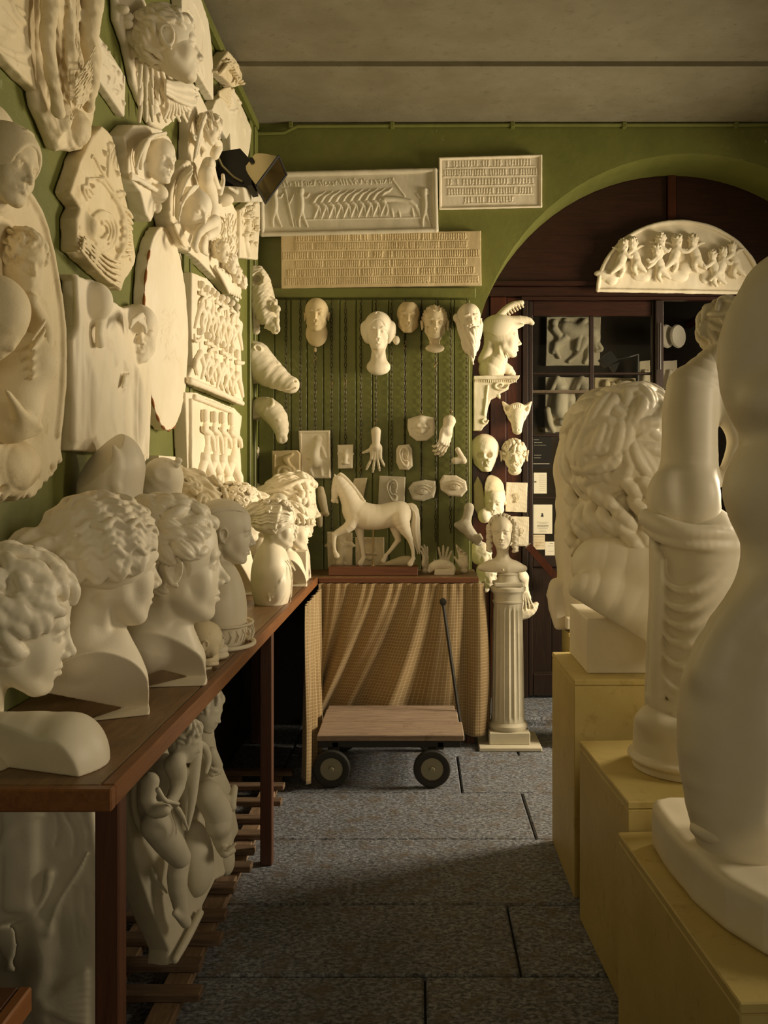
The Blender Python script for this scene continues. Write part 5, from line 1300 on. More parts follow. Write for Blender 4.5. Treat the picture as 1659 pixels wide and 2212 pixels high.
def big_ear(R, x, y, h, off, s_=1):
    m = R.sc_at(x, y, off); R.push(None, R.p(x, y, off), h / m / 1.0)
    P_ = [(.02, .02, -.05), (.13, .04, .05), (.16, .07, .22), (.10, .10, .40), (-.06, .11, .46), (-.22, .10, .36), (-.27, .08, .15), (-.22, .06, -.08), (-.13, .05, -.28), (-.02, .04, -.44), (.10, .03, -.42), (.14, .02, -.28)]
    R.path([(s_ * a, b, c) for a, b, c in P_], [.04, .045, .05, .055, .055, .055, .05, .045, .05, .075, .075, .05], k=.03, smooth=1)
    R.path([(s_ * .0, .03, .30), (s_ * -.12, .06, .22), (s_ * -.15, .06, .02), (s_ * -.06, .05, -.18), (s_ * .10, .05, -.20)], [.025, .04, .045, .04, .035], k=.02, smooth=1)
    R.ell((s_ * -.02, .02, -.02), (.10, .07, .14), op='-', k=.03); R.ell((s_ * .12, .06, -.08), (.035, .04, .06), k=.02); R.pop()
def big_eye(R, x, y, w, off):
    m = R.sc_at(x, y, off); R.push(None, R.p(x, y, off), w / m)
    R.ell((0, .0, 0), (.42, .06, .22), op='-', k=.05); R.ell((0, -.03, -.01), (.27, .12, .19), k=.01)
    R.path([(-.36, -.02, -.05), (-.2, .07, .10), (.02, .10, .14), (.22, .07, .08), (.36, -.01, -.05)], [.02, .028, .03, .028, .02], k=.02, smooth=1); R.path([(-.34, -.01, -.06), (-.1, .05, -.15), (.12, .05, -.15), (.34, -.01, -.06)], [.018, .022, .022, .018], k=.02, smooth=1)
    R.path([(-.38, .04, .18), (-.1, .10, .27), (.15, .10, .27), (.42, .03, .14)], [.03, .045, .045, .03], k=.06, smooth=1); R.ell((.02, .085, .0), (.03, .03, .03), op='-', k=.01); R.pop()
R = plaque(575, 203, 665, 333, .06, .03, .006, [(575, 203), (662, 201), (657, 332), (578, 333)]); big_nose(R, 620, 262, 70, .06); R.build('nose_plaque', 'small plaster study of a nose hanging on a chain', 'study', .0022, 'plaster', R.org(620, 262))
R = plaque(0, 0, 0, 0, .055, .03, .01, [(958, 62), (1099, 54), (1101, 150), (1060, 182), (1005, 182), (968, 150)]); big_lips(R, 1030, 112, 100, .06); R.bl(1030, 70, .065, 26, 20, .02, k=.02); R.build('mouth_plaque', 'small plaster study of a mouth hanging highest of the studies', 'study', .0022, 'plaster', R.org(1030, 120))
R = plaque(0, 0, 0, 0, .05, .03, .014, [(905, 205), (965, 198), (982, 225), (985, 320), (960, 342), (910, 338), (893, 300), (893, 230)]); big_ear(R, 942, 268, 115, .05); R.build('small_ear_plaque', 'rounded plaster study of an ear between the splayed hand and the mouth', 'study', .0022, 'plaster', R.org(940, 270))
R = plaque(0, 0, 0, 0, .05, .03, .006, [(803, 371), (945, 377), (940, 530), (796, 530)]); big_ear(R, 878, 450, 128, .05, 1); R.build('large_ear_plaque', 'square grey plaster study of a large ear above the horse back', 'study', .0024, 'plaster_grey', R.org(870, 450))
R = plaque(0, 0, 0, 0, .05, .03, .014, [(958, 440), (985, 405), (1050, 392), (1108, 398), (1113, 440), (1100, 490), (1040, 512), (985, 505)]); big_eye(R, 1036, 452, 118, .055); R.build('closed_eye_plaque', 'oval grey plaster study of a half closed eye, left of the two eyes', 'study', .0022, 'plaster_grey', R.org(1036, 450))
R = plaque(0, 0, 0, 0, .05, .03, .014, [(1130, 400), (1150, 366), (1220, 368), (1275, 400), (1282, 450), (1250, 488), (1180, 482), (1135, 450)]); big_eye(R, 1212, 428, 112, .055); R.build('open_eye_plaque', 'oval pale plaster study of an open eye, right of the two eyes', 'study', .0022, 'plaster', R.org(1212, 428))
R = plaque(0, 0, 0, 0, .04, .03, .003, [(665, 385), (738, 382), (715, 500), (640, 500)]); R.build('plane_fragment', 'small plain tapering plaster fragment behind the horse neck', 'fragment', .003, 'plaster_old', R.org(700, 430))
# studies standing on the back table
R = Relief(ZB, 5.36); R.slab([(520, 677), (655, 680), (654, 872), (522, 876)], .0, -.035, .003); big_nose(R, 590, 772, 130, 0.0); big_eye(R, 640, 716, 60, .0); R.box((0, -.3, .888), (3, 1, .01), op='-'); R.build('large_nose_plaque', 'square plaster study of a big nose standing on the back table', 'study', .0026, 'plaster_old', R.t_world(R.p(590, 870, 0)))
R = Relief(ZB, 5.37); R.slab([(673, 706), (828, 706), (827, 874), (675, 874)], .0, -.035, .003); big_lips(R, 750, 800, 90, -.005); R.bl(738, 742, .0, 26, 22, .012, op='-', k=.01); R.build('large_mouth_plaque', 'square plaster study standing behind the metal rod of the horse', 'study', .0026, 'plaster_old', R.t_world(R.p(750, 870, 0)))
R = Relief(ZB, 5.33); R.st([(800, 868), (860, 852), (930, 838), (968, 832), (985, 870)], [8, 22, 32, 26, 10], 0, k=.02); R.box((0, 0, .4), (3, 1, .5), op='-'); R.build('plaster_foot_fragment', 'low plaster fragment lying behind the horse hind legs', 'fragment', .0028, 'plaster_old', R.t_world(R.p(900, 870, 0)))
R = Bk(); R.st([(485, 445), (492, 500), (505, 560), (515, 578)], [18, 26, 20, 16], .05, k=.01); R.st([(500, 575), (524, 578)], 8, .06, k=.005); R.st([(475, 590), (480, 640)], [22, 14], .05, k=.01); R.build('limb_fragment', 'knobbly plaster limb hanging just right of the large band-haired head', 'fragment', .0026, 'plaster_old', R.org(490, 520))

# hands and foot
def hand_cast(name, label, x, y, off, L, yaw, roll, pitch=0, wall='B', V=ZB, **kw):
    """wrist at pixel (x, y); L: palm length in zoom pixels"""
    R = Relief(V, wall); R.noise = {'body': [(.0003, .02, 1)]}; m = R.sc_at(x, y, off); R.push(facing(yaw, pitch, roll), R.p(x, y, off), L / m); hand(R, **kw); R.pop()
    return R
R = hand_cast('', '', 785, 205, .075, 78, 0, 180, -8, curls_=(4, 8, 10, 12), spread=26, thumb=(62, -8), wrist=.95, side=1, wr=.34); R.build('splayed_hand', 'plaster hand hanging fingers down with all fingers splayed', 'hand', .0022, 'plaster', R.org(785, 205))
R = hand_cast('', '', 1172, 118, .085, 88, 40, 196, -4, curls_=(18, 26, 30, 34), spread=3, thumb=(22, 10), wrist=.5, side=-1, wr=.40); R.st([(1215, 290), (1255, 285)], [20, 18], .07, k=.01); R.st([(1228, 230), (1262, 292)], [14, 16], .07, k=.01); R.build('relaxed_hand', 'plaster hand hanging down with fingers closed around a short block', 'hand', .0022, 'plaster', R.org(1172, 118))
for nm, lb, x, y, L, yaw, roll, Y, kw in (
        ('raised_hand', 'slender raised plaster hand touching the horse tail, leftmost of the upright hands', 1054, 868, 62, 60, 4, 5.24, dict(curls_=(3, 6, 10, 14), spread=12, thumb=(30, 5), wrist=.3, wr=.32)),
        ('open_hand', 'open plaster hand standing palm out behind the crouching fist', 1150, 880, 66, 180, -6, 5.33, dict(curls_=(3, 2, 3, 5), spread=18, thumb=(50, 8), wrist=.25)),
        ('pointing_hand', 'upright plaster hand with curled fingers, rightmost on the back table', 1262, 866, 66, 150, 4, 5.24, dict(curls_=(2, 22, 32, 38), spread=10, thumb=(34, 14), wrist=.3, wr=.30))):
    R = hand_cast('', '', x, y, 0, L, yaw, roll, 4, wall=Y, **kw); R.box((0, 0, .4), (3, 1, .5), op='-'); R.build(nm, lb, 'hand', .0022, 'plaster', R.t_world(R.p(x, 880, 0)))
R = Relief(ZB, 5.17)
R.st([(1075, 886), (1100, 858), (1150, 848), (1190, 862)], [14, 26, 28, 22], 0, k=.015)
for i, (dx, dy) in enumerate(((0, 0), (-24, 4), (-46, 10), (-66, 16))): R.st([(1185 + dx * .6, 858 + dy * .3), (1208 + dx * .5, 868 + dy * .4), (1206 + dx * .7, 898)], [12, 12, 9], .02 - .008 * i, k=.004)
R.part('base'); R.slab([(1105, 880), (1205, 878), (1212, 913), (1100, 915)], .03, -.03, .003); R.box((0, 0, .4), (3, 1, .5), op='-')
R.build('resting_fist', 'plaster fist resting knuckles up on a small plaster base at table edge', 'hand', .0022, 'plaster', R.t_world(R.p(1150, 912, 0)), names={'body': 'fist'})
R = Bk(); R.noise = {'body': [(.0008, .02, 1)]}
R.st([(1290, 545), (1280, 600), (1262, 640)], [28, 24, 30], .055, k=.02); R.st([(1262, 640), (1225, 640)], [30, 18], .055, k=.02); R.st([(1270, 650), (1310, 700), (1345, 735)], [34, 30, 18], .06, k=.02)
for i in range(5): R.st([(1320 + i * 7, 705 - i * 3), (1352 + i * 2 - 3 * (4 - i), 748 - i * 9)], [9, 6 + (i == 4) * 2], .075 + .004 * i, k=.004)
R.build('foot_cast', 'grey plaster foot hanging toes down beside the arch edge', 'foot', .0022, 'plaster_grey', R.org(1270, 640))

# -- horse
R = Relief(ZB, 5.16); R.noise = {}
R.st([(668, 560), (720, 590), (800, 598), (870, 580), (915, 570)], [66, 74, 68, 66, 62], 0, k=.02); R.bl(665, 600, 0, 44, 50, .04, k=.02); R.bl(915, 590, 0, 56, 66, .05, k=.02)
R.st([(590, 405), (615, 440), (640, 490), (670, 560)], [34, 42, 52, 60], 0, k=.015)
R.st([(578, 392), (566, 440), (560, 490), (555, 505)], [27, 25, 17, 15], 0, k=.008); R.bl(585, 425, 0, 26, 24, .024, k=.01)
for s_ in (-1, 1):
    R.st([(566, 385), (560, 364)], [8, 3], s_ * .014, k=.004); R.bl(566, 428, s_ * .026, 7, 6, .006, k=.003); R.bl(548, 498, s_ * .013, 5, 5, .005, op='-', k=.002)
R.st([(548, 512), (560, 508)], 2, .0, k=.002, op='-'); R.st([(570, 505), (575, 515)], [10, 7], 0, k=.005)
R.st([(668, 600), (640, 650), (590, 672), (560, 690)], [36, 32, 20, 15], .034, k=.012); R.st([(560, 690), (555, 740), (562, 785)], [14, 9, 9], .034, k=.005); R.st([(562, 785), (572, 806)], [11, 15], .034, k=.004)
R.st([(690, 600), (695, 670), (708, 740), (718, 815)], [36, 24, 13, 10], -.034, k=.012); R.st([(718, 815), (700, 846)], [11, 15], -.034, k=.004)
R.st([(885, 600), (890, 660), (906, 720)], [42, 28, 15], -.034, k=.012); R.st([(906, 720), (862, 778), (838, 805)], [15, 10, 9], -.034, k=.005); R.st([(838, 805), (825, 834)], [11, 14], -.034, k=.004)
R.st([(920, 600), (935, 650), (968, 712)], [48, 36, 17], .034, k=.012); R.st([(968, 712), (985, 770), (988, 820)], [16, 10, 9], .034, k=.005); R.st([(988, 820), (970, 850)], [11, 15], .034, k=.004)
R.part('mane')
for i in range(22):
    a = i / 21; x = 590 + 130 * a ** 1.1; y = 358 + 148 * a ** 1.45; R.st([(x - 12, y + 14), (x + 2, y - 2), (x + 6, y + 6)], [6, 6, 3], 0, k=.003); 
    for s_ in (-1, 1): R.st([(x, y), (x + 4, y + 12), (x + 2, y + 24)], [5, 6, 3], s_ * .012, k=.003)
R.part('tail')
R.st([(952, 535), (985, 535), (1004, 570), (1000, 650), (1003, 720), (1012, 775)], [14, 18, 18, 20, 18, 6], 0, k=.004)
for i in range(7): R.st([(975, 535 + i * 3), (1002 + (i - 3) * 5, 580), (996 + (i - 3) * 7, 660), (1006 + (i - 3) * 6, 730), (1014 + (i - 3) * 3, 770 + (i % 3) * 12)], [5, 7, 7, 6, 3], .016 * (1 if i % 2 else -1) * (1 - abs(i - 3) * .2), k=.003)
R.part('rod', 'brass'); R.st([(770, 650), (770, 868)], 5, 0, smooth=0); R.st([(760, 862), (780, 862)], 4, 0, smooth=0)
o = R.build('horse_statuette', 'plaster statuette of a pacing horse on a metal rod over a wooden plank', 'statuette', .0018, 'plaster', R.t_world(R.p(770, 910, 0)), labels={'rod': 'metal support rod'})
c0 = at(*ZB(526, 912), 5.10); c1 = at(*ZB(1013, 862), 5.10)
mb = MB().box(c0[0], c1[0], 5.10, 5.24, TZ + .0005, TZ + .046, .003); mo = rel(mb, 'base_plank', 'stand_wood', o, Vector(o.location)); mo['label'] = 'reddish wooden base plank'

# -- lunette relief over the door
R = Relief(ZD, YQ - .022); t = .05
N_ = 36; L0, L1 = R.p(752, 420, t), R.p(1590, 455, t); cxl = (L0[0] + L1[0]) / 2; zb_ = L0[2] - .006; aw = (L1[0] - L0[0]) / 2; hh = R.p(1170, 66, t)[2] - zb_
half = [(cxl + aw * math.cos(a), zb_ + hh * math.sin(a)) for a in np.linspace(0, math.pi, N_)]
R.push(rotm(0, 1.0, 0), (0, 0, 0)); R.poly(half, 0, .03, .003)
R.path([(a, .034, b) for a, b in half], .013, k=.004); R.path([(a, .034, b) for a, b in (half[0], half[-1])], .012, k=.004); R.pop()
for i, (x, y, s_) in enumerate(((920, 215, 1), (965, 205, -1), (1110, 185, 1), (1195, 190, 1), (1275, 190, -1), (1090, 240, -1), (1375, 265, -1), (1430, 250, 1), (1475, 225, -1))):
    R.part('cherub#%d' % i); h_ = 64 if i < 6 else 54
    R.head(x, y, .065, h_, s_ * 25, -15, child=1); R.ell((0, 0, -.1), (.36, .36, .4), k=.1); locks(R, 26, i, L=.2, r=.07, off=.05); R.pop()
    R.st([(x - 2, y + 34), (x - s_ * 10, y + 66), (x - s_ * 20, y + 92)], [22, 27, 24], .05, k=.012)
    R.st([(x, y + 34), (x + s_ * 34, y + 62), (x + s_ * 48, y + 46)], [12, 10, 7], .07, k=.005); R.st([(x, y + 34), (x - s_ * 30, y + 58), (x - s_ * 14, y + 80)], [9, 8, 6], .065, k=.005)
    R.st([(x - s_ * 22, y + 98), (x - s_ * 44, y + 122), (x - s_ * 66, y + 142)], [20, 15, 8], .06, k=.008); R.st([(x - s_ * 14, y + 98), (x - s_ * 4, y + 130), (x - s_ * 20, y + 156)], [19, 14, 8], .055, k=.008)
    R.st([(x - s_ * 10, y + 40), (x - s_ * 34, y + 14), (x - s_ * 58, y + 10)], [5, 9, 4], .045, k=.006)
R.part('clouds')
rs_ = random.Random(2)
for i in range(30):
    x = 810 + i * 24; y = 340 + 44 * math.sin(i * .9) * (1 - i / 60) + rs_.uniform(-10, 20); R.bl(x, y, .028, rs_.uniform(24, 44), rs_.uniform(18, 34), .02, k=.012)
cutback(R, 0.0)
R.build('lunette_relief', 'half-round plaster relief of cherubs on clouds above the door', 'relief', .0026, 'plaster', R.t_world(R.p(1170, 420, 0)), names={'body': 'framed_slab', **{'cherub#%d' % i: 'cherub' for i in range(9)}})

# -- bracket and helmeted head
R = Relief(ZD, 5.80); t = .10
R.slab([(150, 884), (385, 882), (372, 905), (330, 925), (330, 950), (290, 968), (270, 985), (240, 1000), (222, 1050), (215, 1095), (224, 1125), (205, 1140), (190, 1162), (150, 1162)], .06, -.06, .004)
R.slab([(150, 882), (386, 880), (380, 897), (150, 899)], .10, -.08, .003)
for i in range(20): R.st([(158 + i * 11, 905), (158 + i * 11, 914)], 3.2, .065, k=.002, smooth=0)
P_ = [(286 + (42 - 4.2 * i) * math.cos(.9 * i), 932 + (28 - 2.8 * i) * math.sin(.9 * i)) for i in range(10)]; R.st(P_, 6, .065, k=.003)
P_ = [(205 + (20 - 2.8 * i) * math.cos(.9 * i), 1112 + (20 - 2.8 * i) * math.sin(.9 * i)) for i in range(7)]; R.st(P_, 4.5, .065, k=.003)
R.st([(222, 935), (215, 990)], 4, .062, k=.003); R.st([(278, 985), (285, 1000)], [12, 4], .05, k=.005); R.st([(215, 1000), (205, 1080)], 5, .062, k=.003)
R.build('wall_bracket', 'scrolled plaster console bracket beside the arch, under the helmeted head', 'bracket', .0026, 'plaster', R.t_world(R.p(150, 1000, 0)))
R = Relief(ZD, 5.78); R.noise = {'body': [(.0004, .03, 1)]}
yw = 84; R.head(300, 690, 0, 205, yw, 0); neck(R, .17, .6, .05); R.pop(); R.st([(245, 850), (280, 800)], [70, 44], 0, k=.02)
R.part('base'); R.st([(190, 818), (260, 822), (320, 846), (352, 872)], [8, 30, 30, 14], 0, k=.01); R.box((0, 0, R.p(0, 881, 0)[2] - .5), (4, 2, .5), op='-')
R.part('helmet'); s0 = 205 / R.sc_at(300, 690, 0)
R.push(facing(yw), R.p(300, 690, 0), s0); R.ell((0, -.10, .22), (.38, .47, .38)); R.ell((0, .50, -.12), (.6, .50, .40), op='-', k=.05); R.box((0, 0, -.6), (1, 1, .42), rot=(-30, 0, 0), op='-', k=.04); R.pop()
R.st([(300, 620), (370, 600), (430, 596), (450, 612)], [34, 28, 18, 12], 0, k=.02); R.st([(300, 640), (360, 630), (400, 622)], [26, 18, 8], .03, k=.015); R.st([(300, 640), (360, 630), (400, 622)], [26, 18, 8], -.03, k=.015)
R.st([(205, 800), (235, 740), (232, 680)], [34, 34, 30], 0, k=.03)
R.part('crest'); R.st([(225, 690), (250, 620), (295, 560), (345, 520), (395, 508)], [16, 20, 20, 18, 14], 0, k=.004)
for i in range(13): a = i / 12; x = 232 + 165 * a; y = 655 - 140 * a ** .62; R.st([(x - 12, y - 12), (x + 6, y + 14)], 5.5, .0, k=.003); R.st([(x - 12, y - 12), (x + 6, y + 14)], 5, .012, k=.003)
R.st([(290, 665), (300, 730), (330, 790)], 4, .045, k=.003)
R.build('helmeted_head', 'plaster bust in profile wearing a plumed helmet with a long visor', 'bust', .0024, 'plaster', R.t_world(R.p(260, 880, 0)), names={'body': 'head'})

# -- casts nailed to the wooden boards
def PR(V=ZD, Y=None):
    R = Relief(V, Y or (YQ + .0)); R.noise = {'body': [(.0005, .02, 1)]}; return R
R = PR(); x, y = 372, 1090
R.bl(372, 1075, .06, 52, 56, .06, k=.01); R.st([(372, 1090), (373, 1160)], [40, 24], [.09, .12], k=.02); R.bl(373, 1168, .13, 22, 12, .02, k=.01)
for s_ in (-1, 1):
    R.st([(372 + s_ * 40, 1060), (372 + s_ * 72, 1018)], [26, 5], .06, k=.01); R.st([(372 + s_ * 46, 1052), (372 + s_ * 68, 1026)], [13, 3], .085, k=.004, op='-')
    R.bl(372 + s_ * 26, 1098, .115, 10, 7, .008, k=.003); R.st([(372 + s_ * 10, 1084), (372 + s_ * 40, 1090)], 5, .115, k=.004); R.bl(372 + s_ * 8, 1160, .15, 5, 4, .006, op='-', k=.002)
for i in range(5): R.st([(352 + i * 10, 1034), (360 + i * 6, 1070)], 4, .112, k=.003)
R.st([(356, 1172), (373, 1178), (390, 1172)], 3, .135, k=.003, op='-'); R.build('cat_head_mask', 'plaster animal mask with pointed ears, below the helmeted head', 'mask', .0022, 'plaster', R.t_world(R.p(372, 1090, 0)))
R = PR(); R.head(205, 1280, .05, 190, 10, -5, male=1, old=1); R.ell((0, -.02, .1), (.40, .4, .42), k=.05); R.pop()
for x, y in ((180, 1290), (228, 1290)): R.bl(x, y, .15, 20, 16, .05, op='-', k=.01)
R.bl(205, 1335, .15, 8, 14, .04, op='-', k=.01); R.st([(170, 1345), (205, 1362), (240, 1345)], 5, .135, k=.004, op='-'); cutback(R, .0); R.build('grinning_skull_mask', 'grinning skull-like plaster mask with hollow eyes, left of the satyr', 'mask', .0024, 'plaster', R.t_world(R.p(205, 1280, 0)))
R = PR(); R.head(357, 1295, .05, 155, 0, 0, male=1, old=1); ear(R, 1, (.42, .05, .02), 1.5); ear(R, -1, (.42, .05, .02), 1.5)
for s_ in (-1, 1): R.path([(s_ * .05, .36, .12), (s_ * .13, .38, .17), (s_ * .22, .3, .10)], .035, k=.02); R.ell((s_ * .2, .25, -.14), (.09, .09, .08), k=.04)
R.pop(); cutback(R, 0); R.part('hair_and_beard'); R.push(None, R.p(357, 1295, .05), 155 / R.sc_at(357, 1295, .05)); R.push(None, (0, 0, .0), 1); locks(R, 70, 3, L=.2, r=.045, off=.05, fn=lambda v: cran(v)[2] > .2 or abs(cran(v)[0]) > .28); R.pop(); beard(R, 5, .16, 22, .045); R.pop(); cutback(R, 0)
R.build('satyr_mask', 'round curly plaster satyr mask with scowling face and goat ears', 'mask', .0022, 'plaster', R.t_world(R.p(357, 1295, 0)), names={'body': 'face'})
R = PR(); R.head(222, 1500, .05, 230, 58, 0); R.box((0, -.42, 0), (1, .5, 1), op='-'); R.pop(); R.slab([(150, 1440), (170, 1396), (196, 1440), (212, 1530), (225, 1580), (185, 1620), (152, 1560)], .05, -.0, .01); cutback(R, 0); R.build('half_face_mask', 'broken half face mask turned right in profile, at the arch edge', 'mask', .0026, 'plaster_old', R.t_world(R.p(205, 1500, 0)))
R = PR(Y=5.86); R.head(258, 1535, .06, 165, -12, -4, open_eyes=True); R.box((0, 0, .72), (1, 1, .30), rot=(0, 8, 0), op='-'); R.pop(); R.bl(205, 1600, .10, 34, 38, .05, k=.02); cutback(R, 0); R.build('cut_forehead_mask', 'plaster face mask with flat-cut forehead behind the braided bust', 'mask', .0026, 'plaster', R.t_world(R.p(258, 1535, 0)))
for (pts, lb, ex, ey, mt) in (([(318, 1428), (427, 1431), (421, 1583), (313, 1579)], 'square white plaque with a single small ear', 372, 1507, 50), ([(330, 1603), (434, 1606), (431, 1757), (328, 1754)], 'square white plaque behind the braided bust, with small ear half hidden', 395, 1682, 44)):
    R = PR(); R.slab(pts, .03, .0, .002); R.part('ear'); big_ear(R, ex, ey, mt, .035, -1); R.build('ear_panel', lb, 'plaque', .002, 'plaster', R.t_world(R.p(ex, ey, 0)), names={'body': 'panel'})
R = PR(); R.head(195, 1800, .05, 130, 50, 0); R.pop(); R.bl(170, 1790, .04, 40, 60, .05, k=.02); cutback(R, 0); R.build('profile_mask', 'small plaster profile mask just above the shoulder of the braided bust', 'mask', .0026, 'plaster', R.t_world(R.p(195, 1800, 0)))
ZE = Zt(1000, 1020, 3.6885)
R = PR(ZE); R.head(195, 815, .06, 200, 62, -8); R.pop(); R.st([(140, 880), (180, 930)], [50, 30], .05, k=.02); cutback(R, 0); R.build('lower_profile_mask', 'plaster profile mask partly hidden left of the column neck', 'mask', .0026, 'plaster', R.t_world(R.p(190, 830, 0)))
R = PR(ZE); R.bl(460, 830, .07, 58, 56, .06, k=.01); R.st([(480, 850), (490, 930), (510, 1000)], [44, 30, 34], .06, k=.02); R.st([(460, 1130), (520, 1110), (560, 1080), (585, 1050)], [50, 50, 36, 18], .06, k=.02); R.bl(535, 1085, .11, 26, 20, .03, op='-', k=.01)
for i in range(4): R.st([(470 + i * 14, 960), (480 + i * 20, 1030), (470 + i * 30, 1100 - i * 10)], 8, .09, k=.008)
cutback(R, 0); R.build('torso_fragment_cast', 'bright plaster fragment with a cupped shell-like end, right of the column top', 'fragment', .0028, 'plaster', R.t_world(R.p(490, 980, 0)))

# -- papers pinned inside the door
def paper(label, x0, y0, x1, y1, lines, Y=YQ + .012, mat='paper', ink='ink', emblem=None):
    a = at(x0, y0, Y); b = at(x1, y1, Y); o = thing('paper_notice', label, 'paper', (a[0], Y, b[2])); oo = Vector(o.location)
    rel(MB().box(a[0], b[0], Y - .0012, Y, b[2], a[2]), 'sheet', mat, o, oo); m = MB()
    for (u0, u1, v, th) in lines:
        X0, X1 = a[0] + (b[0] - a[0]) * u0, a[0] + (b[0] - a[0]) * u1; z = a[2] + (b[2] - a[2]) * v; rr = random.Random(int(v * 997)); xx_ = X0
        while xx_ < X1:
            w_ = min(rr.uniform(.003, .009), X1 - xx_); m.box(xx_, xx_ + w_, Y - .0018, Y - .0012, z - th / 2, z + th / 2); xx_ += w_ + .0022
    if emblem:
        ex, ez = a[0] + (b[0] - a[0]) * emblem[0], a[2] + (b[2] - a[2]) * emblem[1]; m.prism([(-.006, .012), (.002, .014), (.008, .009), (.003, .004), (.009, -.002), (.004, -.013), (-.001, -.004), (-.006, -.012), (-.009, -.003), (-.003, .003)], lambda p_, q_, d_: (ex + p_, d_, ez + q_), Y - .0018, Y - .0012)
    if m.v: rel(m, 'writing', ink, o, oo)
    return o
paper('white handwritten note with a dark round stamp on the door glass', 1153, 1021, 1181, 1066, [(.42, .9, .12 + .09 * i, .0012) for i in range(9)] + [(.04, .2, .44, .009)])
paper('tall white printed notice with a small dark emblem on the door', 1152, 1090, 1193, 1153, [(.2, .8, .60, .002), (.3, .7, .65, .0015), (.2, .8, .71, .003), (.2, .8, .76, .003), (.25, .75, .82, .0015), (.35, .65, .87, .0015), (.3, .7, .93, .002)], emblem=(.47, .37))
paper('yellowed handwritten sheet directly below the printed notice', 1152, 1155, 1177, 1187, [(.08, .92, .1 + .105 * i, .0012) for i in range(8)], mat='plaster_old')
paper('small folded white card at the lower corner of the door glass', 1177.5, 1170, 1198, 1200, [(.5, .85, .14, .002), (.3, .9, .3, .001), (.3, .9, .7, .001)])
paper('black notice board with thin white lines of writing in the door', 1152, 940, 1191, 1012, [(.02, .3, .14, .002), (.05, .5, .22, .0015), (.05, .7, .3, .0015), (.05, .45, .6, .0015), (.05, .4, .68, .0015), (0, .9, .86, .004)], mat='black_metal', ink='paper', Y=YQ + .016)

# -- things in the next room; door-pane reliefs and lamp stand in for reflections
struct(MB().box(.62, 2.35, 6.775, 6.80, 0, 3.55).build('wall_middle', 'void_dark'))
R = Relief(ZD, 6.75); R.slab([(524, 580), (802, 580), (796, 828), (520, 830)], .02, -.02, .002)
R.st([(620, 640), (660, 660), (720, 650), (760, 670), (780, 740)], [40, 44, 44, 36, 12], .02, k=.02); R.st([(620, 690), (560, 730), (590, 790)], [22, 16, 8], .035, k=.01); R.st([(720, 700), (690, 770), (640, 810)], [26, 14, 8], .035, k=.01); R.st([(740, 700), (740, 780), (720, 815)], [22, 12, 8], .03, k=.01); R.st([(700, 650), (690, 700), (680, 745)], [18, 13, 10], .05, k=.006); R.st([(690, 640), (720, 600)], [22, 14], .04, k=.01); R.bl(622, 605, .03, 17, 20, .02, k=.005); R.bl(566, 615, .03, 20, 24, .02, k=.005); R.st([(566, 640), (600, 690), (560, 760)], [20, 18, 12], .03, k=.01); R.st([(640, 620), (610, 660)], [14, 10], .04, k=.006); R.st([(790, 720), (812, 750), (780, 755)], [12, 10, 8], .03, k=.006)
R.build('rider_reflection', 'dim plaster relief of a horse rider standing in for a reflection in the upper door pane', 'relief', .0034, 'plaster_grey', R.t_world(R.p(660, 700, 0)))
R = Relief(ZD, 6.75); R.slab([(518, 888), (742, 890), (742, 1176), (516, 1170)], .02, -.02, .002)
for dx in (0, 125):
    R.st([(545 + dx, 950), (580 + dx, 905), (600 + dx, 960), (590 + dx, 1060)], [14, 26, 38, 44], .03, k=.015); R.st([(580 + dx, 900), (545 + dx, 965)], [18, 11], .045, k=.006)
    for i in range(6): R.st([(590 + dx + i * 4, 900 + i * 22), (606 + dx + i * 4, 912 + i * 22)], 5, .05, k=.003)
R.bl(645, 1000, .04, 28, 34, .03, k=.01); R.st([(650, 1030), (640, 1090), (600, 1120)], [24, 26, 20], .04, k=.01); R.st([(660, 1050), (700, 1080)], 12, .05, k=.006); R.st([(530, 1060), (540, 1130), (560, 1165)], [20, 16, 12], .03, k=.01)
R.build('horse_pair_reflection', 'plaster relief of two horses with a groom standing in for a reflection in the second door pane', 'relief', .0034, 'plaster_grey', R.t_world(R.p(630, 1030, 0)))
R = Relief(ZD, 6.75); R.slab([(770, 890), (985, 895), (985, 1010), (770, 1010)], .02, -.02, .002)
for i in range(5): R.bl(830 + i * 34, 925 + (i % 2) * 12, .035, 18, 24, .03, k=.008); R.st([(830 + i * 34, 945), (815 + i * 34, 1000)], [18, 22], .03, k=.01)
R.build('low_relief_reflection', 'plaster relief standing in for a reflection in the pane above the colossal head', 'relief', .0034, 'plaster_old', R.t_world(R.p(870, 950, 0)))
for x0, x1, lb in ((1000, 1056, 'small plaster figure panel behind the right edge of the door glass'), (1116, 1194, 'small plaster figure panel standing in the opening right of the door')):
    R = Relief(ZD, 6.6); R.slab([(x0, 808), (x1, 800), (x1, 950), (x0, 950)], .02, -.02, .002); xm = (x0 + x1) / 2; R.bl(xm, 862, .03, 12, 14, .02, k=.004); R.st([(xm, 880), (xm - 6, 920), (xm + 6, 945)], [16, 18, 20], .03, k=.008); R.st([(xm, 880), (xm + 18, 856)], 7, .035, k=.004); R.build('figure_panel', lb, 'relief', .003, 'plaster', R.t_world(R.p(xm, 940, 0)))
for x, lb in ((1140, 'left one of two plaster discs hanging on edge in the next room'), (1196, 'right one of two plaster discs hanging on edge in the next room')):
    c = at(*ZD(x, 680), 6.5); m = MB().lathe([(.001, -.012), (.075, -.012), (.082, 0), (.075, .012), (.001, .012)], (0, 0, 0), 40, 'x'); o = m.build('plaster_disc', 'plaster_grey', None, tuple(c), (0, 0, math.radians(-52))); tag(o, lb, 'disc')
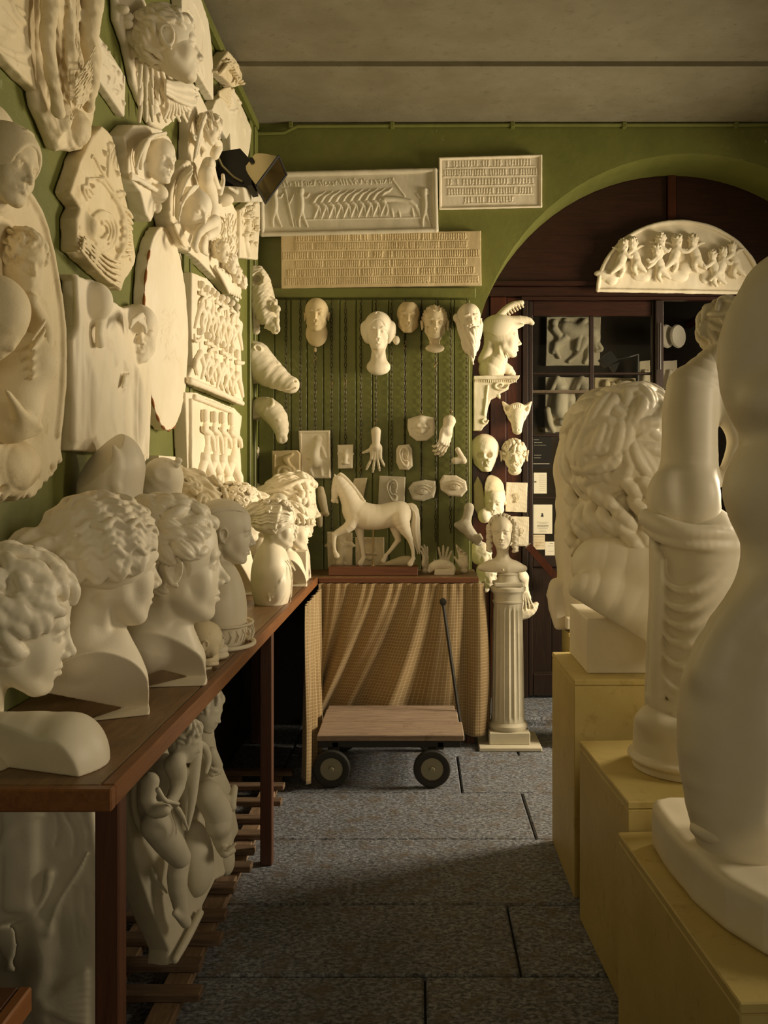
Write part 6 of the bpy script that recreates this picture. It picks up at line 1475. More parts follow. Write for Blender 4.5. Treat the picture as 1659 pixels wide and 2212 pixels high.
m = MB(); c = at(*ZD(870, 800), 6.3); m.prism([(-.10, .0), (-.03, .055), (.02, -.01), (-.06, -.055)], lambda a, b, d: (c[0] + a, d, c[2] + b), 6.25, 6.35); m.prism([(-.03, -.04), (.03, -.02), (.0, -.09)], lambda a, b, d: (c[0] + a, d, c[2] + b), 6.26, 6.34); m.tube([(c[0], 6.3, c[2]), (c[0] + .1, 6.3, c[2] + .02), (c[0] + .18, 6.4, c[2] + .05)], .008); m.tube([(c[0] + .18, 6.4, c[2] + .05), (c[0] + .18, 6.4, 0)], .012)
tag(m.build('lamp_reflection', 'black_metal'), 'black lamp head standing in for the floodlight reflection in the upper right door pane', 'lamp')
m = MB(); m.box(xx(1150, 6.6), xx(1600, 6.6), 6.62, 6.9, zx(842, 6.6) - .02, zx(842, 6.6)); tag(m.build('shelf_board', 'cart_wood'), 'pale wooden shelf crossing behind the door panes', 'shelf')
m = MB(); a = at(*ZD(1205, 640), 6.9); b = at(*ZD(1420, 540), 6.4); m.tube([tuple(a), tuple(b)], .035, 4); tag(m.build('roof_beam', 'dark_wood'), 'sloping reddish wooden beam in the next room above the plaster discs', 'beam')
a2 = area_light('next_room_window', (3.2, 6.9, 2.4), (.6, 6.8, 1.5), .8, .8, 22, (1.0, .84, .58), 150)
# ------------------------------------------------------------------ busts on the long table
def waves_hair(S, n=13, bun=(0, -.52, .12), br=.15, amp=.03, waves=5, r=.024, low=.62):
    cap_hair(S, .045)
    for s in (-1, 1):
        for i in range(n):
            a = i / (n - 1); st_ = np.array((s * (.04 + .92 * a ** .8), .82 - (.82 - low + .12) * a, .78 - 1.16 * a))
            e = np.array((s * .12, -1, .30 - .55 * a)); P = []; R_ = []
            side = np.cross(st_, e); side /= np.linalg.norm(side)
            for j in range(34):
                t = j / 33; p = cran(slerp(st_, e, t), .050 + .016 * math.sin(i * 2.3) + .012 * math.sin(t * 31 + i)); P.append(p + side * amp * math.sin(t * 6.283 * waves + i * .35) * (.4 + .6 * min(1, t * 5))); R_.append(r * (1 - .35 * abs(2 * t - 1)))
            S.path(P, R_, k=r * .9)
    if bun:
        S.ell(bun, (br, br, br * 1.05), k=.05)
        for i in range(9):
            a = i * .7; S.path([(bun[0] + br * 1.0 * math.cos(a + t * 1.1) * math.sin(.25 + t * 2.3), bun[1] - br * math.cos(.25 + t * 2.3) * 1.0, bun[2] + br * math.sin(a + t * 1.1) * math.sin(.25 + t * 2.3)) for t in [q / 7 for q in range(8)]], br * .17, k=.02)
def big_locks(S):
    cap_hair(S, .03); S.ell((.42, -.03, -.04), (.22, .14, .14), op='-', k=.02); S.ell((-.42, -.03, -.04), (.22, .14, .14), op='-', k=.02); locks(S, 130, 11, L=.20, r=.050, off=.038, k=.008, crown=(0, -.7, .7), fn=ear_free, tip=True, lay=.012, split=True)
# nearest bust: tousled child-like head, heavy draped shoulders
def shoulders1(S, zb):
    S.ell((0, -.12, zb + .42), (.60, .40, .36), k=.10); S.ell((.30, .02, zb + .38), (.34, .36, .34), k=.08)
    S.box((0, 0, zb - 1.0), (3, 3, 1.0), op='-')
bust('youth_bust', 'nearest plaster bust of a youth with tousled hair, cropped by the left edge', 28, 1352, 1.86, 300, 66, -10, 4, male=0, hair=lambda S: (cap_hair(S, .02), locks(S, 130, 5, L=.16, r=.045, off=.05, k=.03)), w=.5, d=.36, ears=False, mat='plaster_smooth', h=.003, nl=.45, sides=False, full=-.15, z0=-.80,
     extra=lambda S, zb: None)
R = Relief(ID, 1.78); R.noise = {}
R.st([(-70, 1640), (40, 1640), (140, 1640)], [100, 100, 84], 0, k=.03); R.bl(150, 1650, 0, 72, 105, .10, k=.03); R.bl(90, 1585, -.02, 60, 36, .06, k=.03)
Mr = rotm(-14, 0, 20); R.box(R.p(110, 1640, .062) + Mr[:, 1] * 1.0, (2, 1, 2), rot=(-14, 0, 20), k=.004, op='-')
R.box((0, 0, TZ - .5), (4, 2, .5), op='-'); R.box((-2.93, 0, 1), (2, 2, 2), op='-')
R.build('shoulder_cast', 'smooth plaster shoulder piece with a flat shadowed cut, at the near table end', 'cast', .003, 'plaster_smooth', (R.p(60, 1700, 0)[0], 1.78, TZ))
bust('venus_bust', 'plaster goddess bust with wavy hair tied in a large bun, second from the camera', 232, 1220, 2.12, 272, 50, -3, 0, hair=lambda S: waves_hair(S, 15, (0, -.56, .06), .21, .030, 6, .030), w=.46, d=.42, mat='plaster', h=.0028, ears=False, nl=.5, lean=.10, nr=.20, z0=-.66)
bust('man_bust', 'plaster bust of a strong-featured man with combed locks and a bare chest', 372, 1218, 2.45, 262, 68, 0, 0, male=1, hair=big_locks, w=.42, lean=.15, d=.26, mat='plaster_smooth', h=.003, ears=True, nl=.5, nr=.22, z0=-.60)
bust('wreath_bust', 'plaster goddess bust with a wreath of snail curls, behind the man bust', 400, 1132, 3.24, 212, 70, -4, 0, hair=lambda S: (waves_hair(S, 11, None, amp=.015, waves=3, r=.032), curls(S, 48, .075, .03, 4, .075, lambda v: hair_ok(v) and (abs(cran(v)[1] * .7 + cran(v)[2] * .6 - .12) < .12 or cran(v)[2] < .02 or cran(v)[1] > .2))), w=.42, h=.0032, mat='plaster_old')
bust('smooth_woman_bust', 'slender smooth-faced plaster woman bust with an ornamented band around its base', 489, 1150, 3.03, 138, 80, -4, 0, hair=lambda S: (cap_hair(S, .02), [strand(S, (s * .5, .75, .55), (s * .3, -1, .2 - .1 * i), r=.015, amp=.008, waves=2, off=.028 + .002 * i) for s in (-1, 1) for i in range(4)]), w=.56, d=.44, z0=-.95, h=.0026, mat='plaster_smooth', nl=.7, nr=.17, sides=False, full=.45,
     body=lambda S, zb: (S.path([(.60 * math.cos(a), -.06 + .47 * math.sin(a), zb + .36) for a in np.linspace(0, 6.28, 40)], .022, k=.02), S.path([(.62 * math.cos(a), -.06 + .49 * math.sin(a), zb + .04) for a in np.linspace(0, 6.28, 40)], .035, k=.02),
                         [S.path([(.60 * math.cos(a) , -.06 + .47 * math.sin(a), zb + .30), (.62 * math.cos(a + .08), -.06 + .49 * math.sin(a + .08), zb + .22), (.60 * math.cos(a + .02), -.06 + .47 * math.sin(a + .02), zb + .13)], .016, k=.01) for a in np.linspace(0, 6.2, 26)]))
def dressed(S, zb):
    S.path([(.30, .24, -.72), (.16, .36, -.90), (.0, .40, -.98), (-.16, .36, -.90), (-.30, .24, -.72)], .014, k=.02, smooth=1)
    for q in (-1, 1):
        S.ell((q * .44, -.02, -1.20), (.20, .26, .40), k=.05); S.path([(q * .32, .28, -.85), (q * .38, .33, -1.15), (q * .40, .30, -1.6)], .012, k=.02)
        for i in range(4): S.path([(q * (.46 + .03 * i), .16 - .08 * i, -.95 - .12 * i), (q * (.60), .10 - .08 * i, -1.12 - .10 * i), (q * .58, .02 - .05 * i, -1.3 - .08 * i)], .022, k=.04)
    S.box((0, 0, zb - 1.0), (3, 3, 1.0), op='-')
bust('ribbon_woman_bust', 'bright plaster bust of a young woman with ribboned upswept hair and puffed sleeve', 598, 1136, 4.02, 100, 84, 0, 0, hair=lambda S: (waves_hair(S, 14, (0, -.46, .30), .20, .015, 3, .022), S.ell((0, .05, .56), (.16, .18, .15), k=.05), [S.path([(s * .26, .08, .42), (s * .36, .02, .22), (s * .38, -.02, -.02)], [.045, .05, .03], k=.02) for s in (-1, 1)], curls(S, 14, .09, .035, 3, .09, lambda v: v[2] > .55)), body=dressed, w=.60, d=.44, z0=-.85, full=.45, sides=False, h=.0026, nl=.7, nr=.17, mat='plaster_smooth')
bust('wreathed_youth_bust', 'small plaster youth bust with a flower band on the brow, beside the ribbon woman', 630, 1140, 4.62, 98, 78, -4, 0, hair=lambda S: (cap_hair(S, .03), locks(S, 100, 8, L=.16, r=.035, off=.055), [S.tor((.36 * math.cos(a), .05 + .40 * math.sin(a), .16), .05, .026) for a in np.linspace(-.5, 3.64, 14)]), w=.50, d=.40, z0=-.85, full=.3, h=.0026, nl=.65)
def stand7(S, zb): pass
bust('colossal_goddess_head', 'large bright plaster goddess head with a diagonal hair band, at the end of long table', 634, 1093, 5.0, 128, 82, -2, 0, hair=lambda S: (waves_hair(S, 14, (0, -.46, .12), .20, .02, 5, .022), S.path([(0, .36, .38), (.30, .15, .46), (.44, -.2, .28), (.2, -.55, .2)], .04, k=.01, smooth=2), S.path([(0, .36, .38), (-.30, .15, .46), (-.44, -.2, .28), (-.2, -.55, .2)], .04, k=.01, smooth=2), locks(S, 40, 9, L=.12, r=.045, off=.07, fn=lambda v: hair_ok(v) and cran(v)[1] > .02)), w=.36, d=.30, z0=-.55, h=.0032, nl=.4, nr=.2)
m = MB(); a = at(634, 1190, 4.83); m.box(a[0], a[0] + .07, 4.80, 4.90, TZ + .0, a[2], .003); tag(m.build('plaster_block', 'plaster', None), 'small upright plaster block under the large band-haired goddess head', 'block')
bust('far_curly_bust', 'plaster bust with bright piled curls, half hidden behind the smooth-faced woman', 516, 1112, 4.30, 120, 84, 0, 0, hair=lambda S: (cap_hair(S, .04), curls(S, 90, .085, .032, 7, .07)), w=.46, h=.0034, sides=True)
bust('far_swept_bust', 'plaster bust with smooth swept-back hair, half hidden behind the ribbon woman', 556, 1116, 4.72, 100, 92, 10, 0, hair=lambda S: (waves_hair(S, 8, (0, -.55, .22), .2, .012, 2, .035)), w=.44, h=.0034)
# baby head on the table edge
def baby_base(S, zb):
    S.path([(0, -.06, zb + .10), (0, -.05, -.45)], [.26, .16], k=.05)
    for i in range(3): S.path([(.34 * math.cos(a), -.02 + .34 * math.sin(a), zb + .26 + .05 * math.sin(a + i) - .06 * i) for a in np.linspace(0, 6.283, 24)], .05, k=.04)
    S.box((0, 0, zb - 1.0), (3, 3, 1.0), op='-')
c_, s_ = at(442, 1384, 2.66), 84 * 2.66 / FPX
S = Sculpt(); S.push(facing(72, -6), c_, s_); face(S, open_eyes=False); S.ell((0, -.02, .06), (.42, .46, .44), k=.1)
for q in (-1, 1): S.ell((q * .18, .22, -.2), (.14, .13, .15), k=.06); ear(S, q, (.41, -.02, -.06), 1.1)
zb_ = -(c_[2] - TZ) / s_; S.pop(); S.push(facing(72), c_, s_); baby_base(S, zb_); S.pop()
S.build('baby_head', 'small plaster baby head on a ruffled collar, at the table edge', 'bust', .0022, 'plaster_old', (c_[0], c_[1], TZ))
R = Relief(ID, 2.80); R.noise = {}; c = R.p(462, 1412, 0); R.push(None, (c[0], c[1], TZ), 1)
R.cap((0, 0, .03), (0, 0, .05), .030, .022, k=.01); R.tor((0, 0, .03), .030, .012, (90, 0, 0), k=.006); R.tor((0, 0, .052), .022, .009, (90, 0, 0), k=.006); R.ell((0, 0, .012), (.045, .045, .014), k=.006); R.box((0, 0, -.5), (1, 1, .5), op='-'); R.pop()
R.build('small_socle', 'small round moulded plaster socle just behind the baby head', 'socle', .0022, 'plaster', R.t_world(np.array((c[0], c[1], TZ))))
# torso fragment standing at the back
R = Relief(ID, 2.62); R.noise = {}
R.st([(226, 1340), (230, 1220), (236, 1110), (238, 1020)], [54, 58, 70, 67], 0, k=.03); R.bl(258, 1000, 0, 46, 62, .07, k=.04); R.bl(215, 1370, 0, 80, 40, .07, k=.03)
Mr = rotm(36, 0, 46); R.box(R.p(214, 1000, .034) + Mr[:, 1] * .5, (.5, .5, .5), rot=(36, 0, 46), k=.003, op='-')
R.st([(246, 965), (256, 1000), (246, 1040), (252, 1070)], [5, 8, 9, 4], .072, k=.015); R.bl(250, 1052, .074, 9, 10, .008, k=.01)
R.box((0, 0, TZ - .5), (4, 2, .5), op='-'); R.box((-2.945, 0, 1), (2, 2, 2), op='-')
R.build('shoulder_torso', 'armless plaster torso fragment with a flat shoulder cut, standing behind the busts', 'torso', .003, 'plaster_smooth', (R.p(232, 1200, 0)[0], 2.62, TZ))
R = Relief(ID, 3.0); R.noise = {}
R.st([(345, 1300), (345, 1150), (348, 1040)], [50, 46, 44], 0, k=.03); R.st([(320, 1060), (352, 1030)], [34, 42], .02, k=.02); R.bl(362, 1015, .09, 34, 32, .02, (0, 20, 0), k=.004, op='-')
for i in range(7): R.bl(372 + 14 * math.cos(i * .8), 995 + 9 * i % 24, .045, 8, 7, .012, k=.004)
R.st([(340, 1345), (340, 1320)], [60, 50], 0, k=.02); R.box((0, 0, TZ - .5), (4, 2, .5), op='-'); R.box((-2.945, 0, 1), (2, 2, 2), op='-')
R.build('cut_limb_cast', 'short plaster limb with a flat pale cut end, right of the torso fragment', 'cast', .0032, 'plaster', (R.p(345, 1200, 0)[0], 3.0, TZ))

# ------------------------------------------------------------------ casts under the table
Z5 = Zt(0, 1500, 2.9625)
pl = ((-.727, 2.35, .06), (.3, .954), 6)
R = Relief(Z5, pl); R.noise = {'body': [(.0008, .06, 1)]}
# slab outline in zoom pixels
R.slab([(800, 350), (1100, 60), (1370, -40), (1378, 260), (1400, 400), (1480, 590), (1532, 870), (1500, 940), (1510, 980), (1440, 1160), (1380, 1190), (1300, 1350), (1290, 1440), (1150, 1700), (1075, 1735), (1085, 1640), (980, 1400), (860, 1050), (810, 700)], .0, -.07, .006)
R.part('left_putto')
R.head(1180, 290, .14, 270, 10, -22, child=1); R.ell((0, 0, -.1), (.38, .36, .4), k=.1); locks(R, 70, 3, L=.2, r=.045, off=.05); R.pop()
R.st([(1050, 470), (1000, 560), (1000, 700), (1000, 800)], [90, 115, 110, 95], .06, k=.03); R.st([(1120, 450), (1150, 560), (1090, 700), (1000, 760)], [70, 50, 40, 34], .14, k=.02)
R.st([(960, 560), (940, 700), (1020, 740)], [60, 46, 36], .13, k=.015); R.bl(1020, 745, .16, 60, 44, .03, k=.015)
R.st([(1000, 840), (1090, 960), (1150, 1040)], [100, 92, 70], .09, k=.03); R.st([(1150, 1060), (1130, 1200), (1160, 1380), (1190, 1460)], [68, 66, 46, 30], .06, k=.02); R.st([(1190, 1460), (1120, 1400)], [30, 20], .06, k=.01)
R.part('right_putto')
R.head(1315, 100, .10, 270, 0, -20, 8, child=1); R.ell((0, 0, -.1), (.38, .36, .4), k=.1); locks(R, 70, 8, L=.2, r=.045, off=.05); R.pop()
R.st([(1290, 300), (1310, 450), (1330, 640)], [80, 90, 100], .04, k=.03); R.st([(1330, 640), (1400, 760), (1400, 830)], [90, 92, 80], .09, k=.03); R.st([(1400, 840), (1430, 960), (1440, 1010)], [72, 56, 36], .08, k=.02); R.st([(1440, 1010), (1490, 1000)], [34, 20], .10, k=.01)
R.st([(1330, 640), (1430, 670), (1480, 720)], [50, 42, 34], .05, k=.02); R.st([(1480, 720), (1500, 600)], [30, 22], .07, k=.01); R.st([(1350, 380), (1400, 480), (1360, 500)], [44, 36, 26], .10, k=.015)
for i in range(4): R.bl(1340 + i * 14, 470 + i * 8, .13, 10, 14, .012, k=.004)
for i in range(5): R.bl(1455 + i * 11, 1000 - i * 10, .12, 8, 9, .009, k=.003)
R.part('drapery')
R.st([(1130, 430), (1190, 560), (1200, 700), (1180, 860)], [40, 44, 40, 14], .13, k=.02); R.st([(1260, 320), (1250, 480), (1230, 700), (1200, 870)], [40, 34, 26, 10], .16, k=.015); R.st([(1100, 690), (1160, 760), (1205, 870)], [16, 18, 8], .18, k=.008); R.st([(1010, 610), (1050, 680), (1100, 690), (1140, 700)], [18, 16, 14, 12], .19, k=.008)
R.st([(1250, 310), (1310, 330), (1340, 420), (1320, 500)], [24, 26, 22, 12], .15, k=.01)
R.part('rock')
R.bl(1250, 1050, .0, 130, 240, .05, k=.03); R.st([(970, 1110), (1010, 1200), (1070, 1270)], [10, 16, 8], .012, k=.01); R.st([(1280, 1400), (1200, 1560), (1120, 1700)], [24, 26, 24], .02, k=.01); R.bl(1440, 1040, -.01, 60, 120, .03, k=.02); R.st([(870, 480), (850, 700), (900, 860), (960, 900)], [26, 20, 24, 10], .01, k=.01)
R.build('putti_relief', 'high plaster relief of two chubby putti leaning in the shade under the long table', 'relief', .0034, 'plaster_grey', R.t_world(R.p(1100, 1700, 0)), names={'body': 'slab', 'left_putto': 'putto', 'right_putto': 'putto'})
R = Relief(Z5, 1.87); R.noise = {'body': [(.0008, .06, 1)]}
R.slab([(-700, 600), (570, 600), (600, 800), (650, 1150), (660, 1320), (655, 2000), (600, 3150), (-700, 3150)], .0, -.06, .006)
for q, r_ in (([(260, 770), (140, 790), (50, 880), (-10, 1000)], [6, 14, 16, 12]), ([(320, 1150), (300, 1260), (240, 1380), (120, 1440), (0, 1480)], [26, 18, 14, 12, 16]), ([(560, 1010), (500, 1130), (400, 1280), (340, 1400), (320, 1520)], [6, 8, 8, 8, 12])): R.st(q, r_, .004, k=.01)
for i, q in enumerate(([(400, 640), (410, 760), (430, 800)], [(360, 770), (380, 880), (350, 970)], [(430, 790), (480, 900), (470, 1050)], [(550, 830), (570, 900), (560, 1000), (580, 980)], [(500, 700), (530, 780)], [(540, 1240), (550, 1400)], [(600, 1280), (620, 1440)], [(470, 1240), (480, 1420), (500, 1600)], [(400, 1360), (380, 1600)], [(520, 1480), (540, 1560)])): R.st(q, 4.5, .0, k=.004, op='-')
for i in range(5): R.st([(40 + i * 40, 620), (60 + i * 40, 1000), (50 + i * 36, 1350)], 16, .0, k=.02)
for i in range(8): R.st([(300, 1960 + i * 4), (430, 1840 + i * 34), (550, 1780 + i * 46)], [10, 16, 12], .002, k=.008)
for i in range(10): R.st([(-40 + i * 14, 1500), (10 + i * 10, 1640), (90 - i * 6, 1760)], 7, .014, k=.004)
R.st([(260, 1500), (280, 1700), (240, 1900), (300, 2050)], [60, 70, 60, 50], -.01, k=.03); R.box((0, 0, -.5), (4, 2, .5), op='-'); R.box((-2.945, 0, 1), (2, 2, 2), op='-')
R.build('drapery_relief', 'large plaster relief panel with incised drapery and a wing, nearest under the table', 'relief', .0042, 'plaster_grey', R.t_world((R.p(300, 1500, 0)[0], 0, 0)))
so = thing('low_stool', 'reddish wooden stool corner at the bottom left edge, under the drapery relief', 'stool', (-.78, 1.15, 0)); OS = Vector(so.location)
rel(MB().box(-.94, -.615, .85, 1.45, .632, .66, .003), 'seat', 'leg_wood', so, OS); rel(MB().box(-.615, -.595, .85, 1.45, .622, .661, .003), 'edging', 'table_edge_wood', so, OS)
for x in (-.93, -.66):
    for y in (.88, 1.38): rel(MB().box(x, x + .04, y, y + .04, 0, .632, .003), 'leg', 'leg_wood', so, OS)
# ------------------------------------------------------------------ column with the braided bust
cx0, cy0 = (1097 - CX) * 5.07 / FPX, 5.07
col = thing('fluted_column', 'short fluted plaster column on a square base, carrying the braided bust', 'column', (cx0, cy0, 0))
MB().box(-.165, .165, -.16, .16, 0.001, .022, .004).build('foot_board', 'plaster_grey', col); MB().box(-.108, .108, -.108, .108, .022, .085, .004).build('plinth', 'plaster_grey', col)
MB().lathe([(.100, .085), (.106, .095), (.106, .110), (.098, .120), (.094, .125)], seg=64).build('base_ring', 'plaster_grey', col)
def fluted():
    n = 20; v = []; f = []; rings = [(.090, .12), (.0905, .135), (.0895, .16), (.084, .50), (.079, .72), (.0775, .745), (.078, .76)]; per = 8
    for k, (r, z) in enumerate(rings):
        d = 0 if k in (0, 1, 5, 6) else .0075
        for i in range(n * per): a = 2 * math.pi * i / (n * per); t = (i % per) / per; q = r - d * max(0, math.sin(math.pi * t)) ** .7; v.append((q * math.cos(a), q * math.sin(a), z))
    N_ = n * per
    for k in range(len(rings) - 1):
        for i in range(N_): f.append((k * N_ + i, k * N_ + (i + 1) % N_, (k + 1) * N_ + (i + 1) % N_, (k + 1) * N_ + i))
    m = MB(); m.add(v, f, True); return m
fluted().build('fluted_shaft', 'plaster_grey', col)
MB().lathe([(.078, .758), (.084, .765), (.084, .772), (.079, .776), (.079, .805), (.084, .815), (.094, .825), (.096, .842), (.088, .85), (.06, .852)], seg=64).build('capital', 'plaster_grey', col)
c = at(1085, 1150, 5.06); s_ = 74 * 5.06 / FPX; S = Sculpt()
zb_ = -(c[2] - .925) / s_
S.push(facing(190), c, s_); face(S, open_eyes=False); neck(S, .17, .62, .02)
S.ell((0, -.04, -.98), (.58, .26, .22), k=.16); S.path([(-.62, -.06, -1.05), (0, .12, -1.08), (.62, -.06, -1.05)], [.10, .16, .10], k=.10, smooth=1); S.box((0, 0, zb_ - 1), (3, 3, 1), op='-')
S.ell((-.04, .26, zb_ + .08), (.035, .02, .045), k=.01)
S.part('hair'); cap_hair(S, .02)
for q in (-1, 1):
    for i in range(9): S.ell((q * .37, .06, .16 - i * .085), (.085 + .03 * math.sin(i * .35), .11, .062), (0, q * (30 if i % 2 else -30), 0), k=.01); S.ell((q * .42, -.04, .16 - i * .085), (.06, .08, .055), k=.01)
for i in range(16): a = math.pi * i / 15; S.tor((.40 * math.cos(a), .10, .10 + .40 * math.sin(a)), .045, .028, (0, 0, i * 40), k=.01)
S.part('socle', 'plaster_grey'); S.pop()
S.push(None, (cx0, cy0, 0)); S.cap((0, 0, .86), (0, 0, .91), .068, .052, k=.0); S.box((0, 0, .862), (.078, .078, .010), rd=.004, k=.01); S.ell((0, 0, .915), (.06, .06, .012), k=.006); S.pop()
S.push(None, (0, 0, 0)); S.box((0, 0, .352), (9, 9, .5), op='-'); S.box((0, 0, 1.427), (9, 9, .5), op='-'); S.pop()
S.build('braided_woman_bust', 'plaster bust of a woman with thick side braids and a flower crown on the column', 'bust', .0022, 'plaster_smooth', (cx0, cy0, .853), names={'body': 'head_and_shoulders'})

# ------------------------------------------------------------------ colossal curly head on the tall pedestal
c = at(1364, 1000, 3.50); s_ = .455; S = Sculpt(); S.noise = {}
S.push(facing(52, 2), c, s_); face(S, male=1); neck(S, .26, .55, .02, k=.08)
S.ell((0, -.05, -.88), (.36, .30, .26), k=.15); S.pop()
S.push(None, (0, 0, 0)); S.box((.75, 3.5, .34), (2, 2, .47), op='-'); S.pop()
S.part('hair'); S.push(facing(52, 2), c, s_); cap_hair(S, .06)
locks(S, 130, 21, L=.30, r=.085, off=.075, k=.008, split=True, curve=.9, tip=True, lay=.03, fn=lambda v: hair_ok(v) or (v[1] < .1 and v[2] > -.8), crown=(0, -.25, .95))
rs_ = random.Random(14)
for i in range(34):
    a = math.pi * (.62 + 1.02 * (i / 33)); row = i % 3; ca, sa = math.cos(a * 1.0), math.sin(a); x = .36 * math.cos(math.pi * i / 33) * 1.02; y = -.08 - .34 * math.sin(math.pi * i / 33)
    z0 = -.10 - .17 * row; ph = rs_.uniform(0, 6); n_ = np.array((x, y + .08)); n_ /= np.linalg.norm(n_)
    S.path([(x + n_[0] * .04 + .055 * math.cos(ph + j * .85), y + n_[1] * .04 + .055 * math.sin(ph + j * .85), z0 - j * .042) for j in range(8)], [.04, .05, .056, .058, .056, .05, .04, .025], k=.012)
for q in (-1, 1):
    for i in range(8): S.path([(q * (.30 - .02 * i), .05 + .035 * i, -.14 - .05 * i + .04 * math.sin(j * 1.1 + i) - .05 * j) if False else (q * (.32 - .018 * i) + .03 * math.cos(j * 1.2 + i), .02 + .04 * i + .03 * math.sin(j * 1.2 + i), -.12 - .035 * i - .05 * j) for j in range(6)], [.045, .055, .055, .05, .04, .025], k=.02)
S.pop()
S.part('block'); S.box((.79, 3.50, .845), (.195, .19, .097), rd=.004)
S.build('colossal_curly_head', 'colossal plaster head with thick curly hair turned away on the tallest pedestal', 'bust', .0038, 'plaster_smooth', (.79, 3.50, .748), names={'body': 'head_and_neck'})
R = Relief(ID, 3.37); R.noise = {}
R.st([(1300, 1225), (1350, 1240), (1420, 1255)], [66, 90, 100], 0, k=.04); R.st([(1262, 1272), (1330, 1300), (1420, 1350)], [34, 62, 80], .12, k=.04); R.bl(1410, 1290, .02, 110, 90, .20, k=.04)
pa, pb = R.p(1230, 1285, .1), R.p(1412, 1395, .1); an = math.degrees(math.atan2(pa[2] - pb[2], pb[0] - pa[0])); mid = (pa + pb) / 2; nrm = np.array((-math.sin(math.radians(an)), 0, -math.cos(math.radians(an))))
R.box(mid + nrm * 1.0, (3, 3, 1.0), (0, an, 0), k=.006, op='-')
ch_ = R.mesh('body', .0036, (.79, 3.50, .748), 'chest'); root = [q for q in scn.objects if q.name == 'colossal_curly_head'][0]; mesh_obj('chest', ch_, 'plaster_smooth', root)
# ------------------------------------------------------------------ figure half hidden behind it
R = Relief(ID, 5.10); R.noise = {}
R.st([(1255, 930), (1245, 1000), (1242, 1080)], [40, 48, 40], 0, k=.03); R.bl(1222, 1015, .02, 26, 44, .05, k=.03); R.bl(1226, 1090, .02, 26, 30, .05, k=.02); R.st([(1245, 1100), (1232, 1150), (1240, 1200), (1250, 1260)], [40, 36, 38, 46], 0, k=.03); R.bl(1226, 1190, .0, 26, 44, .05, k=.02); R.bl(1235, 1300, 0, 40, 60, .06, k=.03)
R.st([(1260, 940), (1300, 930), (1330, 1000)], [34, 30, 30], 0, k=.03); R.st([(1290, 1000), (1290, 1250)], [60, 66], 0, k=.03)
R.part('drapery')
for i in range(6): R.st([(1200 + i * 9, 1262), (1196 + i * 8, 1300), (1206 + i * 6, 1350)], [13, 15, 10], .03 - .006 * i, k=.008)
R.st([(1188, 1285), (1200, 1265), (1225, 1258)], [8, 14, 16], .03, k=.01)
R.part('base'); R.slab([(1225, 1335), (1345, 1335), (1345, 1360), (1225, 1360)], .12, -.12, .003)
R.build('muscular_torso', 'plaster male torso with drapery half hidden behind the colossal curly head', 'statue', .0036, 'plaster', (R.p(1290, 1360, 0)[0], 5.10, R.p(1290, 1360, 0)[2]), names={'body': 'torso'})
zt_ = EYE - (1360 - CY) * 5.10 / FPX
o = thing('tall_plinth', 'tall plinth behind the tallest pedestal carrying the muscular torso', 'pedestal', (.80, 4.97, 0)); MB().box(0, .30, 0, .26, 0, zt_ - .02, .003).build('carcass', 'pedestal_paint', o); MB().box(-.005, .305, -.005, .265, zt_ - .02, zt_, .003).build('top_board', 'pedestal_paint', o)

# ------------------------------------------------------------------ draped female torso on the middle pedestal
Y2 = 2.80; R = Relief(ID, Y2); R.noise = {}
R.st([(1536, 775), (1512, 815), (1497, 860), (1494, 940), (1490, 1000), (1482, 1060), (1480, 1110)], [26, 42, 52, 54, 60, 70, 76], 0, k=.03)
R.bl(1442, 1075, .04, 44, 62, .06, k=.03); R.bl(1504, 1072, .055, 50, 66, .06, k=.02);  R.st([(1550, 830), (1572, 890), (1592, 950)], [26, 24, 18], .0, k=.03); R.st([(1592, 950), (1576, 1000), (1556, 1040)], [18, 15, 12], .0, k=.015)
R.st([(1474, 830), (1464, 900), (1462, 960)], [28, 28, 20], .01, k=.05)
R.part('head'); c = R.p(1548, 716, 0); R.push(facing(60), c + np.array((.055, 0, -.01)), .20); face(R); R.pop(); R.st([(1556, 745), (1540, 780)], [24, 30], 0, k=.02)
R.part('hair'); R.bl(1536, 712, 0, 19, 22, .03, k=.01); R.push(facing(60), c + np.array((.055, 0, -.01)), .20); cap_hair(R, .03); locks(R, 60, 2, L=.25, r=.04, off=.06); R.pop()
for i in range(8): R.st([(1524 + 12 * math.cos(i * .8), 712 + 14 * math.sin(i * .8)), (1540 + 12 * math.cos(i * .8 + 1), 712 + 16 * math.sin(i * .8 + 1))], 6, .022, k=.004)
R.part('drapery')
core = [(1110, 1494, 98), (1180, 1508, 100), (1260, 1506, 94), (1380, 1500, 92), (1470, 1490, 90), (1540, 1482, 84), (1600, 1478, 92)]
def cx_r(y):
    for (a, x0, r0), (b, x1, r1) in zip(core[:-1], core[1:]):
        if y <= b or b == core[-1][0]: w = min(1, max(0, (y - a) / (b - a))); return x0 + (x1 - x0) * w, r0 + (r1 - r0) * w
R.st([(x, y) for y, x, r in core[1:]], [r - 6 for y, x, r in core[1:]], 0, k=.01)
m_ = FPX / Y2
def wrap(pts, r, out=4, k=.012):
    out -= 3.0; k *= 1.2
    q = []; o_ = []
    for x, y in pts:
        cc, rr = cx_r(y); dx = max(-.999, min(.999, (x - cc) / (rr + out))); q.append((cc + dx * (rr + out) , y)); o_.append(math.sqrt(max(0, 1 - dx * dx)) * (rr + out - 4) / m_)
    R.st(q, r, o_, k=k, smooth=2)
wrap([(1606, 1160), (1560, 1150), (1500, 1152), (1440, 1140), (1398, 1118)], [15, 17, 18, 20, 20], 6); wrap([(1606, 1185), (1550, 1180), (1490, 1178), (1430, 1165), (1394, 1140)], [11, 12, 12, 12, 12], 6)
rs_ = random.Random(31)
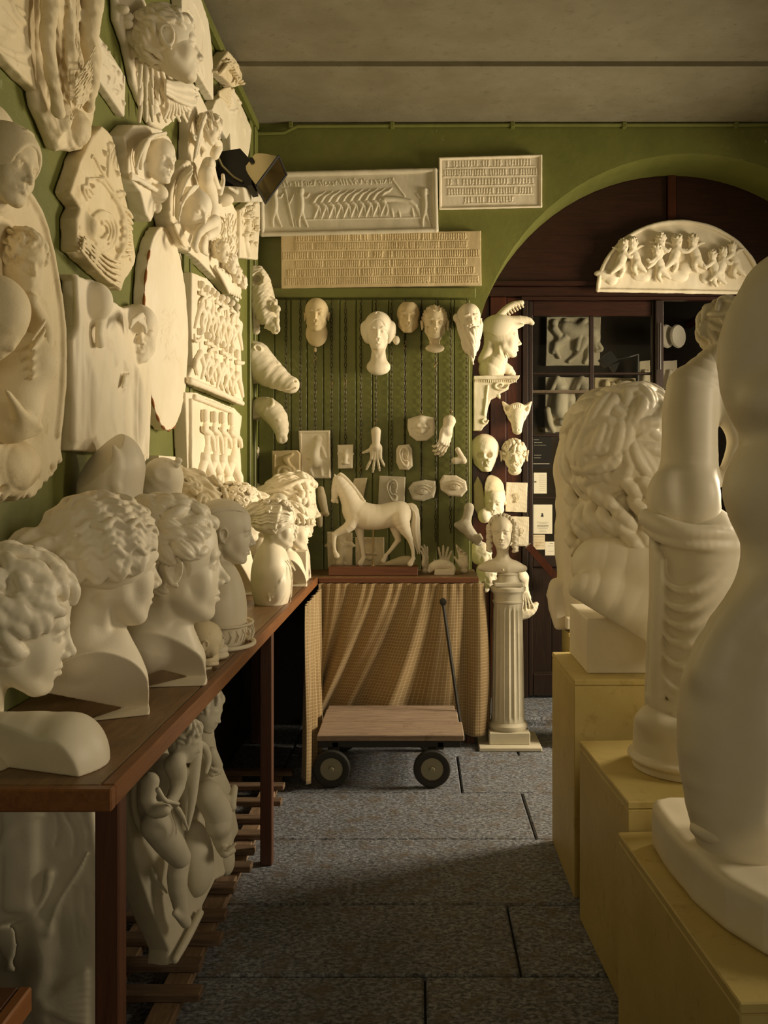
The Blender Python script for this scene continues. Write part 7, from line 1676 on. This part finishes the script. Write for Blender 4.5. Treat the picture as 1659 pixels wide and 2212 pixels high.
for i in range(8):
    a, b_ = 22 + rs_.uniform(-3, 3), 44 + rs_.uniform(-5, 5); wrap([(1604, 1182 + i * a), (1562, 1225 + i * (a + 8)), (1508, 1270 + i * (b_ - 4)), (1455, 1278 + i * b_), (1414, 1225 + i * b_ * .9)], [3, rs_.uniform(7, 11), rs_.uniform(9, 13), rs_.uniform(7, 10), 1.5], 2, .014)
for i in range(4): wrap([(1410 + i * 6, 1170 + i * 14), (1408 + i * 5, 1300 + i * 10), (1400 + i * 6, 1400), (1398 + i * 8, 1500), (1400 + i * 12, 1560)], [8, 9, 9, 9, 7], 2, .014)
for i in range(5): wrap([(1560 - i * 22, 1450 + i * 14), (1540 - i * 18, 1510 + i * 8), (1520 - i * 20, 1590)], [9, 11, 10], 2, .014)
wrap([(1402, 1505), (1440, 1530), (1490, 1535), (1560, 1500)], [9, 10, 10, 8], 5, .012)
R.box((0, 0, .586 - .5), (9, 9, .5), op='-')
R.part('base')
b0 = .58; R.push(None, (R.p(1490, 1600, 0)[0], 0, 0)); R.cap((0, 0, b0 - .2), (0, 0, b0 + .10), .172, .165); R.tor((0, 0, b0 + .035), .172, .010, (90, 0, 0), k=.01); R.box((0, 0, b0 - .5), (1, 1, .5), op='-'); R.box((0, 0, b0 + .145 + .5), (1, 1, .5), op='-', k=.01); R.bl(0, 0, 0, .001, .001, .001) if False else None
R.ell((-.10, .05, b0 + .15), (.07, .08, .05), k=.03); R.ell((-.02, .11, b0 + .14), (.07, .06, .04), k=.03); R.pop()
R.build('draped_torso', 'plaster nude female statue seen from behind with gathered drapery, middle pedestal', 'statue', .0032, 'plaster_smooth', (R.p(1490, 1600, 0)[0], Y2, b0), names={'body': 'torso'})

# ------------------------------------------------------------------ big near figure on the lowest pedestal
Y3 = 2.08; R = Relief(ID, Y3); R.noise = {'body': [(.0012, .12, 3)]}
R.st([(1720, 660), (1690, 740), (1690, 820)], [120, 132, 120], .0, k=.05); R.st([(1640, 660), (1612, 720), (1606, 810), (1625, 870)], [40, 52, 56, 44], .03, k=.04); R.st([(1700, 640), (1740, 600)], [70, 60], 0, k=.04)
R.st([(1700, 860), (1706, 950), (1700, 1030)], [112, 98, 112], 0, k=.05); R.bl(1690, 1060, .02, 122, 108, .12, k=.04); R.st([(1702, 1110), (1712, 1180), (1720, 1250)], [112, 104, 104], 0, k=.04)
R.bl(1665, 860, .09, 60, 46, .05, k=.04)
R.st([(1715, 1250), (1640, 1370), (1600, 1470), (1590, 1580), (1590, 1690), (1605, 1790)], [92, 104, 124, 126, 116, 104], .0, k=.05)
R.st([(1780, 1260), (1780, 1400), (1770, 1600), (1750, 1780)], [100, 96, 74, 60], .02, k=.05)
R.st([(1640, 1290), (1580, 1350), (1530, 1450)], [26, 34, 30], .06, k=.05); R.st([(1660, 1400), (1640, 1500), (1650, 1640), (1630, 1760)], [36, 32, 38, 34], .10, k=.05)
R.part('base'); PB = [(.588, 2.36), (.585, 2.2), (.598, 2.06), (.628, 1.92), (.672, 1.83), (.74, 1.77), (.84, 1.74), (1.14, 1.74), (1.14, 2.42), (.64, 2.42), (.60, 2.40)]
M_ = np.stack([(1, 0, 0), (0, 0, 1), (0, 1, 0)], 1).astype(float); R.pop(); R.push(M_, (0, 0, 0)); R.poly(PB, .51, .625, .022); R.pop(); R.push(BACK, (0, Y3, 0)); R.noise['base'] = [(.0015, .12, 5)]
R.bl(1590, 1790, .02, 100, 34, .07, k=.05)
R.build('walking_figure', 'big smooth plaster figure cropped by the right edge, standing on a thick rounded base', 'statue', .004, 'plaster_smooth', (.85, Y3, .51), names={'body': 'figure'})
